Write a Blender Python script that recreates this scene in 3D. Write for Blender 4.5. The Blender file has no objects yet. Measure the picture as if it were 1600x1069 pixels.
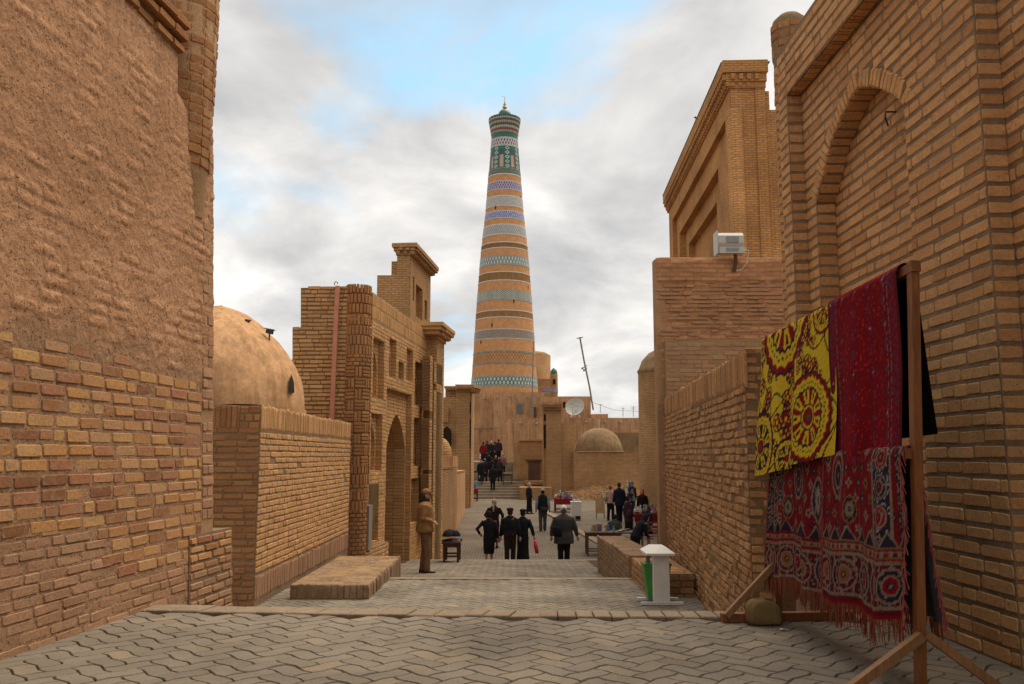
import bpy, bmesh, math, random
from math import sin, cos, pi, radians, sqrt, atan2, exp, floor
from mathutils import Vector, Matrix, noise as mnoise
from mathutils.geometry import tessellate_polygon
V3 = Vector
scene = bpy.context.scene
COL = scene.collection
R = random.Random(7)

# ------------------------------------------------------------------ camera
F, CX, CY, TILT, CAMZ = 1350.0, 800.0, 534.5, radians(7.5), 1.02
cd = bpy.data.cameras.new('camera'); cam = bpy.data.objects.new('camera', cd); COL.objects.link(cam)
cd.sensor_width = 36.0; cd.lens = 36.0 * F / 1600.0; cd.clip_start = 0.05; cd.clip_end = 3000
cam.location = (0, 0, CAMZ); cam.rotation_euler = (pi / 2 + TILT, 0, 0)
scene.camera = cam

# ------------------------------------------------------------------ sky and sun
SUN_EL, SUN_AZ = radians(66), radians(48)      # azimuth clockwise from +Y (the street's direction)
w = bpy.data.worlds.new('World'); scene.world = w; w.use_nodes = True
nt = w.node_tree; nt.nodes.clear()
def wn(t, **k):
    n = nt.nodes.new(t)
    for a, b in k.items(): setattr(n, a, b)
    return n
wo = wn('ShaderNodeOutputWorld'); bg = wn('ShaderNodeBackground')
sky = wn('ShaderNodeTexSky', sky_type='NISHITA', sun_disc=False, sun_elevation=SUN_EL, sun_rotation=SUN_AZ, air_density=1.0, dust_density=1.0)
skm = wn('ShaderNodeMix', data_type='RGBA', blend_type='MULTIPLY'); skm.inputs[0].default_value = 1
nt.links.new(sky.outputs[0], skm.inputs[6]); skm.inputs[7].default_value = (0.09, 0.09, 0.09, 1)
tc = wn('ShaderNodeTexCoord'); sp = wn('ShaderNodeSeparateXYZ'); nt.links.new(tc.outputs['Generated'], sp.inputs[0])
def wm(op, a, b=None):
    n = wn('ShaderNodeMath', operation=op)
    for i, q in enumerate((a, b)):
        if q is None: continue
        if isinstance(q, (int, float)): n.inputs[i].default_value = q
        else: nt.links.new(q, n.inputs[i])
    return n.outputs[0]
zc = wm('ADD', wm('MAXIMUM', sp.outputs[2], 0.0), 0.32)
cb = wn('ShaderNodeCombineXYZ')
nt.links.new(wm('DIVIDE', sp.outputs[0], zc), cb.inputs[0]); nt.links.new(wm('DIVIDE', sp.outputs[1], zc), cb.inputs[1])
def wnoise(scale, detail, rough, loc, dist=0.0):
    mp = wn('ShaderNodeMapping'); mp.inputs['Location'].default_value = loc
    nt.links.new(cb.outputs[0], mp.inputs[0])
    n = wn('ShaderNodeTexNoise'); n.inputs['Scale'].default_value = scale; n.inputs['Detail'].default_value = detail
    n.inputs['Roughness'].default_value = rough; n.inputs['Distortion'].default_value = dist
    nt.links.new(mp.outputs[0], n.inputs['Vector']); return n.outputs[0]
def wramp(fac, pts):
    r = wn('ShaderNodeValToRGB'); el = r.color_ramp.elements
    while len(el) < len(pts): el.new(0.5)
    for e, (p, c) in zip(el, pts): e.position = p; e.color = (c[0], c[1], c[2], 1)
    nt.links.new(fac, r.inputs[0]); return r.outputs[0]
cl_body = wramp(wnoise(2.3, 8, 0.56, (3.1, 0.4, 0.0), 0.3), [(0.31, (0.202, 0.202, 0.208)), (0.43, (0.264, 0.26, 0.258)), (0.53, (0.328, 0.32, 0.311)), (0.66, (0.43, 0.418, 0.40))])
cl_gap = wramp(wnoise(1.15, 6, 0.54, (0.92, 0.25, 0.0), 0.4), [(0.32, (0, 0, 0)), (0.43, (1, 1, 1))])
skb = wn('ShaderNodeMix', data_type='RGBA'); skb.inputs[0].default_value = 0.6
nt.links.new(skm.outputs[2], skb.inputs[6]); skb.inputs[7].default_value = (0.18, 0.335, 0.415, 1)
mx = wn('ShaderNodeMix', data_type='RGBA'); nt.links.new(cl_gap, mx.inputs[0])
nt.links.new(skb.outputs[2], mx.inputs[6]); nt.links.new(cl_body, mx.inputs[7])
nt.links.new(mx.outputs[2], bg.inputs[0]); bg.inputs[1].default_value = 1.0
nt.links.new(bg.outputs[0], wo.inputs[0])
sl = bpy.data.lights.new('sun', 'SUN'); sl.energy = 1.5; sl.angle = radians(50); sl.color = (1.0, 0.90, 0.75)
so = bpy.data.objects.new('sun', sl); COL.objects.link(so); so.location = (30, -10, 60)
sd = V3((sin(SUN_AZ) * cos(SUN_EL), cos(SUN_AZ) * cos(SUN_EL), sin(SUN_EL)))
so.rotation_euler = (-sd).to_track_quat('-Z', 'Y').to_euler()
vs = scene.view_settings; vs.view_transform = 'Standard'; vs.look = 'None'; vs.exposure = 1.38; vs.gamma = 1.0
vs.use_curve_mapping = False
scene.cycles.use_denoising = True; scene.cycles.max_bounces = 6; scene.cycles.diffuse_bounces = 4

# ------------------------------------------------------------------ photo geometry helpers (camera calibration)
def ray(px, py):
    u = (px - CX) / F; v = (CY - py) / F
    return V3((u, cos(TILT) - v * sin(TILT), sin(TILT) + v * cos(TILT)))
def at(px, py, d):
    r = ray(px, py); s = d / r.y
    return V3((r.x * s, d, r.z * s + CAMZ))
def on_z(px, py, z):
    r = ray(px, py); s = (z - CAMZ) / r.z
    return V3((r.x * s, r.y * s, z))
def proj(p):
    x, y, z = p[0], p[1], p[2] - CAMZ
    dep = y * cos(TILT) + z * sin(TILT); up = -y * sin(TILT) + z * cos(TILT)
    if dep < 0.05: return None
    return (CX + F * x / dep, CY - F * up / dep, dep)

# ------------------------------------------------------------------ materials
def S(r, g, b):
    f = lambda c: (c / 255 / 12.92) if c / 255 <= 0.04045 else ((c / 255 + 0.055) / 1.055) ** 2.4
    return (f(r), f(g), f(b))
class NT:
    def __init__(s, name, rough=0.9, spec=0.25):
        s.m = bpy.data.materials.new(name); s.m.use_nodes = True; s.t = s.m.node_tree
        s.b = s.t.nodes['Principled BSDF']; s.b.inputs['Roughness'].default_value = rough
        s.b.inputs['Specular IOR Level'].default_value = spec
    def n(s, t, **k):
        n = s.t.nodes.new(t)
        for a, b in k.items(): setattr(n, a, b)
        return n
    def L(s, a, b): s.t.links.new(a, b)
    def math(s, op, a, b=None, clamp=False):
        n = s.n('ShaderNodeMath', operation=op, use_clamp=clamp)
        for i, q in enumerate((a, b)):
            if q is None: continue
            if isinstance(q, (int, float)): n.inputs[i].default_value = q
            else: s.L(q, n.inputs[i])
        return n.outputs[0]
    def noise(s, scale, detail=4, rough=0.55, vec=None, dist=0.0, stretch=None):
        n = s.n('ShaderNodeTexNoise'); n.inputs['Scale'].default_value = scale; n.inputs['Detail'].default_value = detail
        n.inputs['Roughness'].default_value = rough; n.inputs['Distortion'].default_value = dist
        v = vec if vec is not None else s.pos()
        if stretch:
            mp = s.n('ShaderNodeMapping'); mp.inputs['Scale'].default_value = stretch; s.L(v, mp.inputs[0]); v = mp.outputs[0]
        s.L(v, n.inputs['Vector']); return n.outputs[0]
    def pos(s):
        if not hasattr(s, '_g'): s._g = s.n('ShaderNodeNewGeometry')
        return s._g.outputs['Position']
    def geo(s): s.pos(); return s._g
    def ramp(s, fac, pts, interp='LINEAR'):
        r = s.n('ShaderNodeValToRGB'); el = r.color_ramp.elements; r.color_ramp.interpolation = interp
        while len(el) < len(pts): el.new(0.5)
        for e, (p, c) in zip(el, pts):
            e.position = p; c = (c, c, c) if isinstance(c, (int, float)) else c; e.color = (c[0], c[1], c[2], 1)
        s.L(fac, r.inputs[0]); return r.outputs[0]
    def mix(s, a, b, fac=0.5, mode='MIX'):
        n = s.n('ShaderNodeMix', data_type='RGBA', blend_type=mode)
        for i, q in ((0, fac), (6, a), (7, b)):
            if isinstance(q, (int, float)): n.inputs[i].default_value = q
            elif isinstance(q, tuple): n.inputs[i].default_value = (q[0], q[1], q[2], 1)
            else: s.L(q, n.inputs[i])
        return n.outputs[2]
    def color(s, c):
        if isinstance(c, tuple): s.b.inputs['Base Color'].default_value = (c[0], c[1], c[2], 1)
        else: s.L(c, s.b.inputs['Base Color'])
    def bump(s, h, strength=0.5, dist=0.01):
        n = s.n('ShaderNodeBump'); n.inputs['Strength'].default_value = strength; n.inputs['Distance'].default_value = dist
        s.L(h, n.inputs['Height'])
        if s.b.inputs['Normal'].links: s.L(s.b.inputs['Normal'].links[0].from_socket, n.inputs['Normal'])
        s.L(n.outputs[0], s.b.inputs['Normal'])
    def uv(s): return s.n('ShaderNodeTexCoord').outputs['UV']

def brick_mat(name, cols, dirt=0.35, grain=0.35, dirtcol=(0.16, 0.11, 0.07), bump=0.6, smear=None, smear_amt=0.8):
    """each brick its own tone (per mesh island and per object), pitted, with broad weathering"""
    t = NT(name, 0.93, 0.15)
    oi = t.n('ShaderNodeObjectInfo')
    r = t.math('FRACT', t.math('ADD', t.geo().outputs['Random Per Island'], t.math('MULTIPLY', oi.outputs['Random'], 7.31)))
    n = len(cols)
    base = t.ramp(r, [(i / (n - 1), c) for i, c in enumerate(cols)])
    g = t.noise(45, 6, 0.7)
    c = t.mix(base, t.ramp(g, [(0.25, 1 - grain), (0.75, 1 + grain * 0.45)]), 1.0, 'MULTIPLY')
    pit = t.noise(160, 3, 0.5)
    c = t.mix(c, t.ramp(pit, [(0.30, 0.45), (0.40, 1.0)]), 0.7, 'MULTIPLY')
    p2 = t.noise(58, 2, 0.45)
    c = t.mix(c, t.ramp(p2, [(0.27, 0.38), (0.335, 1.0)]), 0.85, 'MULTIPLY')
    d = t.noise(1.7, 6, 0.62, dist=0.6)
    c = t.mix(c, dirtcol, t.math('MULTIPLY', t.ramp(d, [(0.45, 0.0), (0.75, 1.0)]), dirt))
    if smear: c = t.mix(c, smear, t.math('MULTIPLY', t.ramp(t.noise(11, 6, 0.65, dist=0.8), [(0.50, 0.0), (0.64, 1.0)]), smear_amt))
    t.color(c)
    t.bump(g, bump, 0.012); t.bump(pit, 0.5, 0.004); t.bump(t.ramp(p2, [(0.27, 0.0), (0.34, 1.0)]), 0.5, 0.006)
    return t.m
def mud_mat(name, c0, c1, c2, scale=1.0, bump=0.6, straw=0.3, tint=False, streak=0.0):
    """mortar, clay plaster, adobe"""
    t = NT(name, 0.96, 0.1)
    a = t.noise(1.3 * scale, 7, 0.6, dist=0.5); b = t.noise(24 * scale, 6, 0.7); f = t.noise(130 * scale, 4, 0.6)
    c = t.ramp(a, [(0.28, c0), (0.5, c1), (0.72, c2)])
    c = t.mix(c, t.ramp(b, [(0.25, 0.74), (0.75, 1.18)]), 1.0, 'MULTIPLY')
    c = t.mix(c, t.ramp(f, [(0.3, 1 - straw), (0.7, 1 + straw * 0.5)]), 1.0, 'MULTIPLY')
    if streak:   # rain runs and patched areas
        c = t.mix(c, t.ramp(t.noise(3.0, 6, 0.65, stretch=(2.2, 2.2, 0.22)), [(0.36, 1 - streak), (0.58, 1.06)]), 1.0, 'MULTIPLY')
        c = t.mix(c, t.ramp(t.noise(0.9, 3, 0.5, dist=1.2), [(0.47, 1.0), (0.50, 1 + streak * 0.35)]), 1.0, 'MULTIPLY')
    if tint:
        pk = t.noise(46, 3, 0.5); c = t.mix(c, t.ramp(pk, [(0.30, 0.45), (0.37, 1.0)]), 0.8, 'MULTIPLY'); t.bump(t.ramp(pk, [(0.28, 0.0), (0.40, 1.0)]), 0.7, 0.012)
        fk = t.noise(16, 4, 0.6, stretch=(1, 1, 2.6)); c = t.mix(c, t.ramp(fk, [(0.60, 1.0), (0.66, 1.22)]), 1.0, 'MULTIPLY')
    if tint: c = t.mix(c, t.n('ShaderNodeVertexColor', layer_name='Col').outputs[0], 1.0, 'MULTIPLY')
    t.color(c); t.bump(b, bump, 0.02); t.bump(f, bump * 0.7, 0.006)
    return t.m
def coursed_mat(name, cols, mortar, L=0.27, H=0.08, gap=0.012, rough_scale=1.0, mort_amt=1.0, dirt=0.3):
    """far masonry: courses from a brick texture laid in metres on the UVs"""
    t = NT(name, 0.94, 0.12)
    br = t.n('ShaderNodeTexBrick'); br.inputs['Scale'].default_value = 1.0
    br.inputs['Brick Width'].default_value = L; br.inputs['Row Height'].default_value = H
    br.inputs['Mortar Size'].default_value = gap; br.inputs['Mortar Smooth'].default_value = 0.3
    br.inputs['Color1'].default_value = (*cols[0], 1); br.inputs['Color2'].default_value = (*cols[1], 1); br.inputs['Mortar'].default_value = (*mortar, 1)
    wv = t.n('ShaderNodeVectorMath', operation='ADD'); nz = t.n('ShaderNodeTexNoise'); nz.inputs['Scale'].default_value = 3.0
    uv = t.uv(); sc = t.n('ShaderNodeVectorMath', operation='SCALE'); sc.inputs[3].default_value = 0.035 * rough_scale
    t.L(nz.outputs[1], sc.inputs[0]); t.L(uv, wv.inputs[0]); t.L(sc.outputs[0], wv.inputs[1]); t.L(wv.outputs[0], br.inputs[0])
    a = t.noise(0.5, 6, 0.6, dist=0.4); b = t.noise(9, 5, 0.7)
    c = t.mix(br.outputs[0], t.ramp(a, [(0.3, 0.72), (0.7, 1.15)]), 1.0, 'MULTIPLY')
    c = t.mix(c, t.ramp(b, [(0.3, 0.75), (0.7, 1.2)]), dirt * 2, 'MULTIPLY')
    t.color(c); t.bump(t.math('SUBTRACT', 1.0, br.outputs[1]), 0.8, 0.02); t.bump(b, 0.4, 0.02)
    return t.m
def plain(name, c, rough=0.7, spec=0.3, var=0.12, scale=14, metal=0.0, bump=0.15):
    t = NT(name, rough, spec); n = t.noise(scale, 5, 0.6)
    t.color(t.mix(c, t.ramp(n, [(0.3, 1 - var), (0.7, 1 + var)]), 1.0, 'MULTIPLY'))
    if bump: t.bump(n, bump, 0.005)
    t.b.inputs['Metallic'].default_value = metal
    return t.m
def cloth(name, c, var=0.2):
    t = NT(name, 0.95, 0.1); n = t.noise(9, 4, 0.6); f = t.noise(160, 2, 0.5)
    k = t.mix(c, t.ramp(n, [(0.3, 1 - var), (0.7, 1 + var)]), 1.0, 'MULTIPLY')
    t.color(k); t.bump(n, 0.6, 0.03); t.bump(f, 0.3, 0.003)
    return t.m
def vcol_mat(name, rough=0.9, spec=0.1, grain=0.2, gscale=90, bump=0.4):
    t = NT(name, rough, spec); a = t.n('ShaderNodeVertexColor', layer_name='Col'); n = t.noise(gscale, 3, 0.6)
    t.color(t.mix(a.outputs[0], t.ramp(n, [(0.3, 1 - grain), (0.7, 1 + grain)]), 1.0, 'MULTIPLY'))
    if bump: t.bump(n, bump, 0.004)
    return t.m
def wood(name, c0, c1, rough=0.6):
    t = NT(name, rough, 0.3); n = t.noise(14, 5, 0.6, stretch=(6, 6, 0.7)); b = t.noise(3, 4, 0.6)
    c = t.ramp(n, [(0.3, c0), (0.7, c1)])
    t.color(t.mix(c, t.ramp(b, [(0.3, 0.7), (0.7, 1.15)]), 1.0, 'MULTIPLY')); t.bump(n, 0.3, 0.004)
    return t.m
_cm = {}
def cloth_c(c):
    k = tuple(round(x, 3) for x in c)
    if k not in _cm: _cm[k] = cloth('cloth', k)
    return _cm[k]
_pm = {}
def paint_c(c, rough=0.5):
    k = tuple(round(x, 3) for x in c) + (rough,)
    if k not in _pm: _pm[k] = plain('painted', k[:3], rough, 0.35, 0.08, 20)
    return _pm[k]

# ------------------------------------------------------------------ mesh building
class MB:
    def __init__(s): s.v = []; s.f = []; s.uv = []; s.col = None
    def q(s, pts, uvs=None):
        i = len(s.v); s.v += [tuple(p) for p in pts]; s.f.append(tuple(range(i, i + len(pts))))
        if uvs is None:
            p0 = V3(pts[0]); e = V3(pts[1]) - p0; n = e.cross(V3(pts[2]) - p0)
            if n.length < 1e-12: n = V3((0, 0, 1))
            n.normalize()
            ax = V3((0, 0, 1)).cross(n)
            if ax.length < 0.2: ax = V3((1, 0, 0))
            ax.normalize(); ay = n.cross(ax)
            uvs = [(V3(p).dot(ax), V3(p).dot(ay)) for p in pts]
        s.uv.append(uvs)
    def hexa(s, p):     # p: 8 corners, bottom 0-3 ccw seen from above, top 4-7
        for k in ((3, 2, 1, 0), (4, 5, 6, 7), (0, 1, 5, 4), (1, 2, 6, 5), (2, 3, 7, 6), (3, 0, 4, 7)): s.q([p[i] for i in k])
    def box(s, x0, x1, y0, y1, z0, z1):
        s.hexa([V3((x, y, z)) for z in (z0, z1) for x, y in ((x0, y0), (x1, y0), (x1, y1), (x0, y1))])
    def fbox(s, fr, a0, a1, b0, b1, c0, c1):
        # corners in a wall frame: a along, b up, c outwards
        P = [fr.p(a, b, c) for b in (b0, b1) for a, c in ((a0, c1), (a1, c1), (a1, c0), (a0, c0))]
        m = (P[1] - P[0]).cross(P[3] - P[0]).dot(P[4] - P[0])
        if m < 0: P = [P[i] for i in (3, 2, 1, 0, 7, 6, 5, 4)]
        s.hexa(P)
    def grid(s, fn, nu, nv, flip=False, closed=False, uvf=None):
        i0 = len(s.v)
        for j in range(nv + 1):
            for i in range(nu + (0 if closed else 1)): s.v.append(tuple(fn(i / nu, j / nv)))
        W = nu if closed else nu + 1
        for j in range(nv):
            for i in range(nu):
                a = i0 + j * W + i; b = i0 + j * W + (i + 1) % W; c = b + W; d = a + W
                s.f.append((a, d, c, b) if flip else (a, b, c, d))
                us = [(i / nu, j / nv), ((i + 1) / nu, j / nv), ((i + 1) / nu, (j + 1) / nv), (i / nu, (j + 1) / nv)]
                if uvf: us = [uvf(*q) for q in us]
                if flip: us = [us[0], us[3], us[2], us[1]]
                s.uv.append(us)
    def lathe(s, prof, c, seg=24, cap=True, a0=0, a1=2 * pi):
        full = abs(a1 - a0 - 2 * pi) < 1e-6
        rmax = max(r for r, z in prof); n = len(prof) - 1
        zs = [0]
        for k in range(n): zs.append(zs[-1] + sqrt((prof[k + 1][0] - prof[k][0]) ** 2 + (prof[k + 1][1] - prof[k][1]) ** 2))
        def fn(u, v):
            k = round(v * n); r, z = prof[k]; a = a0 + (a1 - a0) * u
            return (c[0] + r * cos(a), c[1] + r * sin(a), c[2] + z)
        s.grid(fn, seg, n, closed=full, uvf=lambda u, v: (u * (a1 - a0) * rmax, zs[round(v * n)]))
        if cap and full:
            for k, (r, z) in ((0, prof[0]), (n, prof[-1])):
                if r > 1e-4:
                    ring = [(c[0] + r * cos(2 * pi * i / seg), c[1] + r * sin(2 * pi * i / seg), c[2] + z) for i in range(seg)]
                    s.q(ring[::-1] if k == 0 else ring)
    def loft(s, rings, cap=True):   # rings: lists of points, equal length, closed
        n = len(rings[0]); i0 = len(s.v)
        for r in rings: s.v += [tuple(p) for p in r]
        for k in range(len(rings) - 1):
            for i in range(n):
                a = i0 + k * n + i; b = i0 + k * n + (i + 1) % n
                s.f.append((a, b, b + n, a + n)); s.uv.append([(i / n, k), ((i + 1) / n, k), ((i + 1) / n, k + 1), (i / n, k + 1)])
        if cap:
            s.f.append(tuple(i0 + i for i in reversed(range(n)))); s.uv.append([(0, 0)] * n)
            e = i0 + (len(rings) - 1) * n
            s.f.append(tuple(e + i for i in range(n))); s.uv.append([(0, 0)] * n)
    def tube(s, pts, rad, n=8, cap=True):
        pts = [V3(p) for p in pts]; rad = rad if isinstance(rad, (list, tuple)) else [rad] * len(pts); rings = []
        for k, p in enumerate(pts):
            d = (pts[min(k + 1, len(pts) - 1)] - pts[max(k - 1, 0)]).normalized()
            ref = V3((0, 0, 1)) if abs(d.z) < 0.9 else V3((0, 1, 0))
            x = ref.cross(d).normalized(); y = d.cross(x)
            rings.append([p + (x * cos(2 * pi * i / n) + y * sin(2 * pi * i / n)) * rad[k] for i in range(n)])
        s.loft(rings, cap)
    def bar(s, p0, p1, w, h, up=(0, 0, 1)):
        p0 = V3(p0); p1 = V3(p1); d = (p1 - p0).normalized(); u = V3(up)
        x = d.cross(u)
        if x.length < 0.05: x = d.cross(V3((0, 1, 0)))
        x.normalize(); y = x.cross(d)
        rg = [[p + x * (sx * w / 2) + y * (sy * h / 2) for sx, sy in ((-1, -1), (1, -1), (1, 1), (-1, 1))] for p in (p0, p1)]
        s.loft(rg)
    def ell(s, c, rx, ry, rz, nu=16, nv=10):
        s.grid(lambda u, v: (c[0] + rx * cos(2 * pi * u) * sin(pi * v + 1e-4), c[1] + ry * sin(2 * pi * u) * sin(pi * v + 1e-4), c[2] - rz * cos(pi * v)), nu, nv, closed=True)
    def poly(s, fr, loops, c=0.0, flip=False):   # flat polygon with holes, in a wall frame
        pts = [p for l in loops for p in l]
        tr = tessellate_polygon([[V3((p[0], p[1], 0)) for p in l] for l in loops])
        for t in tr:
            a = [pts[i] for i in t]
            ar = (a[1][0] - a[0][0]) * (a[2][1] - a[0][1]) - (a[2][0] - a[0][0]) * (a[1][1] - a[0][1])
            if abs(ar) < 1e-9: continue
            if ar < 0: a = [a[0], a[2], a[1]]
            if flip: a = [a[0], a[2], a[1]]
            s.q([fr.p(x, y, c) for x, y in a], [(x, y) for x, y in a])
    def rim(s, fr, loop, c0, c1):                # the walls of a recess or block edge
        acc = 0
        for k in range(len(loop)):
            (x0, y0), (x1, y1) = loop[k], loop[(k + 1) % len(loop)]
            l = sqrt((x1 - x0) ** 2 + (y1 - y0) ** 2)
            vert = abs(y1 - y0) > abs(x1 - x0)
            uv = [(c0, y0), (c0, y1), (c1, y1), (c1, y0)] if vert else [(acc, c0), (acc + l, c0), (acc + l, c1), (acc, c1)]
            s.q([fr.p(x0, y0, c0), fr.p(x1, y1, c0), fr.p(x1, y1, c1), fr.p(x0, y0, c1)], uv); acc += l
    def mesh(s, name, smooth=False):
        me = bpy.data.meshes.new(name); me.from_pydata(s.v, [], s.f)
        ul = me.uv_layers.new(name='UVMap'); flat = [x for f in s.uv for p in f for x in p]
        if len(flat) == 2 * len(me.loops): ul.data.foreach_set('uv', flat)
        if s.col:
            ca = me.color_attributes.new('Col', 'FLOAT_COLOR', 'POINT')
            ca.data.foreach_set('color', [x for c in s.col for x in (c[0], c[1], c[2], 1.0)])
        if smooth: me.polygons.foreach_set('use_smooth', [True] * len(me.polygons))
        me.update(); return me
    def build(s, name, mat, parent=None, smooth=False):
        me = s.mesh(name, smooth); me.materials.append(mat)
        return link(name, me, parent)
def link(name, me, parent=None, loc=None):
    o = bpy.data.objects.new(name, me); COL.objects.link(o)
    if parent is not None:
        o.parent = parent
        if loc is None: o.matrix_parent_inverse = parent_inv(parent)
    if loc is not None: o.location = loc
    return o
def wmat(p):
    m = Matrix.LocRotScale(p.location, p.rotation_euler, p.scale)
    return (wmat(p.parent) @ p.matrix_parent_inverse @ m) if p.parent is not None else m
def parent_inv(p): return wmat(p).inverted()
def tag(o, label=None, cat=None, group=None, kind=None):
    if label: o['label'] = label
    if cat: o['category'] = cat
    if group: o['group'] = group
    if kind: o['kind'] = kind
    return o
def thing(name, label, cat, loc=(0, 0, 0), rz=0.0, group=None):
    o = bpy.data.objects.new(name, None); COL.objects.link(o); o.location = loc; o.rotation_euler = (0, 0, rz)
    o.empty_display_size = 0.2
    return tag(o, label, cat, group)
def root(name, label, cat, p, group=None):      # things whose meshes are given in world coordinates
    return thing(name, label, cat, tuple(p), 0.0, group)
def part_root(name, parent, p):
    o = bpy.data.objects.new(name, None); COL.objects.link(o); o.empty_display_size = 0.1
    o.parent = parent; o.matrix_parent_inverse = parent_inv(parent); o.location = tuple(p); return o
class Fr:
    """a wall's own frame: a along the wall, b up it, c out of it"""
    def __init__(s, O, U, Vv=(0, 0, 1), N=None):
        s.O = V3(O); s.U = V3(U).normalized(); s.V = V3(Vv)
        s.N = V3(N).normalized() if N else s.U.cross(s.V).normalized()
    def p(s, a, b, c=0.0): return s.O + s.U * a + s.V * b + s.N * c
    def ab(s, px, py, c=0.0):
        r = ray(px, py); o = V3((0, 0, CAMZ)); n = s.U.cross(s.V)
        k = (s.O + s.N * c - o).dot(n) / r.dot(n); q = o + r * k - s.O - s.N * c
        b = q.z / s.V.z; return ((q - s.V * b).dot(s.U), b)
def rect(a0, b0, a1, b1): return [(a0, b0), (a1, b0), (a1, b1), (a0, b1)]
def arch(a0, a1, b0, bs, bt, n=9):
    """pointed arch loop: jambs from b0 to the springing bs, crown at bt"""
    m = (a0 + a1) / 2; h = (a1 - a0) / 2; pts = [(a0, b0), (a1, b0)]
    for k in range(n + 1):
        t = k / n; pts.append((m + h * (1 - t ** 1.0) * (1 + 0.28 * t * (1 - t)) , bs + (bt - bs) * (sin(t * pi / 2) ** 0.9 * 0.82 + 0.18 * t)))
    for k in range(n - 1, -1, -1):
        t = k / n; pts.append((m - h * (1 - t) * (1 + 0.28 * t * (1 - t)), bs + (bt - bs) * (sin(t * pi / 2) ** 0.9 * 0.82 + 0.18 * t)))
    return pts

# ------------------------------------------------------------------ bricks
def spans(loops, y):
    xs = []
    for l in loops:
        for k in range(len(l)):
            (x0, y0), (x1, y1) = l[k], l[(k + 1) % len(l)]
            if (y0 <= y) != (y1 <= y): xs.append(x0 + (y - y0) / (y1 - y0) * (x1 - x0))
    xs.sort(); return [(xs[i], xs[i + 1]) for i in range(0, len(xs) - 1, 2)]
def lay(fr, loops, c=0.0, H=0.08, L=0.27, jh=0.016, jv=0.012, out=0.010, rough=0.004, skip=0.0, b0=None, mixhead=0.25, keep=None, rnd=R):
    """running courses inside a polygon with holes; returns (centre, U, V, N, w, h, out)"""
    res = []; ys = [p[1] for p in loops[0]]; lo = min(ys) if b0 is None else b0; hi = max(ys); k = 0
    while lo + (k + 0.5) * H < hi:
        b = lo + (k + 0.5) * H
        for x0, x1 in spans(loops, b):
            x = x0; first = True
            while x < x1 - 0.03:
                l = L * (0.5 if rnd.random() < mixhead else 1.0) * rnd.uniform(0.93, 1.06)
                if first: l *= (0.5 if k % 2 else 1.0) * rnd.uniform(0.85, 1.0); first = False
                e = min(x + l, x1)
                if x1 - e < 0.05: e = x1
                w_ = e - x - jv * rnd.uniform(0.6, 1.4); a = (x + e) / 2; x = e
                if w_ < 0.025 or rnd.random() < skip: continue
                bb = b + rnd.uniform(-1, 1) * rough
                if keep and not keep(a, bb): continue
                res.append((fr.p(a, bb, c), fr.U, fr.V, fr.N, w_, H - jh * rnd.uniform(0.7, 1.35), max(0.002, out + rnd.uniform(-1, 1) * rough)))
        k += 1
    return res
def soldiers(fr, a0, a1, b0, b1, c=0.0, W=0.07, j=0.014, out=0.008, rough=0.003):
    res = []; a = a0
    while a < a1 - 0.02:
        e = min(a + W * R.uniform(0.9, 1.1), a1)
        res.append((fr.p((a + e) / 2, (b0 + b1) / 2 + R.uniform(-1, 1) * rough, c), fr.U, fr.V, fr.N, max(0.02, e - a - j), (b1 - b0) * R.uniform(0.95, 0.99), out + R.uniform(-1, 1) * rough)); a = e
    return res
def rim_bricks(fr, loop, c0, c1, H=0.08, j=0.014, out=0.006, sides=None):
    """bricks on the reveal of a recess (c0 front, c1 back)"""
    res = []; n = len(loop)
    for k in range(n):
        if sides and k not in sides: continue
        (x0, y0), (x1, y1) = loop[k], loop[(k + 1) % n]; l = sqrt((x1 - x0) ** 2 + (y1 - y0) ** 2)
        m = max(1, round(l / H)); t = fr.U * ((x1 - x0) / l) + fr.V * ((y1 - y0) / l)
        nn = t.cross(fr.N) * -1.0
        dep = abs(c0 - c1); cols = max(1, round(dep / 0.26))
        for i in range(m):
            for q in range(cols):
                s = (i + 0.5) / m; cc = c0 + (c1 - c0) * (q + 0.5) / cols
                pt = fr.p(x0 + (x1 - x0) * s, y0 + (y1 - y0) * s, cc)
                res.append((pt, fr.N, t, nn, dep / cols - j * (0.3 if cols == 1 else 1), l / m - j * R.uniform(0.7, 1.3), out + R.uniform(-0.003, 0.003)))
    return res
BT = []
for k in range(14):   # unit brick shapes: worn outlines with broken corners
    rr = random.Random(100 + k); J = lambda s: rr.uniform(-s, s)
    cx = [rr.uniform(0.015, 0.06) for _ in range(4)]; cy = [rr.uniform(0.08, 0.26) for _ in range(4)]
    o8 = [(-0.5, -0.5 + cy[0]), (-0.5 + cx[0], -0.5), (0.5 - cx[1], -0.5), (0.5, -0.5 + cy[1]), (0.5, 0.5 - cy[2]), (0.5 - cx[2], 0.5), (-0.5 + cx[3], 0.5), (-0.5, 0.5 - cy[3])]
    o8 = [(x * (1 + J(0.018)), y * (1 + J(0.09))) for x, y in o8]
    tl = (J(0.16), J(0.10))
    back = [(x, y, 0.0) for x, y in o8]
    mid = [(x, y, 0.66 + J(0.06)) for x, y in o8]
    top = [(x * (1 - rr.uniform(0.025, 0.06)), y * (1 - rr.uniform(0.10, 0.24)), 1.0 + tl[0] * x + tl[1] * y + J(0.03)) for x, y in o8]
    BT.append(back + mid + top)
NB = len(BT)
BF = [tuple(range(16, 24))] + [(8 + i, 8 + (i + 1) % 8, 16 + (i + 1) % 8, 16 + i) for i in range(8)] + [(i, (i + 1) % 8, 8 + (i + 1) % 8, 8 + i) for i in range(8)]
BEMB = 0.018
_bt = {}
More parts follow.
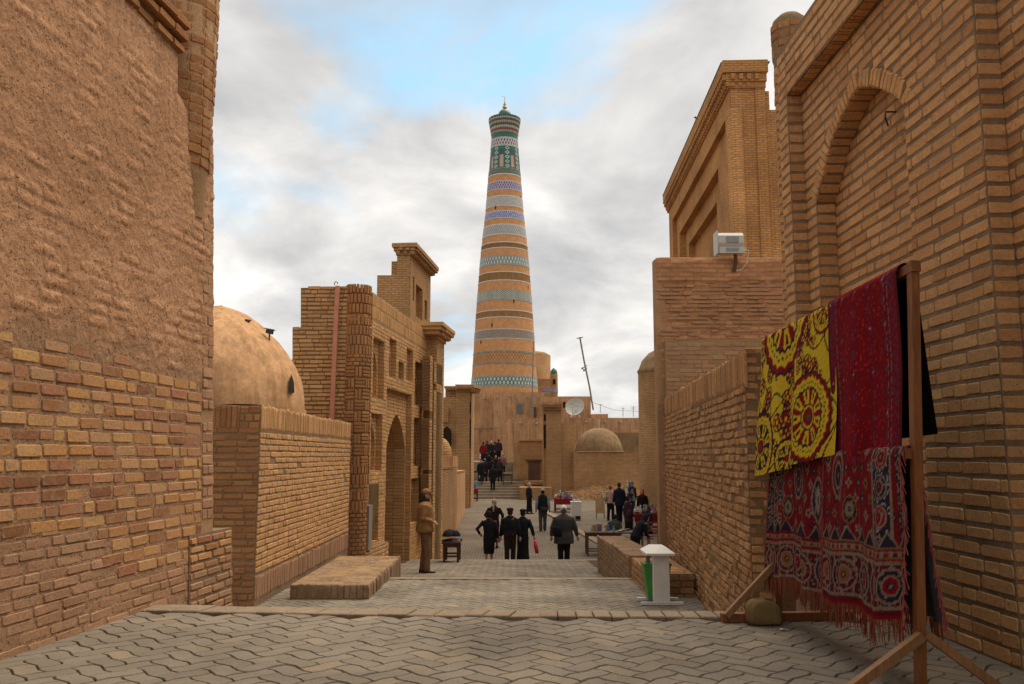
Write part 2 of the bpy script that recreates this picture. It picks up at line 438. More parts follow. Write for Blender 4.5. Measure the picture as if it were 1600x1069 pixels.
def brick_data(k, mat, nm='brick'):
    key = (k, mat.name, nm)
    if key not in _bt:
        me = bpy.data.meshes.new(nm); me.from_pydata([(x, y, z) for x, y, z in BT[k]], [], BF); me.materials.append(mat); _bt[key] = me
    return _bt[key]
def pix_size(b):
    P, U, Vv, N, w_, h_, o_ = b
    if N.dot(V3((0, 0, CAMZ)) - P) <= 0: return -1
    q = proj(P)
    if q is None or not (-10 < q[0] < 1610 and -10 < q[1] < 1080): return -1
    a = proj(P + U * (w_ / 2)); c = proj(P - U * (w_ / 2)); e = proj(P + Vv * (h_ / 2)); g = proj(P - Vv * (h_ / 2))
    if None in (a, c, e, g): return -1
    return abs((a[0] - c[0]) * (e[1] - g[1]) - (a[1] - c[1]) * (e[0] - g[0]))
def emit(parent, bricks, mat, limit=300, seen=None, name='brick', fill='brick_fill'):
    """the largest-looking bricks as parts of their own, all others joined into one part"""
    rank = sorted(range(len(bricks)), key=lambda i: -(pix_size(bricks[i]) if (seen is None or seen(bricks[i])) else -1))
    n = 0; rest = []
    for i in rank:
        if n < limit and pix_size(bricks[i]) > 25 and (seen is None or seen(bricks[i])):
            P, U, Vv, N, w_, h_, o_ = bricks[i]; vz = Vv.normalized(); nz = U.cross(vz)
            sg = 1 if nz.dot(N) > 0 else -1
            o = bpy.data.objects.new(name, brick_data(R.randrange(NB), mat, name)); COL.objects.link(o)
            m = Matrix((U * sg * w_, vz * h_, N * (o_ + BEMB))).transposed().to_4x4(); m.translation = P - N * BEMB
            o.parent = parent; o.matrix_parent_inverse = parent_inv(parent); o.matrix_basis = m; n += 1
        else: rest.append(bricks[i])
    if rest:
        vv = []; ff = []
        for P, U, Vv, N, w_, h_, o_ in rest:
            vz = Vv.normalized(); sg = 1 if U.cross(vz).dot(N) > 0 else -1; i0 = len(vv); t = BT[R.randrange(NB)]
            ux, uy, un = U * (w_ * sg), vz * h_, N * (o_ + BEMB); b_ = P - N * BEMB
            vv += [tuple(b_ + ux * x + uy * y + un * z) for x, y, z in t]
            ff += [tuple(i0 + q for q in f) for f in BF]
        me = bpy.data.meshes.new(fill); me.from_pydata(vv, [], ff); me.materials.append(mat)
        tag(link(fill, me, parent), kind='stuff')

# ------------------------------------------------------------------ materials of the place
M = {}
M['brick_old'] = brick_mat('brick_old', [(0.251, 0.106, 0.047), (0.427, 0.209, 0.087), (0.528, 0.263, 0.092), (0.503, 0.285, 0.136), (0.591, 0.326, 0.117), (0.378, 0.157, 0.081), (0.567, 0.303, 0.136)], dirt=0.25, smear=(0.367, 0.231, 0.148), smear_amt=0.5)
M['brick_pink'] = brick_mat('brick_pink', [(0.353, 0.190, 0.101), (0.425, 0.235, 0.131), (0.390, 0.200, 0.114), (0.472, 0.270, 0.146), (0.425, 0.220, 0.131)], dirt=0.3, smear=(0.345, 0.219, 0.126), smear_amt=0.6)
M['brick_buff'] = brick_mat('brick_buff', [(0.518, 0.274, 0.111), (0.610, 0.336, 0.141), (0.558, 0.289, 0.111), (0.674, 0.378, 0.161), (0.493, 0.248, 0.099)], dirt=0.22, smear=(0.378, 0.248, 0.131), smear_amt=0.5)
M['brick_portal'] = brick_mat('brick_portal', [(0.517, 0.263, 0.106), (0.633, 0.333, 0.136), (0.562, 0.280, 0.106), (0.676, 0.364, 0.153), (0.475, 0.222, 0.084), (0.620, 0.322, 0.136)], dirt=0.25, grain=0.3, smear=(0.333, 0.208, 0.105), smear_amt=0.45)
M['brick_rough'] = brick_mat('brick_rough', [(0.343, 0.164, 0.064), (0.475, 0.233, 0.093), (0.409, 0.191, 0.071), (0.528, 0.276, 0.111), (0.569, 0.306, 0.124)], dirt=0.4, grain=0.5, bump=0.9, smear=(0.278, 0.168, 0.085), smear_amt=0.7)
M['brick_facade'] = brick_mat('brick_facade', [(0.545, 0.293, 0.116), (0.623, 0.345, 0.141), (0.518, 0.265, 0.099), (0.687, 0.392, 0.164), (0.479, 0.240, 0.089)], dirt=0.3, smear=(0.378, 0.248, 0.131), smear_amt=0.4)
M['brick_red'] = brick_mat('brick_red', [(0.318, 0.141, 0.055), (0.403, 0.187, 0.071), (0.360, 0.159, 0.062), (0.466, 0.234, 0.085)], dirt=0.25)
M['brick_dull'] = brick_mat('brick_dull', [(0.20, 0.115, 0.065), (0.27, 0.165, 0.09), (0.23, 0.13, 0.075), (0.33, 0.215, 0.125), (0.29, 0.17, 0.10)], dirt=0.5, smear=(0.30, 0.215, 0.14), smear_amt=0.75)
M['mortar'] = mud_mat('mortar', (0.194, 0.127, 0.072), (0.263, 0.172, 0.101), (0.312, 0.213, 0.126), 1.6)
M['mortar_dark'] = mud_mat('mortar_dark', (0.150, 0.086, 0.042), (0.206, 0.122, 0.060), (0.250, 0.155, 0.081), 1.6)
M['mortar_pale'] = mud_mat('mortar_pale', (0.267, 0.169, 0.079), (0.333, 0.210, 0.100), (0.389, 0.256, 0.125), 1.6)
M['clay'] = mud_mat('clay', (0.317, 0.180, 0.091), (0.387, 0.224, 0.116), (0.446, 0.269, 0.145), 0.8)
M['clay_tint'] = mud_mat('clay_tint', (0.397, 0.208, 0.107), (0.476, 0.255, 0.134), (0.542, 0.299, 0.164), 0.9, 0.9, 0.32, True)
M['clay_dome'] = mud_mat('clay_dome', (0.428, 0.234, 0.112), (0.514, 0.288, 0.141), (0.563, 0.324, 0.163), 0.6, 0.35, 0.15, streak=0.28)
M['clay_far'] = mud_mat('clay_far', (0.404, 0.228, 0.117), (0.472, 0.271, 0.141), (0.526, 0.309, 0.163), 0.25, 0.5, 0.2, streak=0.28)
M['clay_grey'] = mud_mat('clay_grey', (0.194, 0.123, 0.062), (0.255, 0.166, 0.086), (0.299, 0.197, 0.105), 0.5, 0.7, 0.3, streak=0.28)
M['straw'] = mud_mat('earth', (0.13, 0.08, 0.04), (0.20, 0.13, 0.065), (0.33, 0.225, 0.12), 0.35, 1.0, 0.4)
M['kerb'] = mud_mat('kerb', (0.210, 0.156, 0.106), (0.261, 0.196, 0.133), (0.294, 0.224, 0.152), 1.5, 0.4, 0.15)
M['joint'] = mud_mat('joint', (0.07, 0.045, 0.028), (0.095, 0.062, 0.04), (0.13, 0.09, 0.06), 2.0)
M['course_k'] = coursed_mat('course_orange', [(0.575, 0.286, 0.099), (0.461, 0.225, 0.078)], (0.307, 0.164, 0.078), 0.27, 0.085, 0.014)
M['course_far'] = coursed_mat('course_far', [(0.512, 0.291, 0.132), (0.422, 0.235, 0.103)], (0.301, 0.171, 0.081), 0.28, 0.09, 0.016, 1.6)
M['course_block'] = coursed_mat('course_block', [(0.479, 0.236, 0.112), (0.399, 0.192, 0.090)], (0.359, 0.181, 0.094), 0.30, 0.085, 0.013, 2.5)
def paver_mat():
    t = NT('paver', 0.88, 0.25); oi = t.n('ShaderNodeObjectInfo')
    r = t.math('FRACT', t.math('ADD', t.geo().outputs['Random Per Island'], t.math('MULTIPLY', oi.outputs['Random'], 5.7)))
    c = t.ramp(r, [(0.0, (0.175, 0.142, 0.105)), (0.35, (0.212, 0.172, 0.126)), (0.75, (0.19, 0.155, 0.116)), (0.93, (0.22, 0.174, 0.122)), (1.0, (0.255, 0.194, 0.126))])
    g = t.noise(70, 5, 0.7); d = t.noise(1.1, 5, 0.6, dist=0.5)
    c = t.mix(c, t.ramp(g, [(0.28, 0.72), (0.72, 1.2)]), 1.0, 'MULTIPLY')
    c = t.mix(c, t.ramp(d, [(0.3, 0.62), (0.65, 1.14)]), 1.0, 'MULTIPLY')
    t.color(c); t.bump(g, 0.35, 0.006); return t.m
M['paver'] = paver_mat()
M['pave_far'] = coursed_mat('pave_far', [(0.20, 0.16, 0.118), (0.17, 0.136, 0.10)], (0.10, 0.074, 0.053), 0.20, 0.20, 0.02, 2.0)

# ------------------------------------------------------------------ ground: landing, terraces, street
T2Z = -0.84
def t3z(d): return -1.18 - 0.055 * (d - 15.0)
def stz(d): return -2.26 + 0.43 * (d - 25.5) / 32.5
WP = 0.112
_pv = {}
def inpoly(pl, x, y):
    c = False
    for k in range(len(pl)):
        (x0, y0), (x1, y1) = pl[k], pl[(k + 1) % len(pl)]
        if (y0 > y) != (y1 > y) and x < (x1 - x0) * (y - y0) / (y1 - y0) + x0: c = not c
    return c
def pavers(parent, pl, zf, limit=0):
    """interlocking wave pavers in a diagonal herringbone"""
    A = 0.0115; ca = cos(pi / 4); W = WP
    def dfm(p, q): return (p + A * sin(pi * q / W), q + A * sin(pi * p / W))
    def wxy(p, q): return (p * ca - q * ca, p * ca + q * ca)
    def local(kind, pa, pb, scl):
        a, b = pa, pb; w_, h_ = (2, 1) if kind == 0 else (1, 2); pts = []
        nx, ny = 2 * w_, 2 * h_
        for i in range(nx): pts.append((a + w_ * i / nx, b))
        for i in range(ny): pts.append((a + w_, b + h_ * i / ny))
        for i in range(nx): pts.append((a + w_ - w_ * i / nx, b + h_))
        for i in range(ny): pts.append((a, b + h_ - h_ * i / ny))
        cx, cy = a + w_ / 2, b + h_ / 2; g, ins = 0.0036 / W, 0.0035 / W; out = []
        for lev, (sh, z) in enumerate(((g, -0.022), (g, -0.007), (g + ins, 0.0))):
            ring = []
            for x, y in pts:
                X, Y = dfm(x * W, y * W); Cx, Cy = dfm(cx * W, cy * W) if False else (cx * W, cy * W)
                fx = 1 - 2 * sh / w_; fy = 1 - 2 * sh / h_
                px_, py_ = wxy((X - Cx) * fx, (Y - Cy) * fy); ring.append((px_, py_, z))
            out.append(ring)
        return out
    xs = [p[0] for p in pl]; ys = [p[1] for p in pl]
    cells = []
    cs = [(x, y) for x in (min(xs), max(xs)) for y in (min(ys), max(ys))]
    ps = [(x * ca + y * ca) / W for x, y in cs]; qs = [(-x * ca + y * ca) / W for x, y in cs]
    for a in range(int(min(ps)) - 2, int(max(ps)) + 2):
        for b in range(int(min(qs)) - 2, int(max(qs)) + 2):
            m = (a - b) % 4
            if m not in (0, 3): continue
            kind = 0 if m == 0 else 1; w_, h_ = (2, 1) if kind == 0 else (1, 2)
            x, y = wxy((a + w_ / 2) * W, (b + h_ / 2) * W)
            if inpoly(pl, x, y): cells.append((kind, a % 2, b % 2, x, y))
    def size(c):
        q = proj(V3((c[3], c[4], zf(c[4]))))
        return -1 if q is None or not (0 < q[0] < 1600 and q[1] < 1069) else 1 / q[2]
    cells.sort(key=lambda c: -size(c)); vv = []; ff = []
    for k, (kind, pa, pb, x, y) in enumerate(cells):
        z = zf(y) + R.uniform(-0.002, 0.002) + 0.006 * mnoise.noise(V3((x * 0.9, y * 0.9, 3))); key = (kind, pa, pb)
        if key not in _pv:
            rg = local(kind, pa, pb, 1); n = len(rg[0])
            v_ = rg[0] + rg[1] + rg[2]
            f_ = [tuple(2 * n + i for i in range(n))] + [(l * n + i, l * n + (i + 1) % n, (l + 1) * n + (i + 1) % n, (l + 1) * n + i) for l in (0, 1) for i in range(n)]
            me = bpy.data.meshes.new('paver'); me.from_pydata(v_, [], f_); me.materials.append(M['paver']); _pv[key] = (me, v_, f_)
        me, v_, f_ = _pv[key]
        if k < limit and size((kind, pa, pb, x, y)) > 0:
            o = bpy.data.objects.new('paver', me); COL.objects.link(o); o.parent = parent; o.matrix_parent_inverse = parent_inv(parent)
            o.location = (x, y, z); o.rotation_euler = (R.uniform(-0.008, 0.008), R.uniform(-0.008, 0.008), 0)
        else:
            i0 = len(vv); tx, ty = R.uniform(-0.01, 0.01), R.uniform(-0.01, 0.01); sl = zf(y + 0.5) - zf(y - 0.5)
            vv += [(x + p[0], y + p[1], z + p[2] + p[0] * tx + p[1] * (ty + sl)) for p in v_]; ff += [tuple(i0 + q for q in f) for f in f_]
    if vv:
        me = bpy.data.meshes.new('paver_fill'); me.from_pydata(vv, [], ff); me.materials.append(M['paver']); tag(link('paver_fill', me, parent), kind='stuff')

le = [on_z(235, 958, 0), on_z(560, 964, 0), on_z(800, 966.5, 0), on_z(1140, 969, 0)]      # the landing's edge
def edge_y(x):
    for p, q in zip(le, le[1:]):
        if x <= q.x or q is le[-1]: return p.y + (x - p.x) / (q.x - p.x) * (q.y - p.y)
mb = MB()
ex = [-3.1, -2, -1, 0, 1, 2, 3.2]
for x0, x1 in zip(ex, ex[1:]): mb.hexa([V3(p) for p in ((x0, -2, -1.0), (x1, -2, -1.0), (x1, edge_y(x1), -1.0), (x0, edge_y(x0), -1.0), (x0, -2, -0.012), (x1, -2, -0.012), (x1, edge_y(x1), -0.012), (x0, edge_y(x0), -0.012))])
landing = tag(mb.build('landing', M['joint']), kind='structure')
pl = [(-3.0, 1.6), (3.0, 1.6)] + [(x, edge_y(x) + 0.015) for x in (3.0, 1.5, 0, -1.5, -3.0)]
pavers(landing, pl, lambda y: 0.0, 300)
# the kerb course along the landing's edge: single blocks, a little uneven, a joint in front of them
x = -2.62; kb = []
while x < 2.4:
    wd = R.uniform(0.17, 0.22) if x < 0.0 else R.uniform(0.105, 0.118)
    if -0.35 < x < -0.2: wd = 0.115
    mb = MB(); y0 = edge_y(x) + 0.03 + R.uniform(-0.003, 0.003); y1 = edge_y(x + wd) + 0.03 + R.uniform(-0.003, 0.003); g = 0.004; zt = 0.012 + R.uniform(-0.003, 0.004); sk = 0.05 if x < 0 else 0.0
    bm = bmesh.new()
    P = [(x + g, y0, -0.14), (x + wd - g, y1, -0.14), (x + wd - g + sk, y1 + 0.21, -0.14), (x + g + sk, y0 + 0.21, -0.14)]
    vs_ = [bm.verts.new(p) for p in P] + [bm.verts.new((p[0], p[1], zt)) for p in P]
    for k in ((3, 2, 1, 0), (4, 5, 6, 7), (0, 1, 5, 4), (1, 2, 6, 5), (2, 3, 7, 6), (3, 0, 4, 7)): bm.faces.new([vs_[i] for i in k])
    bmesh.ops.bevel(bm, geom=[e for e in bm.edges if all(v.co.z > 0 for v in e.verts)], offset=0.006, segments=1, affect='EDGES')
    me = bpy.data.meshes.new('kerb_block'); bm.to_mesh(me); bm.free(); me.materials.append(M['kerb']); link('kerb_block', me, landing); x += wd
# steps down from the landing
mb = MB()
for k in range(5): mb.box(-3.2, 3.0, 5.85 + 0.3 * k, 6.15 + 0.3 * k, T2Z - 0.3, -0.16 * (k + 1))
tag(mb.build('steps', M['kerb']), kind='structure')
mb = MB(); mb.box(-3.6, 3.0, 7.2, 13.6, T2Z - 0.5, T2Z - 0.012)
terrace = tag(mb.build('terrace', M['joint']), kind='structure')
pavers(terrace, [(-3.2, 8.6), (2.7, 8.6), (2.7, 13.45), (-3.2, 13.45)], lambda y: T2Z, 0)
x = -2.0
while x < 1.85:
    wd = R.uniform(0.45, 0.6); mb = MB(); z = T2Z + R.uniform(0.002, 0.012)
    mb.box(x + 0.004, x + wd - 0.004, 13.45, 13.62, T2Z - 0.2, z); mb.build('kerb_block', M['kerb'], terrace); x += wd
mb = MB()
for k in range(2): mb.box(-3.2, 2.2, 13.6 + 0.4 * k, 14.0 + 0.4 * k, -1.6, T2Z - 0.13 * (k + 1))
tag(mb.build('steps', M['kerb']), kind='structure')
mb = MB(); mb.hexa([V3(p) for p in ((-4, 14.4, -2.4), (2.2, 14.4, -2.4), (2.2, 22.3, -2.4), (-4, 22.3, -2.4), (-4, 14.4, t3z(14.4) - 0.012), (2.2, 14.4, t3z(14.4) - 0.012), (2.2, 22.3, t3z(22.3) - 0.012), (-4, 22.3, t3z(22.3) - 0.012))])
ramp = tag(mb.build('ramp', M['joint']), kind='structure')
pavers(ramp, [(-2.9, 15.2), (1.9, 15.2), (1.9, 22.2), (-2.6, 22.2)], t3z, 0)
mb = MB(); mb.box(-2.5, 2.2, 22.15, 22.33, -2.4, t3z(22.3) + 0.006); mb.build('kerb', M['kerb'], ramp)
mb = MB()
for k in range(4): mb.box(-2.6, 2.2, 22.34 + 0.55 * k, 22.89 + 0.55 * k, -2.6, t3z(22.3) - 0.165 * (k + 1))
tag(mb.build('steps', M['kerb']), kind='structure')
mb = MB(); mb.q([(-14, 22.0, stz(22.0)), (30, 22.0, stz(22.0)), (30, 58.5, stz(58.5)), (-14, 58.5, stz(58.5))])
tag(mb.build('street', M['pave_far']), kind='structure')
mb = MB(); mb.q([(-900, -40, -3.6), (900, -40, -3.6), (900, 1500, -3.6), (-900, 1500, -3.6)])
tag(mb.build('ground', M['clay_grey']), kind='structure')
# the street's pale edging band (right)
mb = MB(); p = [on_z(975, 872, stz(26)), on_z(905, 832, stz(36)), on_z(866, 808, stz(45)), on_z(850, 800, stz(48))]
for a_, b_ in zip(p, p[1:]): mb.bar(a_ + V3((0, 0, 0.02)), b_ + V3((0, 0, 0.02)), 0.3, 0.10)
mb.build('kerb', M['kerb'], bpy.data.objects['street'])

# ------------------------------------------------------------------ left: the great battered wall
LF = Fr((-2.98, 0, 0), (0.0897, 1, 0), (-0.045, 0, 1))
lw = root('battered_wall', 'tall leaning wall of patched old brick with crumbling clay plaster above, at left', 'wall', (-2.9, 3, 0))
bnd = [LF.ab(*p) for p in ((0, 548), (80, 566), (150, 582), (230, 600), (318, 628))]
bnd = [(-3, bnd[0][1])] + bnd + [(8, bnd[-1][1])]
low = [LF.ab(*p) for p in ((0, 832), (67, 825), (140, 823), (146, 847), (166, 847), (168, 892), (196, 906), (281, 879), (337, 861), (356, 856))]
low = [(-3, low[0][1])] + low + [(9, low[-1][1])]
def itp(tab, a):
    for (x0, y0), (x1, y1) in zip(tab, tab[1:]):
        if x0 <= a <= x1: return y0 + (y1 - y0) * ((a - x0) / max(1e-6, x1 - x0))
    return tab[-1][1]
LEND = 7.0
def lw_s(a, b):
    """relief and tint of the clay face: plaster with embedded stones above, flush grey mortar below"""
    h = b - itp(bnd, a) + 0.16 * mnoise.noise(V3((a * 2.2, b * 3, 0))) + 0.10 * mnoise.noise(V3((a * 9, b * 14, 3)))
    k = min(1, max(0, h / 0.35)); k = k * k * (3 - 2 * k)
    ero = mnoise.fractal(V3((a * 6, b * 8, 9)), 0.85, 2.2, 6); st = mnoise.noise(V3((a * 9, b * 30, 5)))
    bb = b + 0.012 * mnoise.noise(V3((a * 1.5, b * 2, 2))) + 0.006 * ero; row = floor(bb / 0.082); fy = bb / 0.082 - row
    off = (sin(row * 91.7) * 437.5) % 1.0; aa = a / 0.235 + off + 0.06 * st; ci = floor(aa); fx = aa - ci
    hs = (sin(ci * 127.1 + row * 311.7) * 43758.5453) % 1.0; h2 = (sin(ci * 17.3 + row * 77.7) * 9631.77) % 1.0
    fx = min(fx, 1 - fx) * 0.235; fy = min(fy, 1 - fy) * 0.082
    body = max(0.0, min(1.0, (min(fx, fy) - 0.008 - 0.004 * h2) / 0.010)); show = max(0.0, min(1.0, (hs - 0.25 + 0.9 * mnoise.noise(V3((a * 1.7, b * 2.3, 31))) - 0.07 * max(0.0, h - 0.3)) * 2.0)); stone = body * show
    grit = mnoise.fractal(V3((a * 38, b * 52, 4)), 0.8, 2.1, 3)
    wsh = min(1, max(0, (b - 3.3) / 0.6)); run = max(0, mnoise.noise(V3((a * 14, b * 1.3, 40))))
    c = k * (0.012 + 0.007 * ero + 0.0035 * grit + (0.0050 + 0.007 * (h2 - 0.5)) * stone + 0.03 * run * wsh) + (1 - k) * (0.0035 + 0.002 * ero + 0.0034 * grit)
    t = 1.0 + k * (0.26 * stone * (0.2 + h2) - 0.16 * (1 - body) * show * h2 + 0.10 * grit) - 0.28 * wsh * max(0, mnoise.noise(V3((a * 7, b * 1.1, 70))))
    if a > 6.36: c -= 0.30 * min(1, max(0, (b - 3.62 - 0.1 * (7.0 - a)) / 0.35)) ** 2
    g = (1 - k) * 0.75
    return c, (t * (1 - 0.28 * g), t * (1 - 0.18 * g), t * (1 - 0.08 * g))
def lw_a(u): return -1.0 + 3.6 * u / 0.06 if u < 0.06 else 2.6 + (LEND - 2.6) * (u - 0.06) / 0.94
mb = MB(); NU, NV = 460, 430; mb.col = []
def lw_p(u, v):
    a = lw_a(u); b = -0.9 + v * 5.12; c, t = lw_s(a, b); mb.col.append(t); return LF.p(a, b, c)
mb.grid(lw_p, NU, NV, uvf=lambda u, v: (u * 8, v * 5.2))
mb.build('clay_face', M['clay_tint'], lw, True)
mb = MB(); mb.fbox(LF, -1.0, 6.4, -1.2, 4.2, -0.9, -0.03); mb.fbox(LF, 6.4, LEND, -1.2, 3.6, -0.9, -0.03); mb.build('wall_core', M['clay'], lw)
bl = lay(LF, [[(-1, 0.0), (LEND - 0.20, 0.0), (LEND - 0.20, 2.6), (-1, 2.6)]], 0.0, 0.084, 0.245, 0.017, 0.017, 0.0085, 0.0035, 0.01, mixhead=0.15, keep=lambda a, b: itp(low, a) < b < itp(bnd, a) + 0.05 * sin(a * 9) + 0.10)
emit(lw, bl, M['brick_old'], 220)
bl = lay(LF, [[(-1, -0.02), (LEND + 0.3, -0.02), (LEND + 0.3, 1.2), (-1, 1.2)]], 0.0, 0.060, 0.25, 0.010, 0.014, 0.008, 0.003, 0.01, mixhead=0.15, keep=lambda a, b: b < itp(low, a) and (a < LEND - 0.3 or b > 9))
emit(lw, bl, M['brick_pink'], 160)
# end pilaster of rough bricks, the low plinth in front of it, cornice and corner turret
pil = part_root('pilaster', lw, LF.p(6.8, 0, 0))
mb = MB(); mb.fbox(LF, LEND - 0.21, LEND + 0.002, -1, 3.5, -0.3, 0.006); mb.build('pilaster_core', M['clay'], pil)
emit(pil, lay(LF, [rect(LEND - 0.2, 0.44, LEND, 3.5)], 0.006, 0.085, 0.20, 0.014, 0.012, 0.008, 0.005, 0.15), M['brick_pink'], 60)
mb = MB(); mb.fbox(LF, LEND - 0.42, LEND + 0.34, -1.3, 0.43, -0.3, 0.016); mb.build('plinth', M['mortar'], lw)
bl = lay(LF, [rect(LEND - 0.42, -0.9, LEND + 0.34, 0.44)], 0.016, 0.066, 0.25, 0.02, 0.022, 0.010, 0.005)
emit(lw, [b for b in bl if b[0].z > 0.16], M['brick_old'], 40); emit(lw, [b for b in bl if b[0].z <= 0.16], M['brick_pink'], 40)
for k, (b_, c_, h_) in enumerate(((4.10, 0.03, 0.075), (4.19, 0.075, 0.075), (4.28, 0.10, 0.08))):
    mb = MB(); mb.fbox(LF, -1, 6.38, b_ - 0.01, b_ + 0.09, -0.9, c_ - 0.05); mb.build('cornice_course', M['mortar_dark'], lw)
    emit(lw, lay(LF, [rect(-1, b_, 6.40, b_ + h_)], c_ - 0.05, h_, 0.26, 0.018, 0.012, 0.06, 0.012, 0.0, mixhead=0), M['brick_red'], 30)
def cyl_bricks(c, r, z0, z1, H=0.085, L=0.24, a0=0, a1=2 * pi, jh=0.014, out=0.008, rough=0.003, taper=None):
    res = []; k = 0
    while z0 + (k + 1) * H <= z1 + 1e-6:
        z = z0 + (k + 0.5) * H; rr = r if taper is None else taper(z); a = a0 + (k % 2) * 0.5 * L / rr
        while a < a1 - 0.02:
            e = min(a + L / rr, a1); n = int(max(1, round((e - a) * rr / 0.1)))
            for i in range(n):       # short chords so the course follows the curve
                m = a + (e - a) * (i + 0.5) / n; N = V3((cos(m), sin(m), 0)); U = V3((-sin(m), cos(m), 0))
                res.append((V3((c[0], c[1], z + R.uniform(-1, 1) * rough)) + N * (rr * cos((e - a) / n / 2)), U, V3((0, 0, 1)), N, (e - a) * rr / n - (0.012 if i == n - 1 else 0.0), H - jh * R.uniform(0.7, 1.3), out + R.uniform(-1, 1) * rough))
            a = e
        k += 1
    return res
tc_ = LF.p(6.735, 4.2, -0.155); tc_ = V3((tc_.x, tc_.y, 0))
tur = part_root('corner_turret', lw, tc_ + V3((0, 0, 3.4)))
mb = MB(); mb.lathe([(0.24, 2.9), (0.27, 3.6), (0.285, 4.9), (0.25, 5.0), (0.0, 5.08)], tc_, 28); mb.build('turret_core', M['clay'], tur, True)
emit(tur, cyl_bricks(tc_, 0.276, 3.3, 4.9, 0.082, 0.24, -pi, pi * 0.6, rough=0.005, out=0.010, taper=lambda z: 0.262 + 0.012 * (z - 3.3)), M['brick_red'], 120)

# ------------------------------------------------------------------ left: the lower boundary wall and its stub end
L2 = Fr((-3.19, 11.0, 0), (0, 1, 0))
lo = root('boundary_wall', 'lower buff brick wall with upright brick coping beyond the leaning wall', 'wall', (-3.4, 14, T2Z))
mb = MB(); mb.box(-4.4, -3.19, 11.0, 11.45, T2Z - 0.8, 1.655); mb.box(-3.52, -3.192, 11.4, 17.15, T2Z - 0.8, 1.655); mb.build('wall_core', M['mortar'], lo)
emit(lo, lay(L2, [rect(0.0, T2Z + 0.40, 6.15, 1.34)], 0.0, 0.08, 0.265, 0.018, 0.014, 0.008, 0.004, 0.01), M['brick_buff'], 300)
emit(lo, soldiers(L2, 0, 6.15, 1.35, 1.66, W=0.062), M['brick_buff'], 60, name='coping_brick', fill='coping_fill')
emit(lo, soldiers(L2, 0, 6.15, T2Z + 0.07, T2Z + 0.38, W=0.07), M['brick_pink'], 60, name='footing_brick', fill='footing_fill')
SF = Fr((-4.4, 11.0, 0), (1, 0, 0))
emit(lo, lay(SF, [rect(0.0, T2Z, 1.20, 1.34)], 0.0, 0.082, 0.27, 0.026, 0.012, 0.010, 0.005, 0.0), M['brick_red'], 140)
emit(lo, soldiers(SF, 0, 0.95, 1.35, 1.66, W=0.07), M['brick_red'], 20, name='coping_brick', fill='coping_fill')
emit(lo, lay(SF, [rect(0.95, 1.35, 1.20, 1.66)], 0.0, 0.10, 0.25), M['brick_red'], 10, name='coping_brick', fill='coping_fill')

# mud dome behind it
dm = root('clay_dome', 'smooth clay plastered dome rising behind the lower brick wall at left', 'dome', at(338, 640, 14.6))
c0 = at(338, 640, 14.6); rD, hD = 1.47, 1.76
mb = MB()
def dome_fn(u, v):
    a = 2 * pi * u; t = v * pi / 2 * 1.0; n = 0.035 * mnoise.fractal(V3((cos(a) * 1.6, sin(a) * 1.6, v * 3.2)), 1.0, 2.0, 4)
    rr = rD * max(0.0, cos(t)) ** 1.42 + n * max(0.0, cos(t)); return (c0.x + rr * cos(a), c0.y + rr * sin(a), c0.z + hD * sin(t) + n)
mb.grid(dome_fn, 128, 60, closed=True); mb.lathe([(rD, -2.6), (rD + 0.01, 0.0)], c0, 64, cap=False)
mb.build('dome_shell', M['clay_dome'], dm, True)
def on_dome(px, py):
    o = V3((0, 0, CAMZ)); r = ray(px, py); best = None
    for k in range(400):
        p = o + r * (11 + k * 0.02); q = p - c0
        if 0 < q.z < hD and sqrt(q.x ** 2 + q.y ** 2) <= rD * (1 - (q.z / hD) ** 2) ** 0.71: return p
    return at(px, py, 14.6)
mb = MB(); vp = [on_dome(x, y) for x, y in ((452.5, 614), (460, 614), (459.5, 598), (455.5, 585), (452, 595))]
mb.q([q - (q - V3((0, 0, CAMZ))).normalized() * 0.035 for q in vp])
mb.build('vent_opening', plain('dark_hole', (0.03, 0.02, 0.012), 0.9, 0.1), dm)
black = plain('black_metal', (0.03, 0.028, 0.026), 0.5, 0.4, 0.1, 30)
for (px_, py_, sc_, lb) in ((421, 521, 1.0, 'small black flood lamp on a stem on the right shoulder of the clay dome'), (388, 503, 0.55, 'tiny dark lamp higher up on the clay dome, mostly hidden')):
    p = at(px_, py_ + 1, 14.3); la = root('flood_lamp', lb, 'lamp', p)
    mb = MB(); mb.tube([p + V3((0, 0, -0.12)), p + V3((0, 0, 0.02))], 0.014 * sc_); mb.build('stem', black, la)
    mb = MB(); mb.bar(p + V3((-0.05, 0, 0.05 * sc_)), p + V3((0.055 * sc_, 0, 0.03)), 0.09 * sc_, 0.07 * sc_); mb.build('lamp_head', black, la)
    mb = MB(); mb.bar(p + V3((-0.085 * sc_, 0, 0.095 * sc_)), p + V3((0.085 * sc_, 0, 0.065 * sc_)), 0.11 * sc_, 0.012); mb.build('hood', plain('grey_metal', (0.2, 0.19, 0.18), 0.5, 0.4), la)

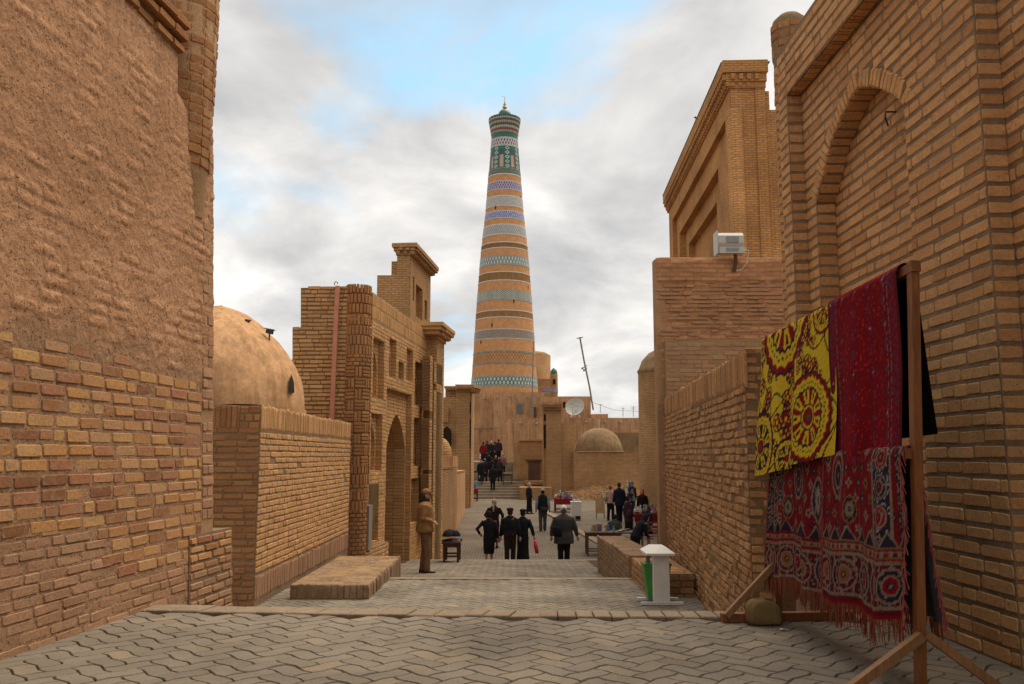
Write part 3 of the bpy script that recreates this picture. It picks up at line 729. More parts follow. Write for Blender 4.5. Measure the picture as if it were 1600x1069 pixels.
# low brick platform on the terrace
bp = root('brick_platform', 'low flat brick platform against the lower wall, left of the paved way', 'platform', (-2.5, 13, T2Z))
mb = MB(); mb.box(-2.9, -1.88, 11.62, 14.9, -1.7, T2Z + 0.185); mb.build('platform_core', M['mortar_pale'], bp)
PF = Fr((-2.9, 11.62, 0), (1, 0, 0)); PS = Fr((-1.88, 14.9, 0), (0, -1, 0), N=(1, 0, 0))
PS = Fr((-1.88, 11.62, 0), (0, 1, 0))
emit(bp, soldiers(PF, 0, 1.02, T2Z, T2Z + 0.19, W=0.085, out=0.012, rough=0.008), M['brick_dull'], 40)
emit(bp, soldiers(PS, 0, 3.28, T2Z - 0.2, T2Z + 0.19, W=0.13, out=0.012, rough=0.008), M['brick_dull'], 60)
PT = Fr((-2.9, 11.62, T2Z + 0.185), (1, 0, 0), (0, 1, 0), (0, 0, 1))
emit(bp, lay(PT, [rect(0.0, 0.0, 1.02, 3.26)], 0.0, 0.13, 0.26, 0.012, 0.012, 0.003, 0.002, 0.18), M['brick_dull'], 140)

# ------------------------------------------------------------------ right: the portal wall with its blind arch
JF = Fr((2.265, 8.0, 0), (0.015, -1, 0))
jw = root('portal_wall', 'near right brick wall with a blind pointed arch in a sunken panel', 'wall', (2.6, 5.5, 0))
A0, A1, A2, A3, BT_, BTOP = 1.16, 3.70, 4.06, 9.5, 3.99, 4.44
inner = [JF.ab(px, py, -0.12) for px, py in ((1281, 314), (1288, 271), (1298, 228), (1314, 189), (1329, 157), (1341, 139), (1359, 135), (1376, 139), (1394, 148), (1408, 158), (1416, 168))]
ax0 = JF.ab(1280, 400, -0.12)[0]; ax1 = JF.ab(1421, 300, -0.12)[0]
inner[0] = (ax0, inner[0][1]); inner[-1] = (ax1, inner[-1][1])
arch_l = [(ax0, -0.1), (ax1, -0.1)] + inner[::-1]
# ring outline
def offset_pts(pts, dd):
    r = []
    for k, p in enumerate(pts):
        a = pts[max(0, k - 1)]; b = pts[min(len(pts) - 1, k + 1)]; t = V3((b[0] - a[0], b[1] - a[1], 0)).normalized()
        r.append((p[0] - t.y * dd, p[1] + t.x * dd))
    return r
RW_ = 0.135
outer = offset_pts(inner, RW_)
ring_l = [(ax0, -0.1), (ax1, -0.1), (ax1, inner[-1][1])] + [q for q in outer[::-1][1:-1]] + [(ax0, inner[0][1])]
mb = MB()
mb.fbox(JF, 1.0, A3, -1.2, BTOP, -1.2, -0.42)                                   # the mass behind
mb.fbox(JF, 0.95, A0, -1.2, BTOP, -0.42, 0.0)                                    # far jamb of the sunken panel
mb.fbox(JF, A0, A1, BT_, BTOP, -0.42, 0.0)                                       # band over the panel
mb.poly(JF, [rect(A0, -0.3, A1, BT_), arch_l], -0.12); mb.rim(JF, arch_l, -0.12, -0.27); mb.poly(JF, [arch_l], -0.27)
mb.fbox(JF, A1 - 0.002, A2, -0.3, BTOP, -0.42, -0.245); mb.fbox(JF, A2, A3, -0.3, BTOP, -0.42, -0.37)
mb.q([JF.p(A1, -0.3, -0.12), JF.p(A1, -0.3, -0.42), JF.p(A1, BT_, -0.42), JF.p(A1, BT_, -0.12)])
mb.build('wall_core', M['mortar'], jw)
kw = dict(H=0.083, L=0.262, jh=0.019, jv=0.010, out=0.0055, rough=0.003)
pan = lay(JF, [rect(A0, 0.0, A1, BT_), ring_l], c=-0.12, mixhead=0.22, **kw)
emit(jw, pan, M['brick_portal'], 300, seen=lambda b: b[0].z > 0.9 or b[0].y < 4.0)
fl = part_root('arch_infill', jw, JF.p(2.2, 0.5, -0.27))
emit(fl, lay(JF, [arch_l], c=-0.27, mixhead=0.2, **kw), M['brick_portal'], 180, seen=lambda b: b[0].z > 1.4)
ja = part_root('jambs', jw, JF.p(1.2, 0.0, 0))
jf = Fr(JF.p(A0, 0, 0), -JF.N)       # faces the camera
emit(ja, lay(Fr(JF.p(A0, 0, 0), -JF.N), [rect(0.0, 0, 0.122, BT_)], **dict(kw, mixhead=0.0)), M['brick_portal'], 60)
emit(ja, lay(Fr(JF.p(A1, 0, -0.12), -JF.N), [rect(0.0, 0, 0.127, BTOP)], **dict(kw, mixhead=0.0)), M['brick_portal'], 60)
emit(ja, lay(Fr(JF.p(A2, 0, -0.245), -JF.N), [rect(0.0, 0, 0.127, BTOP)], **dict(kw, mixhead=0.0)), M['brick_portal'], 40)
emit(ja, [b for b in rim_bricks(JF, arch_l, -0.12, -0.27, 0.083, out=0.004) if b[0].z > 0.3], M['brick_portal'], 120)
# arch ring of bricks on edge
rg = []; acc = 0; pts = inner
L_ = [0]
for a, b in zip(pts, pts[1:]): L_.append(L_[-1] + sqrt((b[0] - a[0]) ** 2 + (b[1] - a[1]) ** 2))
s_ = 0.03
while s_ < L_[-1]:
    k = max(i for i in range(len(L_)) if L_[i] <= s_); k = min(k, len(pts) - 2); f_ = (s_ - L_[k]) / (L_[k + 1] - L_[k])
    p = [pts[k][i] + (pts[k + 1][i] - pts[k][i]) * f_ for i in (0, 1)]; t = V3((pts[k + 1][0] - pts[k][0], pts[k + 1][1] - pts[k][1], 0)).normalized(); n = (-t.y, t.x)
    rg.append((JF.p(p[0] + n[0] * RW_ * 0.48, p[1] + n[1] * RW_ * 0.48, -0.12), JF.U * t.x + JF.V * t.y, JF.U * n[0] + JF.V * n[1], JF.N, 0.046, RW_ * 0.92, 0.012 + R.uniform(-0.002, 0.003))); s_ += 0.057
emit(jw, rg, M['brick_portal'], 120, name='arch_brick', fill='arch_fill')
emit(jw, lay(JF, [rect(0.95, 0, A0, BTOP)], mixhead=0.6, **kw), M['brick_portal'], 100)
emit(jw, lay(JF, [rect(A0, BT_, A1, BTOP)], **kw), M['brick_portal'], 60)
sof = Fr(JF.p(A0, BT_, 0), JF.U, -JF.N, (0, 0, -1))
emit(ja, lay(sof, [rect(0, 0, A1 - A0, 0.12)], H=0.12, L=0.09, out=0.004), M['brick_portal'], 40)
emit(jw, lay(JF, [rect(A1, 0, A2, BTOP)], c=-0.245, **kw), M['brick_portal'], 60)
emit(jw, lay(JF, [rect(A2, 0, A2 + 1.0, BTOP)], c=-0.37, **kw), M['brick_portal'], 20)
# hook in the arch
p = JF.p(*JF.ab(1405, 175, -0.27), -0.25); mb = MB(); mb.tube([p, p + JF.N * 0.07, p + JF.N * 0.09 + V3((0, -0.03, -0.05)), p + JF.N * 0.05 + V3((0, 0.02, -0.09))], 0.006, 6); mb.build('iron_hook', black, jw)
# round corner shaft with its bulging cap
jc = V3((2.458, 7.22, 0)); cs = part_root('corner_shaft', jw, jc)
mb = MB(); mb.lathe([(0.148, -1.2), (0.148, 4.45), (0.158, 4.48), (0.160, 4.76), (0.145, 4.83), (0.09, 4.885), (0, 4.90)], jc, 28); mb.build('shaft_core', M['mortar'], cs, True)
emit(cs, cyl_bricks(jc, 0.149, 0.0, 4.45, 0.083, 0.2, pi * 0.6, pi * 1.75), M['brick_portal'], 150)
emit(cs, cyl_bricks(jc, 0.160, 4.48, 4.78, 0.075, 0.2, pi * 0.6, pi * 1.75, rough=0.006), M['brick_red'], 30)

# ------------------------------------------------------------------ right: the eroded lower wall
n0, n1 = V3((2.11, 7.8, 0)), V3((2.84, 16.1, 0)); RL = (n1 - n0).length
RF = Fr(n1, n0 - n1); zt0, zt1 = at(1165, 548, 7.8).z, at(1037, 622, 16.1).z     # near and far heights
rw = root('eroded_wall', 'weathered receding brick wall with upright coping behind the carpet rack', 'wall', (2.6, 11, T2Z))
def rtop(a): return zt1 + (zt0 - zt1) * a / RL
mb = MB()
for c_, cz in ((0.0, -0.45),):
    P = [RF.p(0, -1.4, cz), RF.p(RL, -1.4, cz), RF.p(RL, -1.4, 0), RF.p(0, -1.4, 0), RF.p(0, zt1 - 0.02, cz), RF.p(RL, zt0 - 0.02, cz), RF.p(RL, zt0 - 0.02, 0), RF.p(0, zt1 - 0.02, 0)]
    mb.hexa([P[i] for i in (0, 3, 2, 1, 4, 7, 6, 5)] if (P[1] - P[0]).cross(P[3] - P[0]).z < 0 else P)
mb.build('wall_core', M['mortar_dark'], rw)
bl = lay(RF, [[(0, T2Z), (RL, T2Z), (RL, zt0 - 0.33), (0, zt1 - 0.33)]], 0, 0.078, 0.24, 0.020, 0.016, 0.010, 0.009, 0.035, mixhead=0.4)
emit(rw, bl, M['brick_rough'], 300)
sd_ = []
a = 0.0
while a < RL:
    sd_.append((RF.p(a + 0.03, rtop(a) - 0.165, 0), RF.U, RF.V, RF.N, 0.046 * R.uniform(0.8, 1.1), 0.31, 0.008 + R.uniform(-0.004, 0.005))); a += 0.062
emit(rw, sd_, M['brick_rough'], 120, name='coping_brick', fill='coping_fill')
RE = Fr(n0, (1, 0, 0)); mb = MB(); mb.box(2.56, 3.5, 7.8, 8.25, -1.4, zt0 - 0.02); mb.build('end_core', M['mortar_dark'], rw)
emit(rw, lay(RE, [rect(0, -0.8, 1.3, zt0)], 0, 0.08, 0.25, 0.022, 0.012, 0.010, 0.008, 0.04), M['brick_rough'], 100)

# ------------------------------------------------------------------ right: block with the flood light, tall pishtaq, round tower
bk = root('rough_block', 'tall rough brick and clay block carrying the flood light', 'building', (4, 17, -1))
BKF = Fr((2.74, 16.12, 0), (1, 0, 0)); ztop = at(1100, 402, 16.1).z; zmid = at(1100, 532, 16.0).z
def blk(u, v):
    a = u * 3.6; b = -2 + v * (ztop + 2); e = mnoise.fractal(V3((a * 3, b * 9, 2)), 0.9, 2.0, 5); st = mnoise.noise(V3((a * 3.5, b * 22, 8)))
    soft = min(1.0, (ztop - b) / 0.12); lip = -0.05 * (1 - soft) ** 2
    out = 0.045 if b > ztop - 0.48 + 0.05 * e else 0.0
    left = min(1.0, a / 0.10); rnd = -0.05 * (1 - left) ** 2
    return BKF.p(a + 0.015 * e * (1 - left), b, 0.018 * e + 0.020 * st * (0.3 if out else 1) + out + lip + rnd)
mb = MB(); mb.grid(blk, 150, 220, uvf=lambda u, v: (u * 3.6, v * 6.8)); mb.build('front_face', M['course_block'], bk, True)
mb = MB(); mb.hexa([V3(p) for z in (-3, ztop - 0.03) for p in ((2.78, 16.2, z), (6.4, 16.2, z), (8.0, 24, z), (4.9, 24, z))]); mb.build('block_core', M['clay'], bk)
mb = MB(); mb.fbox(BKF, -0.03, 0.16, -2.4, ztop - 0.04, -0.25, 0.0); mb.build('edge_strip', M['clay'], bk)
LB = Fr((2.74, 16.0, 0), (1, 0, 0)); mb = MB(); mb.box(2.86, 6.2, 15.99, 16.15, -2.4, zmid); mb.build('footing_wall', M['mortar_pale'], bk)
emit(bk, lay(Fr((2.86, 15.99, 0), (1, 0, 0)), [rect(0, -0.9, 3.2, zmid)], 0, 0.082, 0.27, 0.016, 0.014, 0.008, 0.006, 0.08), M['brick_pink'], 200, seen=lambda b: b[0].z > 1.0)
rb = []
for k in range(240):   # thin eroded bricks showing through the clay
    a = R.uniform(0.1, 3.4); b = R.uniform(zmid + 0.05, ztop - 0.5)
    rb.append((BKF.p(a, round(b / 0.078) * 0.078, 0.0), BKF.U, BKF.V, BKF.N, R.uniform(0.12, 0.28), 0.045, R.uniform(0.018, 0.034)))
emit(bk, rb, M['brick_pink'], 100)
# flood light
p = at(1140, 380, 15.9); fl_ = root('flood_light', 'grey white flood light box on a bracket on top of the rough block', 'flood light', at(1148, 420, 15.9))
grey = plain('lamp_grey', (0.42, 0.40, 0.345), 0.45, 0.4, 0.08, 30); dgrey = plain('lamp_panel', (0.22, 0.22, 0.21), 0.5, 0.4)
q = [at(x, y, 15.9) for x, y in ((1119, 362), (1161, 361), (1162, 396), (1119, 397))]
def q4(mb, a, b, c, d, dy0, dy1): mb.hexa([v + V3((0, o, 0)) for o in (dy0,) for v in (d, c)] + [v + V3((0, dy1, 0)) for v in (c, d)] + [v + V3((0, dy0, 0)) for v in (a, b)] + [v + V3((0, dy1, 0)) for v in (b, a)])
mb = MB(); n = 10
prof = [(0.0, 0.0)] + [(0.17 * sin(pi / 2 * k / n), 0.30 - 0.14 * (1 - cos(pi / 2 * k / n)) ** 0.8 if False else 0.0) for k in range(0)]
x0, x1 = q[0].x, q[1].x; z1, z0 = q[0].z, q[2].z; y = 15.9
sec = [(y + 0.22, z0 + 0.14), (y + 0.0, z0 + 0.14), (y - 0.03, z0 + 0.2), (y - 0.02, z1 - 0.08), (y + 0.03, z1 - 0.02), (y + 0.1, z1), (y + 0.22, z1)]
mb.loft([[(x, a, b) for a, b in sec] for x in (x0 + 0.03, x1)]); mb.build('housing', grey, fl_)
mb = MB(); mb.box(x0 + 0.04, x1 + 0.01, y - 0.035, y + 0.2, z0, z0 + 0.125); mb.build('gear_box', grey, fl_)
mb = MB(); mb.box(x0, x0 + 0.022, y - 0.05, y + 0.25, z0 - 0.01, z1 + 0.01); mb.build('reflector_edge', grey, fl_)
mb = MB(); mb.box(x0 + 0.18, x1 - 0.1, y - 0.045, y - 0.02, z0 + 0.2, z1 - 0.1); mb.build('label_plate', dgrey, fl_)
mb = MB(); mb.box(x0 + 0.17, x1 - 0.1, y - 0.045, y - 0.03, z0 + 0.035, z0 + 0.1); mb.build('label_plate', dgrey, fl_)
mb = MB(); mb.tube([at(1149, 396, 16.0), at(1150, 410, 16.02), at(1147, 424, 16.04)], 0.035, 8); mb.build('bracket', plain('rust', (0.10, 0.05, 0.03), 0.9), fl_)
mb = MB(); mb.tube([at(1160, 388, 15.92), at(1170, 392, 15.95), at(1168, 410, 16.0), at(1158, 422, 16.05), at(1146, 424, 16.05)], 0.008, 6); mb.build('cable', plain('cable', (0.55, 0.5, 0.4), 0.6), fl_)

# tall portal beyond
kb = root('tall_portal', 'tall orange brick portal with cornice and sunken panels behind the flood light', 'building', (8, 34, -2))
KF = Fr((8.03, 43.0, 0), (-0.042, -1, 0)); KL = 15.05
kt = at(1135, 99, 28).z; kx0 = KF.p(KL, 0, 0).x
th = at(1193, 110, 28).x - kx0
lp = []
def kp(px, py, c=0.0): return KF.ab(px, py, c)
r1 = [kp(1059, 330), kp(1133, 188)]; r2 = [kp(1063, 358, -0.2), kp(1122, 262, -0.2)]; r3 = [kp(1069, 372, -0.5), kp(1119, 288, -0.5)]
R1 = rect(1.2, -2, r1[1][0], r1[1][1]); R2 = rect(2.0, -2, r2[1][0], r2[1][1]); R3 = rect(2.8, 2, r3[1][0], r2[1][1] - 0.75)
mb = MB(); mb.poly(KF, [rect(0, -2.5, KL, kt - 0.9), R1]); mb.rim(KF, R1, 0, -0.2); mb.poly(KF, [R1, R2], -0.2); mb.rim(KF, R2, -0.2, -0.5); mb.poly(KF, [R2, R3], -0.5); mb.rim(KF, R3, -0.5, -0.8); mb.poly(KF, [R3], -0.8)
mb.build('front_wall', M['course_k'], kb)
mb = MB(); mb.box(kx0 + 0.01, kx0 + th, 27.98, 28.4, -3, kt - 0.9); mb.fbox(KF, 0, KL, -3, kt - 0.9, -th, -0.85)
z1_, z2_ = at(1195, 142, 28).z, at(1205, 171, 28).z; x1_, x2_ = at(1202, 150, 28).x, at(1240, 180, 28).x
mb.box(kx0 + th - 0.01, x1_, 28.02, 29.5, -3, z1_); mb.box(x1_ - 0.01, x2_ + 1.0, 28.04, 29.5, -3, z2_)
mb.build('side_wall', M['course_k'], kb)
ko = KF.p(KL, 0, 0); cc = V3((at(1152, 250, 27.9).x, 28.05, 0)); mb = MB(); mb.lathe([(0.27, -3), (0.27, at(1150, 172, 27.9).z), (0.2, at(1150, 170, 27.9).z + 0.02)], cc, 20); mb.build('corner_shaft', M['course_k'], kb, True)
for k, (o_, b0_, b1_) in enumerate(((0.06, -0.92, -0.72), (0.14, -0.72, -0.42), (0.26, -0.42, 0.0))):
    mb = MB(); mb.fbox(KF, -0.2, KL + o_ * 0.8, kt + b0_, kt + b1_, -th - o_ * 0.3, o_); mb.build('cornice', M['course_k'], kb)
mb = MB()
for row, (b0_, b1_, o_) in enumerate(((-0.86, -0.74, 0.14), (-0.66, -0.46, 0.24))):
    a = 0
    while a < KL:
        mb.fbox(KF, a, a + 0.16, kt + b0_, kt + b1_, 0.0, o_); a += 0.30
    x = kx0
    while x < kx0 + th - 0.1:
        mb.box(x, x + 0.14, 28 - o_, 28.1, kt + b0_, kt + b1_); x += 0.27
tag(mb.build('dentils', M['course_k'], kb), kind='stuff')
wa = kp(1097, 352, -0.8); mb = MB(); mb.fbox(KF, wa[0] - 0.35, wa[0] + 0.35, wa[1] - 0.42, wa[1] + 0.42, -0.9, -0.76); mb.build('window', plain('pane', (0.22, 0.24, 0.22), 0.3, 0.5), kb)
mb = MB(); mb.box(kx0 - 0.06, kx0 + th + 0.2, 27.9, 28.3, kt, kt + 0.03); mb.fbox(KF, -0.2, KL, kt, kt + 0.03, -th, 0.28); mb.build('flashing', plain('green_flashing', (0.05, 0.10, 0.07), 0.6), kb)
# pigeon on the cornice
p = at(1091, 187, 36); bd = root('pigeon', 'small dark pigeon perched on the sloping cornice line of the tall portal', 'bird', p - V3((0, 0, 0.1)))
mb = MB(); mb.ell(p, 0.13, 0.09, 0.085, 10, 8); mb.ell(p + V3((-0.12, 0, 0.1)), 0.05, 0.045, 0.05, 8, 6); mb.tube([p + V3((0.08, 0, 0)), p + V3((0.26, 0, 0.02))], [0.06, 0.02], 6); mb.tube([p + V3((-0.16, 0, 0.1)), p + V3((-0.21, 0, 0.09))], [0.015, 0.004], 5)
mb.tube([p + V3((0, 0.02, -0.06)), p + V3((0, 0.02, -0.12))], 0.01, 5); mb.build('bird_body', black, bd, True)
# round tower with a dome
d_ = 46.0; tw = root('round_tower', 'round clay tower with low domed top left of the rough block', 'tower', (8, d_, stz(46)))
xl = at(1001, 640, d_).x; rT = 1.5; tcx = V3((xl + rT, d_ + 0.6, 0)); zc_ = at(1010, 578, d_).z; za = at(1028, 549, d_).z
mb = MB(); mb.lathe([(rT * 1.03, -3), (rT * 1.0, zc_ - 0.05)], tcx, 40, cap=False); mb.build('drum', M['course_far'], tw, True)
mb = MB(); mb.lathe([(rT + 0.03, zc_ - 0.12), (rT + 0.05, zc_), (rT * 0.97, zc_ + 0.12), (rT * 0.86, zc_ + (za - zc_) * 0.55), (rT * 0.62, zc_ + (za - zc_) * 0.95), (rT * 0.3, za + 0.22), (0, za + 0.3)], tcx, 40); mb.build('cap', M['clay_grey'], tw, True)

# ------------------------------------------------------------------ right: low parapets by the steps
def brick_box(name, label, x0, x1, y0, y1, z0, z1, mat, core, lim=60, skew=0.0, z1b=None, H=0.085):
    """low wall: courses on its street face and near end, bricks laid flat on top"""
    r = root(name, label, 'wall', ((x0 + x1) / 2, (y0 + y1) / 2, z0)); zb = z1 if z1b is None else z1b
    P = [V3((x0, y0, z0)), V3((x1, y0, z0)), V3((x1 + skew, y1, z0)), V3((x0 + skew, y1, z0)), V3((x0, y0, z1)), V3((x1, y0, z1)), V3((x1 + skew, y1, zb)), V3((x0 + skew, y1, zb))]
    mb = MB(); mb.hexa(P); mb.build('wall_core', core, r)
    fs = Fr((x0 + skew, y1, 0), (-skew, y0 - y1, 0)); ln = sqrt(skew ** 2 + (y1 - y0) ** 2)
    emit(r, lay(fs, [[(0, z0), (ln, z0), (ln, z1), (0, zb)]], 0, H, 0.26, out=0.006), mat, lim)
    emit(r, lay(Fr((x0, y0, 0), (1, 0, 0)), [rect(0, z0, x1 - x0, z1)], 0, H, 0.26, out=0.006), mat, lim)
    ft = Fr((x0, y0, z1), (1, 0, 0), V3((skew, y1 - y0, zb - z1)).normalized()); ft.N = V3((0, 0, 1))
    emit(r, lay(ft, [rect(0, 0, x1 - x0, ln)], 0, 0.13, 0.26, 0.010, 0.010, out=0.004, rough=0.002), mat, lim)
    return r
brick_box('low_parapet', 'near low brick parapet behind the white bin on the terrace', 1.84, 2.42, 11.8, 13.62, T2Z - 0.3, T2Z + 0.30, M['brick_rough'], M['mortar_dark'])
brick_box('low_parapet', 'farther smooth topped brick parapet running down beside the stalls', 1.80, 2.32, 13.66, 18.4, t3z(20) - 0.6, T2Z + 0.33, M['brick_dull'], M['mortar_pale'], skew=-0.02, z1b=T2Z + 0.20)

# ------------------------------------------------------------------ the waste bin
bx = on_z(1034, 945, T2Z); wb = root('waste_bin', 'white roofed post bin with green container on the terrace', 'bin', bx)
white = plain('white_paint', (0.62, 0.58, 0.52), 0.5, 0.35, 0.06, 12); green = plain('green_plastic', (0.045, 0.20, 0.035), 0.45, 0.4, 0.1, 8)
sc_ = bx.y / F * 1.03
def bpx(x): return (x - 1034) * sc_
mb = MB(); mb.box(bx.x + bpx(1023), bx.x + bpx(1046), bx.y - 0.02, bx.y + 0.12, T2Z + 0.02, T2Z + 0.61); mb.build('post', white, wb)
for dy in (-0.06, 0.28):
    mb = MB(); mb.box(bx.x + bpx(1003), bx.x + bpx(1065), bx.y + dy, bx.y + dy + 0.05, T2Z + 0.004, T2Z + 0.04); mb.build('foot_bar', white, wb)
mb = MB(); e = 0.07
X0, X1 = bx.x + bpx(1011), bx.x + bpx(1054); Z = T2Z + 0.615; Yc = bx.y + 0.17; 
b4 = [(X0, bx.y - 0.10), (X1, bx.y - 0.10), (X1, bx.y + 0.44), (X0, bx.y + 0.44)]; t4 = [(X0 + 0.10, bx.y - 0.0), (X1 - 0.10, bx.y - 0.0), (X1 - 0.10, bx.y + 0.34), (X0 + 0.10, bx.y + 0.34)]
mb.hexa([V3((x, y, Z)) for x, y in b4] + [V3((x, y, Z + 0.025)) for x, y in b4]); mb.hexa([V3((x, y, Z + 0.025)) for x, y in b4] + [V3((x, y, Z + 0.095)) for x, y in t4]); mb.build('roof', white, wb)
mb = MB(); g0, g1 = bx.x + bpx(1011), bx.x + bpx(1051)
lo4 = [(g0 + 0.05, bx.y + 0.12), (g1 - 0.05, bx.y + 0.12), (g1 - 0.05, bx.y + 0.34), (g0 + 0.05, bx.y + 0.34)]; hi4 = [(g0, bx.y + 0.10), (g1, bx.y + 0.10), (g1, bx.y + 0.38), (g0, bx.y + 0.38)]
mb.hexa([V3((x, y, T2Z + 0.05)) for x, y in lo4] + [V3((x, y, T2Z + 0.47)) for x, y in hi4]); mb.build('container', green, wb)
mb = MB(); mb.box(g0 - 0.01, g1 + 0.01, bx.y + 0.095, bx.y + 0.39, T2Z + 0.465, T2Z + 0.49); mb.build('rim', green, wb)
mb = MB(); mb.box(bx.x + bpx(1017), bx.x + bpx(1023), bx.y + 0.26, bx.y + 0.3, T2Z + 0.45, Z); mb.build('post', plain('bin_grey', (0.2, 0.2, 0.19), 0.6), wb)

# ------------------------------------------------------------------ left: the madrasa front with niches and arches
EF = Fr((-4.867, 0, 0), (0.105, 1, 0)); EU = sqrt(1 + 0.105 ** 2)
eb = root('madrasa_front', 'two storey brick facade of niches with a deep pointed doorway, left of the street', 'building', (-3.0, 19, -1.4))
ea = lambda px, py, c=0.0: EF.ab(px, py, c)
E0 = ea(577, 700)[0]; E1 = ea(666, 620)[0]; EB = -1.7; ET = 4.47
dz = 0.13
def niche(px0, px1, py0, py1, arch_top=None):
    """outer rectangle on the face; pointed blind arch inside it"""
    a0 = ea(px0, (py0 + py1) / 2)[0]; a1 = ea(px1, (py0 + py1) / 2)[0]; b1 = ea((px0 + px1) / 2, py0)[1]; b0 = ea((px0 + px1) / 2, py1)[1]
    return rect(a0, b0, a1, b1)
outer_n = {'n1': niche(582.5, 600, 530, 623), 'n2': niche(608, 619, 530, 590), 'n3': niche(622.5, 631, 566, 593), 'n4': niche(635, 645, 546, 596), 'n5': niche(648, 659.5, 565, 634),
           'm1': niche(579, 596.5, 646, 736), 'm2': niche(646, 657.5, 653, 730), 'l1': niche(573.5, 591, 757, 847), 'l2': niche(641.5, 654, 746, 817)}
pa0, pa1 = ea(601.5, 760)[0], ea(641, 760)[0]; pt = ea(622, 611)[1]
portal = rect(pa0, EB, pa1, pt)
door_a = (ea(601.5, 760, -dz)[0] + 0.05, ea(631.5, 760, -dz)[0]); door_top = ea(619, 648, -dz)[1]; door_sp = ea(602, 700, -dz)[1]
door = arch(door_a[0], door_a[1], EB, door_sp, door_top)
face_l = [rect(E0, EB, E1, ET)] + list(outer_n.values()) + [portal]
mb = MB(); mb.poly(EF, face_l); bricks = lay(EF, [rect(E0, EB, E1, ET - 0.56)] + face_l[1:], 0, 0.082, 0.262, 0.014, 0.012, 0.0055, 0.004, 0.0); rimb = []; inb = []
for k, l in outer_n.items():
    a0, a1 = l[0][0], l[1][0]; b0, b1 = l[0][1], l[2][1]; w_ = a1 - a0; h_ = b1 - b0
    mb.rim(EF, l, 0, -dz); rimb += rim_bricks(EF, l, 0, -dz, 0.082, out=0.004)
    if k == 'n3': mb.poly(EF, [l], -dz - 0.25); mb.rim(EF, l, -dz, -dz - 0.25); continue
    ar = arch(a0 + w_ * 0.12, a1 - w_ * 0.14, b0 + 0.02, b0 + h_ * 0.52, b0 + h_ * 0.83)
    mb.poly(EF, [l, ar], -dz); mb.rim(EF, ar, -dz, -2.2 * dz); mb.poly(EF, [ar], -2.2 * dz)
    inb += lay(EF, [l, ar], -dz, 0.082, 0.25, out=0.005); inb += lay(EF, [ar], -2.2 * dz, 0.082, 0.25, out=0.005); rimb += rim_bricks(EF, ar, -dz, -2.2 * dz, 0.082, out=0.003)
mb.rim(EF, portal, 0, -dz); rimb += rim_bricks(EF, portal, 0, -dz, 0.082, out=0.004)
mb.poly(EF, [portal, door], -dz); inb += lay(EF, [portal, door], -dz, 0.082, 0.262, out=0.006)
mb.rim(EF, door, -dz, -1.8); rimb += rim_bricks(EF, door, -dz, -1.8, 0.082, out=0.006)
mb.poly(EF, [door], -1.8)
mb.fbox(EF, E0 + 0.4, E1, EB, ET - 2.2, -2.2, -1.9)
mb.fbox(EF, E0, E1, ET - 0.05, ET - 0.003, -1.0, -0.01)
mb.build('facade_wall', M['mortar_pale'], eb)
emit(eb, bricks, M['brick_facade'], 300)
nb = part_root('niches', eb, EF.p((E0 + E1) / 2, 0, -dz)); emit(nb, inb, M['brick_facade'], 150); emit(nb, rimb, M['brick_facade'], 150)
emit(eb, soldiers(EF, E0, E1, ET - 0.55, ET - 0.28, W=0.065, out=0.006), M['brick_facade'], 60, name='parapet_brick', fill='parapet_fill')
emit(eb, soldiers(EF, E0, E1, ET - 0.275, ET, W=0.065, out=0.006), M['brick_facade'], 60, name='parapet_brick', fill='parapet_fill')
# plinth ledge at the near end
mb = MB(); l0 = ea(541, 862); mb.fbox(EF, E0 - 0.5, ea(600, 850)[0], EB, -0.86, -0.3, 0.10); mb.build('plinth', M['mortar'], eb)
emit(eb, lay(EF, [rect(E0 - 0.5, EB, ea(600, 850)[0], -0.86)], 0.10, 0.082, 0.26, out=0.006), M['brick_facade'], 40)
mb = MB(); gp = at(548, 830, 17.1); mb.fbox(EF, E0 - 0.42, E0 - 0.16, -0.86, at(548, 792, 17.2).z, 0.0, 0.14); mb.build('grey_buttress', plain('cement', (0.23, 0.19, 0.145), 0.9), eb)
# corner shaft with patterned brickwork
ec = V3((at(554, 640, 17.5).x, 17.66, 0)); er = 0.262; cs = part_root('corner_shaft', eb, ec); ect = at(552, 447, 17.25).z
mb = MB(); mb.lathe([(er, -1.6), (er - 0.01, ect - 0.7), (er - 0.03, ect)], ec, 30); mb.build('shaft_core', M['mortar_dark'], cs, True)
pb = []
def cyl_piece(z, a, w_, h_, out=0.008): N = V3((cos(a), sin(a), 0)); return (V3((ec.x, ec.y, z)) + N * (er - 0.012), V3((-sin(a), cos(a), 0)), V3((0, 0, 1)), N, w_, h_, out + R.uniform(-0.003, 0.003) + 0.01)
def zone(z0, z1, kind):
    z = z0
    if kind == 'up':
        k = 0
        while z < z1 - 0.05:
            a = pi + 0.2 + (k % 2) * 0.12
            while a < 2 * pi + 0.5: pb.append(cyl_piece(z + 0.1, a, 0.058, 0.19)); a += 0.078 / er
            z += 0.205; k += 1
    elif kind == 'weave':
        k = 0
        while z < z1 - 0.05:
            a = pi + 0.2; i = k
            while a < 2 * pi + 0.5:
                if i % 2: [pb.append(cyl_piece(z + 0.045 + 0.07 * q, a + 0.105 / er, 0.20, 0.056)) for q in range(3)]; a += 0.22 / er
                else: [pb.append(cyl_piece(z + 0.105, a + (0.035 + 0.07 * q) / er, 0.055, 0.20)) for q in range(2)]; a += 0.15 / er
                i += 1
            z += 0.225; k += 1
    else:
        k = 0
        while z < z1 - 0.03:
            a = pi + 0.2 + (k % 2) * 0.2
            while a < 2 * pi + 0.5: pb.append(cyl_piece(z + 0.04, a, 0.11, 0.06)); a += 0.13 / er
            z += 0.08; k += 1
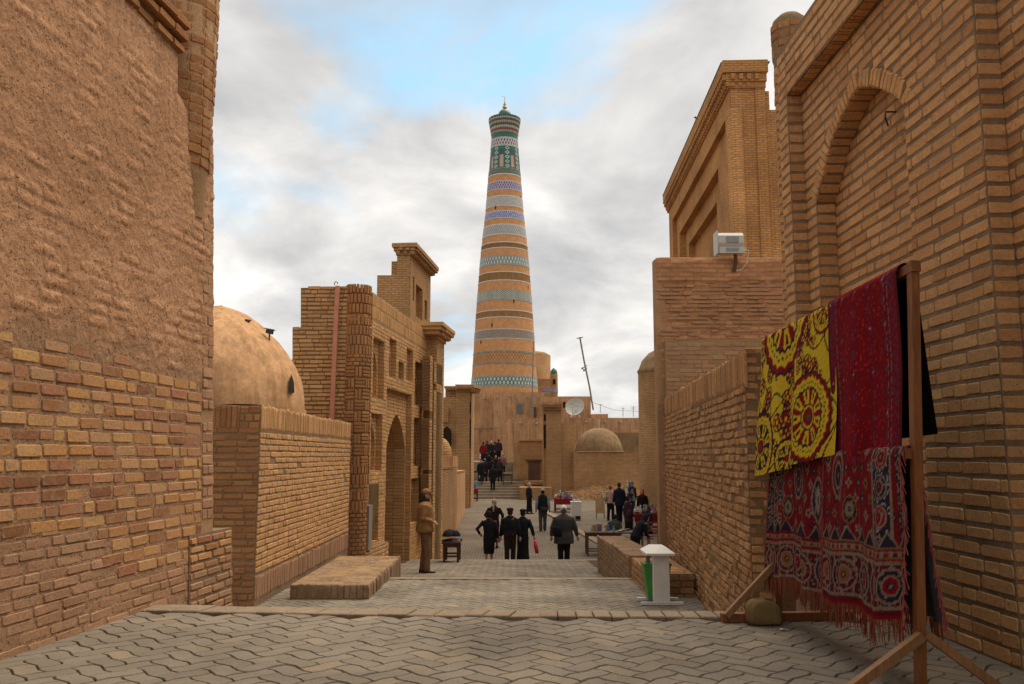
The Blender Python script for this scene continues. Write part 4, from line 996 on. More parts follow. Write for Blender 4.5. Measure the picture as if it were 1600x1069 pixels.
zz = lambda y: at(552, y, 17.25).z
zone(zz(487), ect - 0.02, 'up'); zone(zz(500), zz(487), 'flat'); zone(zz(553), zz(500), 'up'); zone(zz(570), zz(553), 'flat'); zone(zz(730), zz(570), 'weave'); zone(zz(758), zz(730), 'up'); zone(zz(770), zz(758), 'flat'); zone(zz(800), zz(770), 'up'); zone(-1.0, zz(800), 'flat')
emit(cs, pb, M['brick_red'], 280)
# side wall towards the viewer, stepped at the left
SD = Fr((at(440, 600, 17.5).x, 17.5, 0), (1, 0, 0)); xr = ec.x - SD.O.x
st = lambda px, py: (at(px, py, 17.5).x - SD.O.x, at(px, py, 17.5).z)
sl_ = [(0, -1.2), (xr, -1.2), (xr, st(540, 447)[1]), (st(470, 450)[0], st(470, 450)[1]), (st(470, 512)[0], st(470, 513)[1]), (st(457, 513)[0], st(457, 513)[1]), (st(457, 560)[0], st(457, 562)[1]), (0, st(450, 562)[1])]
mb = MB(); mb.poly(SD, [sl_]); mb.rim(SD, sl_, 0, -0.6); mb.build('side_wall', M['mortar_dark'], eb)
emit(eb, lay(SD, [sl_], 0, 0.085, 0.29, 0.026, 0.012, 0.009, 0.006, 0.0), M['brick_facade'], 200)
# second portal farther on, a little proud of the first, with cornice
S0, S1 = E1 - 0.02, ea(693, 620, 0.28)[0]; sc0 = 0.28; STp = ea(668, 520, sc0)[1]
sr = part_root('side_portal', eb, EF.p(S0, 0, 0)); sn = []
n1 = [ea(670.5, 700, sc0)[0], ea(674.5, 700, sc0)[0]]; n2 = [ea(677, 700, sc0)[0], ea(689.5, 700, sc0)[0]]
top1 = ea(671, 556, sc0)[1]
l1 = rect(n1[0], ea(671, 640, sc0)[1], n1[1], top1); l1b = rect(n1[0], ea(671, 733, sc0)[1], n1[1], ea(671, 655, sc0)[1]); l1c = rect(n1[0], ea(671, 830, sc0)[1], n1[1], ea(671, 742, sc0)[1])
l2 = rect(n2[0], ea(682, 600, sc0)[1], n2[1], ea(682, 568, sc0)[1]); l3 = rect(n2[0], -2.2, n2[1], ea(682, 612, sc0)[1])
mb = MB(); fl2 = [rect(S0, -2.4, S1, STp), l1, l1b, l1c, l2, l3]; mb.poly(EF, fl2, sc0)
for l in fl2[1:5]: mb.rim(EF, l, sc0, sc0 - 0.2); mb.poly(EF, [l], sc0 - 0.2); sn += rim_bricks(EF, l, sc0, sc0 - 0.2, 0.082)
dr2 = arch(n2[0] + 0.15, n2[1] - 0.3, -2.2, ea(680, 715, sc0)[1], ea(682, 655, sc0)[1])
mb.rim(EF, l3, sc0, sc0 - 0.25); mb.poly(EF, [l3, dr2], sc0 - 0.25); mb.rim(EF, dr2, sc0 - 0.25, sc0 - 1.6); mb.poly(EF, [dr2], sc0 - 1.6); sn += rim_bricks(EF, l3, sc0, sc0 - 0.25, 0.082) + rim_bricks(EF, dr2, sc0 - 0.25, sc0 - 1.6, 0.082)
mb.fbox(EF, S0, S1, -2.4, STp, -2.0, -1.5); mb.q([EF.p(S0, -2.4, sc0), EF.p(S0, STp, sc0), EF.p(S0, STp, -0.5), EF.p(S0, -2.4, -0.5)])
mb.build('portal_wall', M['mortar_pale'], sr)
sn += lay(EF, fl2, sc0, 0.082, 0.262, out=0.007) + lay(EF, [l3, dr2], sc0 - 0.25, 0.082, 0.262, out=0.007)
sn += lay(Fr(EF.p(S0, 0, -0.02), EF.N), [rect(0, -2.0, 0.30, STp)], 0, 0.082, 0.26)
emit(sr, sn, M['brick_facade'], 120)
for k, (o_, b0_, b1_) in enumerate(((0.05, 0.0, 0.09), (0.13, 0.09, 0.20), (0.22, 0.20, 0.30), (0.28, 0.30, 0.40))):
    mb = MB(); mb.fbox(EF, S0 - o_ - (0.3 if k else 0), S1 + o_, STp + b0_, STp + b1_, -0.8, sc0 + o_); mb.build('cornice_course', M['brick_facade'], sr)
mb = MB()
a = S0 - 0.1
while a < S1 + 0.1: mb.fbox(EF, a, a + 0.10, STp + 0.10, STp + 0.19, 0, sc0 + 0.19); mb.fbox(EF, a + 0.1, a + 0.2, STp + 0.21, STp + 0.29, 0, sc0 + 0.265); a += 0.2
tag(mb.build('dentils', M['brick_facade'], sr), kind='stuff')
# drain pipe
dp = root('drain_pipe', 'salmon red drain pipe running down beside the patterned corner shaft', 'pipe', at(518, 650, 17.3))
red = plain('salmon_paint', (0.48, 0.19, 0.11), 0.55, 0.3, 0.1, 10)
mb = MB(); mb.bar(at(518.5, 655, 17.38), at(527.5, 447, 17.40), 0.085, 0.07, (0, 1, 0)); mb.build('pipe_run', red, dp)
mb = MB(); c_ = at(525, 446, 17.38); mb.tube([c_ + V3((0.035 * cos(t), 0, 0.035 + 0.04 * sin(t))) for t in [i * pi / 8 - 0.3 for i in range(12)]], 0.009, 6); mb.build('hook', black, dp)

# tall pishtaq rising behind
tp = root('stepped_pishtaq', 'stepped brick tower front with heavy cornice rising above the left facade', 'building', (-4.5, 33, 0))
TF = Fr((-4.867 - 2.5, 0, 0), (0.105, 1, 0))
t0 = TF.ab(641, 440)[0]; t1 = TF.ab(672.5, 470)[0]; tt = TF.ab(641, 398)[1]
rA = rect(TF.ab(645, 450)[0], TF.ab(646, 470)[1], TF.ab(647.5, 450)[0], TF.ab(646, 432)[1]); rB = rect(TF.ab(650, 450)[0], TF.ab(655, 498)[1], TF.ab(660.5, 450)[0], TF.ab(655, 448)[1]); rC = rect(TF.ab(664, 450)[0], TF.ab(666, 500)[1], TF.ab(667.5, 450)[0], TF.ab(666, 470)[1])
mb = MB(); mb.poly(TF, [rect(t0, -2, t1, tt), rA, rB, rC])
for l in (rA, rB, rC): mb.rim(TF, l, 0, -0.25); mb.poly(TF, [l], -0.25)
mb.build('front_wall', M['course_far'], tp)
d0 = TF.p(t0, 0, 0).y; xs_ = TF.p(t0, 0, 0).x
mb = MB(); xm = at(620, 420, d0).x; xw = at(589, 450, d0).x
mb.box(xm, xs_ - 0.005, d0 + 0.01, d0 + 3.5, -2, at(620, 398, d0).z); mb.box(xw, xm + 0.01, d0 + 0.015, d0 + 3.0, -2, at(600, 430, d0).z); mb.build('side_wall', M['course_far'], tp)
mb = MB(); mb.fbox(TF, t0 + 1, t1, -2, tt, -1.0, -0.3); mb.build('wall_core', M['course_far'], tp)
for k, (o_, b0_, b1_) in enumerate(((0.08, 0.0, 0.14), (0.2, 0.14, 0.27), (0.3, 0.27, 0.42))):
    mb = MB(); mb.fbox(TF, t0 - o_, t1 + o_, tt + b0_, tt + b1_, xm - xs_ - o_ * 0.5, o_); mb.build('cornice_course', M['course_far'], tp)
mb = MB(); a = t0 - 0.15
while a < t1 + 0.2: mb.fbox(TF, a, a + 0.14, tt + 0.02, tt + 0.13, 0, 0.17); mb.fbox(TF, a + 0.12, a + 0.26, tt + 0.15, tt + 0.26, 0, 0.27); a += 0.27
x = xm
while x < xs_: mb.box(x, x + 0.14, d0 - 0.15, d0 + 0.1, tt + 0.02, tt + 0.13); mb.box(x + 0.1, x + 0.24, d0 - 0.25, d0 + 0.1, tt + 0.15, tt + 0.26); x += 0.27
tag(mb.build('dentils', M['course_far'], tp), kind='stuff')

# ------------------------------------------------------------------ the minaret
DM = 120.0; mc = at(788, 600, DM); MC = V3((mc.x, DM, 0))
mn = root('minaret', 'tall tapering brick minaret banded with glazed tile and topped by a green lantern', 'minaret', (MC.x, DM, -3))
def mz(py): return at(787, py, DM).z
edge = [(612, 735.0, 841.0), (600, 736, 839.6), (560, 737.6, 835.6), (500, 741, 831.4), (450, 744.4, 827.4), (400, 748, 823), (390, 749, 822), (335, 755.3, 815.2), (280, 759.3, 810.8), (270, 760.6, 810), (236, 763, 807), (218, 764.2, 805)]
def mr(py):
    for (y0, l0, r0), (y1, l1, r1) in zip(edge, edge[1:]):
        if y1 <= py <= y0: t = (y0 - py) / (y0 - y1); hw = ((r0 - l0) * (1 - t) + (r1 - l1) * t) / 2; break
    else: hw = (edge[0][2] - edge[0][1]) / 2 if py > 612 else (edge[-1][2] - edge[-1][1]) / 2
    y = cos(TILT) - (CY - py) / F * sin(TILT); return hw / F / y * DM * 0.995
OR = (0.50, 0.26, 0.118); BR = (0.22, 0.115, 0.045); WH = (0.50, 0.48, 0.44); TE = (0.03, 0.13, 0.115); GR = (0.25, 0.26, 0.25); PU = (0.10, 0.055, 0.24); BL = (0.06, 0.10, 0.40); GN = (0.02, 0.13, 0.085); PINK = (0.48, 0.34, 0.28); OL = (0.09, 0.12, 0.085)
def mixc(a, b, t): return tuple(x + (y - x) * t for x, y in zip(a, b))
def lattice(ca, cb, n, rows, line=0.30):
    def f(u, v):
        p = u * n; q = v * rows
        a = abs(((p + q) % 1.0) - 0.5) * 2; b = abs(((p - q) % 1.0) - 0.5) * 2
        return ca if max(a, b) > 1 - line else cb
    return f
def diamonds(ca, cb, n, rows):
    def f(u, v):
        p = (u * n) % 1.0 - 0.5; q = (v * rows) % 1.0 - 0.5
        return cb if abs(p) + abs(q) < 0.36 else ca
    return f
def zig(ca, cb, n, rows):
    def f(u, v): return ca if (v * rows + abs(((u * n) % 1.0) - 0.5) * 2) % 1.0 < 0.5 else cb
    return f
def solid(c): return lambda u, v: c
def rim_(f, c, t=0.12): return lambda u, v: c if v < t or v > 1 - t else f(u, v)
def stripes(ca, cb, n): return lambda u, v: ca if (u * n) % 1.0 < 0.55 else cb
bands = [  # from below: y bottom, y top, pattern, name
    (640, 607.5, solid(OR), 'brick_band'), (607.5, 591, rim_(lattice(TE, WH, 56, 1.5, 0.36), GR, 0.10), 'tile_band'), (591, 573.5, solid(OR), 'brick_band'), (573.5, 571.5, stripes(GR, TE, 200), 'tile_line'),
    (571.5, 556, lattice(BR, OR, 64, 2.0, 0.22), 'brick_band'), (556, 553.5, stripes(GR, TE, 200), 'tile_line'), (553.5, 535, solid(OR), 'brick_band'),
    (535, 520, rim_(zig(GR, BR, 90, 6), WH, 0.09), 'tile_band'), (520, 503, solid(OR), 'brick_band'), (503, 501.5, solid(WH), 'tile_line'), (501.5, 492.5, stripes(BR, (0.30, 0.17, 0.06), 120), 'brick_band'), (492.5, 491, solid(WH), 'tile_line'),
    (491, 476, solid(OR), 'brick_band'), (476, 461, rim_(zig(WH, (0.05, 0.10, 0.06), 60, 5), GR, 0.08), 'tile_band'), (461, 446.5, solid(OR), 'brick_band'), (446.5, 445, solid(WH), 'tile_line'), (445, 433.5, stripes(BR, (0.28, 0.16, 0.06), 120), 'brick_band'), (433.5, 432, solid(WH), 'tile_line'),
    (432, 422, solid(OR), 'brick_band'), (422, 407, rim_(lattice(TE, WH, 48, 1.5, 0.26), GR, 0.12), 'tile_band'), (407, 396, solid(OR), 'brick_band'), (396, 394.5, solid(WH), 'tile_line'), (394.5, 387.5, solid(BR), 'brick_band'), (387.5, 386, solid(WH), 'tile_line'),
    (386, 375, solid(OR), 'brick_band'), (375, 358, rim_(lattice(GR, WH, 60, 3.0, 0.45), WH, 0.1), 'tile_band'), (358, 349, solid(OR), 'brick_band'), (349, 337, rim_(lattice(WH, BL, 60, 2.0, 0.22), WH, 0.1), 'tile_band'), (337, 330, solid(OR), 'brick_band'),
    (330, 313, rim_(zig(GR, WH, 44, 5), WH, 0.1), 'tile_band'), (313, 304, solid(OR), 'brick_band'), (304, 290, rim_(lattice(WH, PU, 44, 2.0, 0.24), WH, 0.1), 'tile_band'), (290, 280.5, solid(OR), 'brick_band'), (280.5, 279, solid(WH), 'tile_line'),
    (279, 270, rim_(lattice(OL, GR, 50, 1.0, 0.7), WH, 0.08), 'tile_band'), (270, 235, None, 'lantern'), (235, 221, rim_(lattice(WH, (0.10, 0.04, 0.10), 30, 1.5, 0.34), WH, 0.1), 'tile_band'), (221, 213, solid(GN), 'tile_band')]
tile_m = vcol_mat('glazed_tile', 0.45, 0.4, 0.12, 3.0, 0.0); mbrick = vcol_mat('minaret_brick', 0.9, 0.15, 0.16, 2.2, 0.3)
WIN = [-1.92, -1.25, -0.60, -2.6, 0.1]      # lantern windows (angles)
def lantern(u, v):
    a = 2 * pi * u - pi / 2 + 0.0
    ang = 2 * pi * u
    k = (u * 16) % 1.0 - 0.5
    if int(u * 16) % 2 == 0: return WH if (abs(k) + abs((v * 5) % 1.0 - 0.5) * 1.0 < 0.42 and abs(k) + abs((v * 5) % 1.0 - 0.5) > 0.22) else GN
    if 0.06 < v < 0.62 and abs(k) < 0.34: return PINK
    if v < 0.86 and abs(k) < 0.42: return (0.10, 0.05, 0.04) if v < 0.6 else (0.035, 0.075, 0.10)
    return GN
SEG = 384
for y0, y1, fn, nm in bands:
    rows = 1 if fn and nm in ('brick_band', 'tile_line') and y0 - y1 < 30 and nm == 'tile_line' else max(2, int((y0 - y1) * 1.6)); prof = []
    if fn is None: fn = lantern; rows = 60
    for k in range(rows + 1):
        py = y0 + (y1 - y0) * k / rows; prof.append((mr(py), mz(py)))
    pr = 0.035 if 'tile' in nm else 0.0
    mb = MB(); v_ = []; cl = []
    for k in range(rows + 1):
        r, z = prof[k]
        for i in range(SEG):
            a = 2 * pi * i / SEG; rr = r + pr; c = fn(i / SEG, (k + 0.5) / (rows + 1))
            if nm == 'lantern' and c is PINK: rr -= 0.12
            v_.append((MC.x + rr * cos(a), MC.y + rr * sin(a), z)); cl.append(c)
    if pr:   # closed lips
        lo_ = [(MC.x + (prof[0][0] - 0.05) * cos(2 * pi * i / SEG), MC.y + (prof[0][0] - 0.05) * sin(2 * pi * i / SEG), prof[0][1]) for i in range(SEG)]
        hi_ = [(MC.x + (prof[-1][0] - 0.05) * cos(2 * pi * i / SEG), MC.y + (prof[-1][0] - 0.05) * sin(2 * pi * i / SEG), prof[-1][1]) for i in range(SEG)]
        v_ = lo_ + v_ + hi_; cl = cl[:SEG] + cl + cl[-SEG:]
    n_ = len(v_) // SEG; mb.v = v_; mb.col = cl
    for k in range(n_ - 1):
        for i in range(SEG): mb.f.append((k * SEG + i, k * SEG + (i + 1) % SEG, (k + 1) * SEG + (i + 1) % SEG, (k + 1) * SEG + i))
    mb.build(nm, tile_m if ('tile' in nm or nm == 'lantern') else mbrick, mn, False)
mb = MB(); mb.lathe([(mr(612), -4), (mr(612) * 0.999, mz(640))], MC, 64, cap=False); mb.build('base_shaft', M['course_far'], mn, True)
# stalactite cornice under the cap: stepped rings of small niches
def px2r(hw, py): return hw / F / (cos(TILT) - (CY - py) / F * sin(TILT)) * DM
steps_ = [(213, 21.3, PINK), (210, 21.6, (0.20, 0.10, 0.06)), (206.5, 22.1, WH), (203, 22.8, GN), (199.5, 23.4, PINK), (196, 24.0, GN), (193, 24.6, WH), (190.5, 25.0, OL)]
for (ya, ha, c), (yb, hb, _) in zip(steps_, steps_[1:] + [(188.5, 25.0, None)]):
    mb = MB(); r0, r1 = px2r(ha, ya), px2r(hb, yb); v_ = []; cl = []
    for j, (r, py) in enumerate(((r0 - 0.3, ya), (r0, ya), (r1, yb))):
        for i in range(SEG):
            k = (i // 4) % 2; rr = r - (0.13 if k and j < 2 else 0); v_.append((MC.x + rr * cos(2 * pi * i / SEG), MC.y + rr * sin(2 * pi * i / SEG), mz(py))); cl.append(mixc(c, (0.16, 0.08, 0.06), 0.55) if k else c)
    mb.v = v_; mb.col = cl
    for j in range(2):
        for i in range(SEG): mb.f.append((j * SEG + i, j * SEG + (i + 1) % SEG, (j + 1) * SEG + (i + 1) % SEG, (j + 1) * SEG + i))
    mb.build('cornice_ring', tile_m, mn)
gt = plain('green_tile', (0.025, 0.12, 0.08), 0.4, 0.45, 0.2, 1.5); gold = plain('gilded', (0.45, 0.27, 0.06), 0.35, 0.5, 0.15, 3, metal=0.7)
zr = mz(188.5); mb = MB(); mb.lathe([(px2r(25.0, 189), zr - 0.02), (px2r(25.0, 189), zr + 0.12), (px2r(11, 186), zr + 0.35), (0, zr + 0.4)], MC, 64); mb.build('cap_roof', gt, mn)
zd = mz(187); rd = px2r(10.4, 184); mb = MB(); mb.lathe([(rd * 0.97, zd - 0.2), (rd, zd + 0.3), (rd * 0.98, zd + 0.7), (rd * 0.84, zd + 1.1), (rd * 0.55, zd + 1.38), (rd * 0.2, zd + 1.5), (0, zd + 1.52)], MC, 40); mb.build('cap_dome', gt, mn, True)
zf_ = zd + 1.45; mb = MB(); sc = (mz(153) - zf_) / 3.0
mb.lathe([(0.10, zf_), (0.14, zf_ + 0.25 * sc), (0.34, zf_ + 0.5 * sc), (0.30, zf_ + 0.8 * sc), (0.12, zf_ + 1.0 * sc), (0.20, zf_ + 1.2 * sc), (0.22, zf_ + 1.35 * sc), (0.08, zf_ + 1.6 * sc), (0.13, zf_ + 1.75 * sc), (0.05, zf_ + 1.95 * sc), (0.03, zf_ + 3.0 * sc)], MC, 16); mb.build('finial', gold, mn, True)
mb = MB(); tp_ = V3((MC.x, DM, zf_ + 2.75 * sc)); mb.tube([tp_ + V3((-0.16 + 0.22 * cos(t), 0, 0.22 + 0.22 * sin(t))) for t in [-0.9 + i * 0.45 for i in range(9)]], 0.035, 5); mb.build('crescent', gold, mn)
for px_, py_ in ((774, 332), (802, 478), (769, 514.5), (752, 539), (812, 313), (824, 453)):
    y = cos(TILT) - (CY - py_) / F * sin(TILT); dx = (px_ - 787.5) / F / y * DM; r = mr(py_)
    a = -pi / 2 + math.asin(max(-0.98, min(0.98, dx / r))); N = V3((cos(a), sin(a), 0)); U = V3((-sin(a), cos(a), 0)); c = V3((MC.x, MC.y, mz(py_))) + N * (r + 0.02)
    mb = MB(); mb.q([c + U * sx * 0.09 + V3((0, 0, sz * 0.27)) for sx, sz in ((-1, -1), (1, -1), (1, 1), (-1, 1))]); mb.q([c + U * sx * 0.09 + N * -0.3 + V3((0, 0, sz * 0.27)) for sx, sz in ((-1, -1), (1, -1), (1, 1), (-1, 1))])
    mb.build('slit_window', plain('dark_hole', (0.03, 0.02, 0.012), 0.9, 0.1), mn)

# ------------------------------------------------------------------ the far end of the street
def pbox(mb, x0, x1, yt, yb, d, dep, skew=0.0):
    """a block whose near face fills these photo bounds at distance d"""
    a = at(x0, yt, d); b = at(x1, yt, d); zb = at(x0, yb, d).z
    mb.hexa([V3(p) for z in (zb, a.z) for p in ((a.x, d, z), (b.x, d, z), (b.x + skew, d + dep, z), (a.x + skew, d + dep, z))])
def block(name, label, cat, parts):
    """parts: (part name, material, [(x0, x1, ytop, ybottom, d, depth[, skew])...])"""
    q = parts[0][2][0]; r = root(name, label, cat, at((q[0] + q[1]) / 2, q[3], q[4]))
    for nm, mt, bs in parts:
        mb = MB(); [pbox(mb, *b) for b in bs]; mb.build(nm, mt, r)
    return r
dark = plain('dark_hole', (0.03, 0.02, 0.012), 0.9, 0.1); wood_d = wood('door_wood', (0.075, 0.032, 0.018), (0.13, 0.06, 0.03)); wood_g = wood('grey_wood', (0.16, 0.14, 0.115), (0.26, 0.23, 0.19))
# madrasa behind: stepped drum and small green-domed turret
g = root('brick_drum', 'stepped round brick drum of the far madrasa at the right foot of the minaret', 'building', at(848, 612, 135))
c_ = at(838, 612, 138); k_ = 138 / F
mb = MB(); mb.lathe([(28 * k_, -3), (28 * k_, at(840, 583, 138).z), (22.5 * k_, at(840, 580, 138).z), (22.5 * k_, at(840, 556, 138).z), (14 * k_, at(840, 551, 138).z), (0, at(840, 548.5, 138).z)], (c_.x, 138, 0), 40); mb.build('drum', M['course_far'], g, True)
mb = MB(); pbox(mb, 838, 862, 592, 640, 134, 3); mb.build('drum_base', M['course_far'], g)
g = root('corner_turret', 'slim turret with a small green dome to the right of the minaret foot', 'turret', at(865.5, 620, 126)); k_ = 126 / F; c_ = V3((at(865.5, 600, 126).x, 126, 0)); zt = lambda y: at(865, y, 126).z
mb = MB(); mb.lathe([(6.2 * k_, -2), (6.0 * k_, zt(614)), (6.0 * k_, zt(586)), (5.6 * k_, zt(585))], c_, 24); mb.build('shaft', M['course_far'], g, True)
mb = MB(); mb.lathe([(5.6 * k_, zt(586)), (5.4 * k_, zt(582)), (4.4 * k_, zt(578.5)), (2.2 * k_, zt(576.3)), (0, zt(574.5))], c_, 24); mb.build('cap_dome', gt, g, True)
mb = MB(); cl = []; n2 = 96; r_ = 6.35 * k_
for j in range(9):
    for i in range(n2): mb.v.append((c_.x + r_ * cos(2 * pi * i / n2), c_.y + r_ * sin(2 * pi * i / n2), zt(614) + (zt(606) - zt(614)) * j / 8)); cl.append(lattice((0.12, 0.08, 0.12), WH, 16, 1.5, 0.4)(i / n2, j / 8))
mb.col = cl
for j in range(8):
    for i in range(n2): mb.f.append((j * n2 + i, j * n2 + (i + 1) % n2, (j + 1) * n2 + (i + 1) % n2, (j + 1) * n2 + i))
mb.build('tile_band', tile_m, g)
mb = MB(); mb.box(c_.x - 0.18, c_.x + 0.22, 126 - r_ - 0.02, 126 - r_ + 0.3, zt(601), zt(593)); mb.build('window', dark, g)
mb = MB(); cl = []; a0, a1 = at(846.5, 600, 124).x, at(860, 600, 124).x; z0, z1 = at(850, 614, 124).z, at(850, 605, 124).z
for j in range(9):
    for i in range(33): mb.v.append((a0 + (a1 - a0) * i / 32, 124, z0 + (z1 - z0) * j / 8)); cl.append(lattice((0.12, 0.08, 0.12), WH, 8, 1.5, 0.4)(i / 32, j / 8))
mb.col = cl
for j in range(8):
    for i in range(32): mb.f.append((j * 33 + i, j * 33 + i + 1, (j + 1) * 33 + i + 1, (j + 1) * 33 + i))
mb.build('tile_panel', tile_m, g)
# clay houses below the minaret
h = block('clay_house', 'wide clay plastered house directly below the minaret, small window high up', 'house', [('wall', M['clay_far'], [(771, 850, 613, 730, 84, 6)]), ('side_wall', M['clay_far'], [(730, 771.5, 613.5, 730, 86, 5)]), ('annex', M['clay_far'], [(833, 880, 620.5, 700, 83.4, 5)])])
mb = MB(); pbox(mb, 806.5, 817.5, 630, 646, 83.9, 0.3); w_ = mb.build('window', wood_g, h)
for a_, b_ in ((808.5, 811.3), (812.7, 815.5)):
    for c0_, c1_ in ((632, 637), (638.3, 644.5)): mb = MB(); pbox(mb, a_, b_, c0_, c1_, 83.86, 0.05); mb.build('pane', plain('old_glass', (0.10, 0.11, 0.11), 0.2, 0.5), w_)
mb = MB(); [pbox(mb, *q) for q in ((736, 777, 669.5, 670.6, 85.6, 0.1), (748.4, 749.2, 670, 700, 85.6, 0.1), (773, 773.8, 670, 700, 83.6, 0.1), (766, 779, 668.5, 669.5, 83.6, 0.1))]; mb.build('pipework', plain('pipe_grey', (0.16, 0.12, 0.08), 0.7), h)
mb = MB(); pbox(mb, 834, 837.8, 636, 652, 83.1, 0.4); mb.build('shutter', wood_d, h)
block('clay_house', 'clay house block with pale street side, right of the far steps', 'house', [('front_wall', M['clay_far'], [(803.5, 852, 654, 700, 70, 6, 1.0)]), ('street_wall', M['clay_dome'], [(797, 803.6, 655, 760, 70.2, 1.0, -0.2), (786, 798, 660, 760, 74, 3)]), ('gate', wood_g, [(795.5, 797.2, 676, 735, 72, 0.3)])])
h = block('brick_gatehouse', 'low brick house with a dark wooden door right of the far steps', 'house', [('wall', M['course_far'], [(813, 852, 688, 790, 62, 5, 0.5)]), ('roof_edge', M['clay_dome'], [(811, 852, 686.5, 688.6, 61.8, 5)]), ('side_wall', M['clay_dome'], [(802, 813.2, 690, 775, 63.5, 3)])])
mb = MB(); pbox(mb, 825.5, 843.5, 720, 752, 61.9, 0.3); dd = mb.build('door', wood_d, h)
for x_ in (826.5, 830.7, 834.9, 839.1): mb = MB(); pbox(mb, x_, x_ + 3.6, 721.5, 751, 61.85, 0.06); mb.build('plank', wood_d, dd)
mb = MB(); pbox(mb, 822, 846.5, 718, 720.3, 61.8, 0.3); mb.build('lintel', wood_d, h)
mb = MB(); pbox(mb, 820, 850, 752, 790, 60.5, 1.5); mb.build('doorstep', M['course_far'], h)
h = block('gate_pillar', 'square brick gate pillar with toothed cornice right of the wooden door', 'pillar', [('shaft', M['course_far'], [(853.5, 877, 641, 800, 59, 1.6)]), ('street_face', M['course_far'], [(848.5, 853.6, 645, 800, 59.5, 1.2)]), ('wing_wall', M['course_far'], [(876.5, 897, 661.5, 800, 59.1, 0.7)])])
for k, (x0_, x1_, y0_, y1_) in enumerate(((849, 877.6, 637.6, 641.2), (847.5, 878, 632.5, 637.8), (846.5, 878.5, 628.8, 632.7))): mb = MB(); pbox(mb, x0_, x1_, y0_, y1_, 58.9 - 0.08 * k, 1.9); mb.build('cornice_course', M['course_far'], h)
mb = MB()
for k in range(13): pbox(mb, 849 + k * 2.3, 850.2 + k * 2.3, 638, 640.5, 58.7, 0.3); pbox(mb, 848 + k * 2.35, 849.3 + k * 2.35, 633.2, 636.5, 58.6, 0.3)
tag(mb.build('dentils', M['course_far'], h), kind='stuff')
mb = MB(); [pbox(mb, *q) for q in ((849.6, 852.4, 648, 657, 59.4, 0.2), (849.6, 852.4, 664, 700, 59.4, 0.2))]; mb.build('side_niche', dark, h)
yd = root('yard_wall', 'brick yard wall with heaped straw and damp stain at its foot, below the small dome', 'wall', at(950, 785, 58.6))
mb = MB(); pbox(mb, 896, 1004, 706, 800, 58.6, 0.6); mb.build('wall', M['course_far'], yd)
mb = MB(); pbox(mb, 903, 976, 704.8, 706.4, 58.5, 0.8); mb.build('coping', M['clay_dome'], yd)
hp = root('earth_bank', 'long low bank of earth and broken brick along the foot of the yard wall', 'bank', at(950, 782, 57)); mb = MB()
def heap(u, v):
    px_ = 878 + 124 * u; top = 780 - (3 + 30 * max(0, sin(pi * min(1, u * 0.62 + 0.30))) * (0.25 + 0.75 * u)) * (1 + 0.12 * mnoise.noise(V3((u * 9, 0, 0))))
    py = 783 + (top - 783) * sin(v * pi / 2); q = at(px_, py, 56.6 + 1.95 * v); return q + V3((0, 0, 0.05 * mnoise.fractal(V3((u * 40, v * 14, 1)), 1.0, 2.0, 4)))
mb.grid(heap, 140, 24); mb.build('bank', M['straw'], hp, False)
rub = [(heap(R.random(), R.uniform(0.1, 0.95)), V3((cos(t), sin(t), 0)), V3((-sin(t) * 0.3, cos(t) * 0.3, 0.95)), V3((0, -0.8, 0.6)).normalized(), R.uniform(0.12, 0.28), R.uniform(0.06, 0.12), R.uniform(0.02, 0.05)) for t in [R.uniform(-0.4, 0.4) for _ in range(420)]]
emit(hp, rub, M['brick_rough'], 0, name='rubble', fill='rubble')
# small mud dome, back wall, dish, aerials
h = root('mud_dome', 'low weathered mud dome on the roof behind the yard wall', 'dome', at(936, 706, 63)); k_ = 63 / F; c_ = at(936, 706, 63)
mb = MB(); mb.grid(lambda u, v: V3((c_.x + (37.5 * k_ * cos(v * pi / 2) ** 0.85 + 0.05 * mnoise.noise(V3((cos(2 * pi * u) * 3, sin(2 * pi * u) * 3, v * 5)))) * cos(2 * pi * u), 63 + 37.5 * k_ * cos(v * pi / 2) ** 0.85 * sin(2 * pi * u), c_.z - 0.3 + (at(936, 669, 63).z - c_.z + 0.3) * sin(v * pi / 2))), 56, 20, closed=True); mb.build('dome_shell', M['clay_grey'], h, True)
mb = MB(); mb.tube([at(936, 672, 63), at(936, 655, 63)], 0.03, 5); mb.build('rod', paint_c((0.5, 0.48, 0.44)), h)
block('clay_wall', 'long plain clay wall behind the mud dome', 'wall', [('wall', M['clay_far'], [(876, 1010, 653, 720, 74, 0.8)]), ('post', M['clay_dome'], [(984, 1000, 671, 720, 68, 1.5)]), ('lower_wall', M['clay_grey'], [(955, 1004, 676, 740, 66, 1)])])
block('roof_house', 'clay upper storey on the roofs behind the satellite dish', 'house', [('wall', M['clay_far'], [(866, 923, 619.5, 655, 78, 5)]), ('low_roof', M['clay_dome'], [(925, 950, 647, 655, 77, 4)]), ('dark_opening', dark, [(880, 883.5, 628, 637, 77.9, 0.2)])])
h = root('satellite_dish', 'large pale satellite dish on a tripod on the flat roof', 'dish', at(899, 651, 73)); k_ = 73 / F; c_ = at(898.5, 636, 73); dishm = plain('dish_paint', (0.44, 0.42, 0.36), 0.6, 0.3, 0.08, 2)
ax = V3((-0.30, -0.85, 0.43)).normalized(); ux = V3((0, 0, 1)).cross(ax).normalized(); uy = ax.cross(ux)
mb = MB(); mb.grid(lambda u, v: c_ + (ux * cos(2 * pi * u) + uy * sin(2 * pi * u)) * (15.2 * k_ * v) + ax * (0.28 * v * v - 0.2), 40, 8, closed=True); mb.grid(lambda u, v: c_ + (ux * cos(2 * pi * u) + uy * sin(2 * pi * u)) * (15.2 * k_ * v) + ax * (0.28 * v * v - 0.235), 40, 8, closed=True, flip=True); mb.build('reflector', dishm, h, True)
mb = MB()
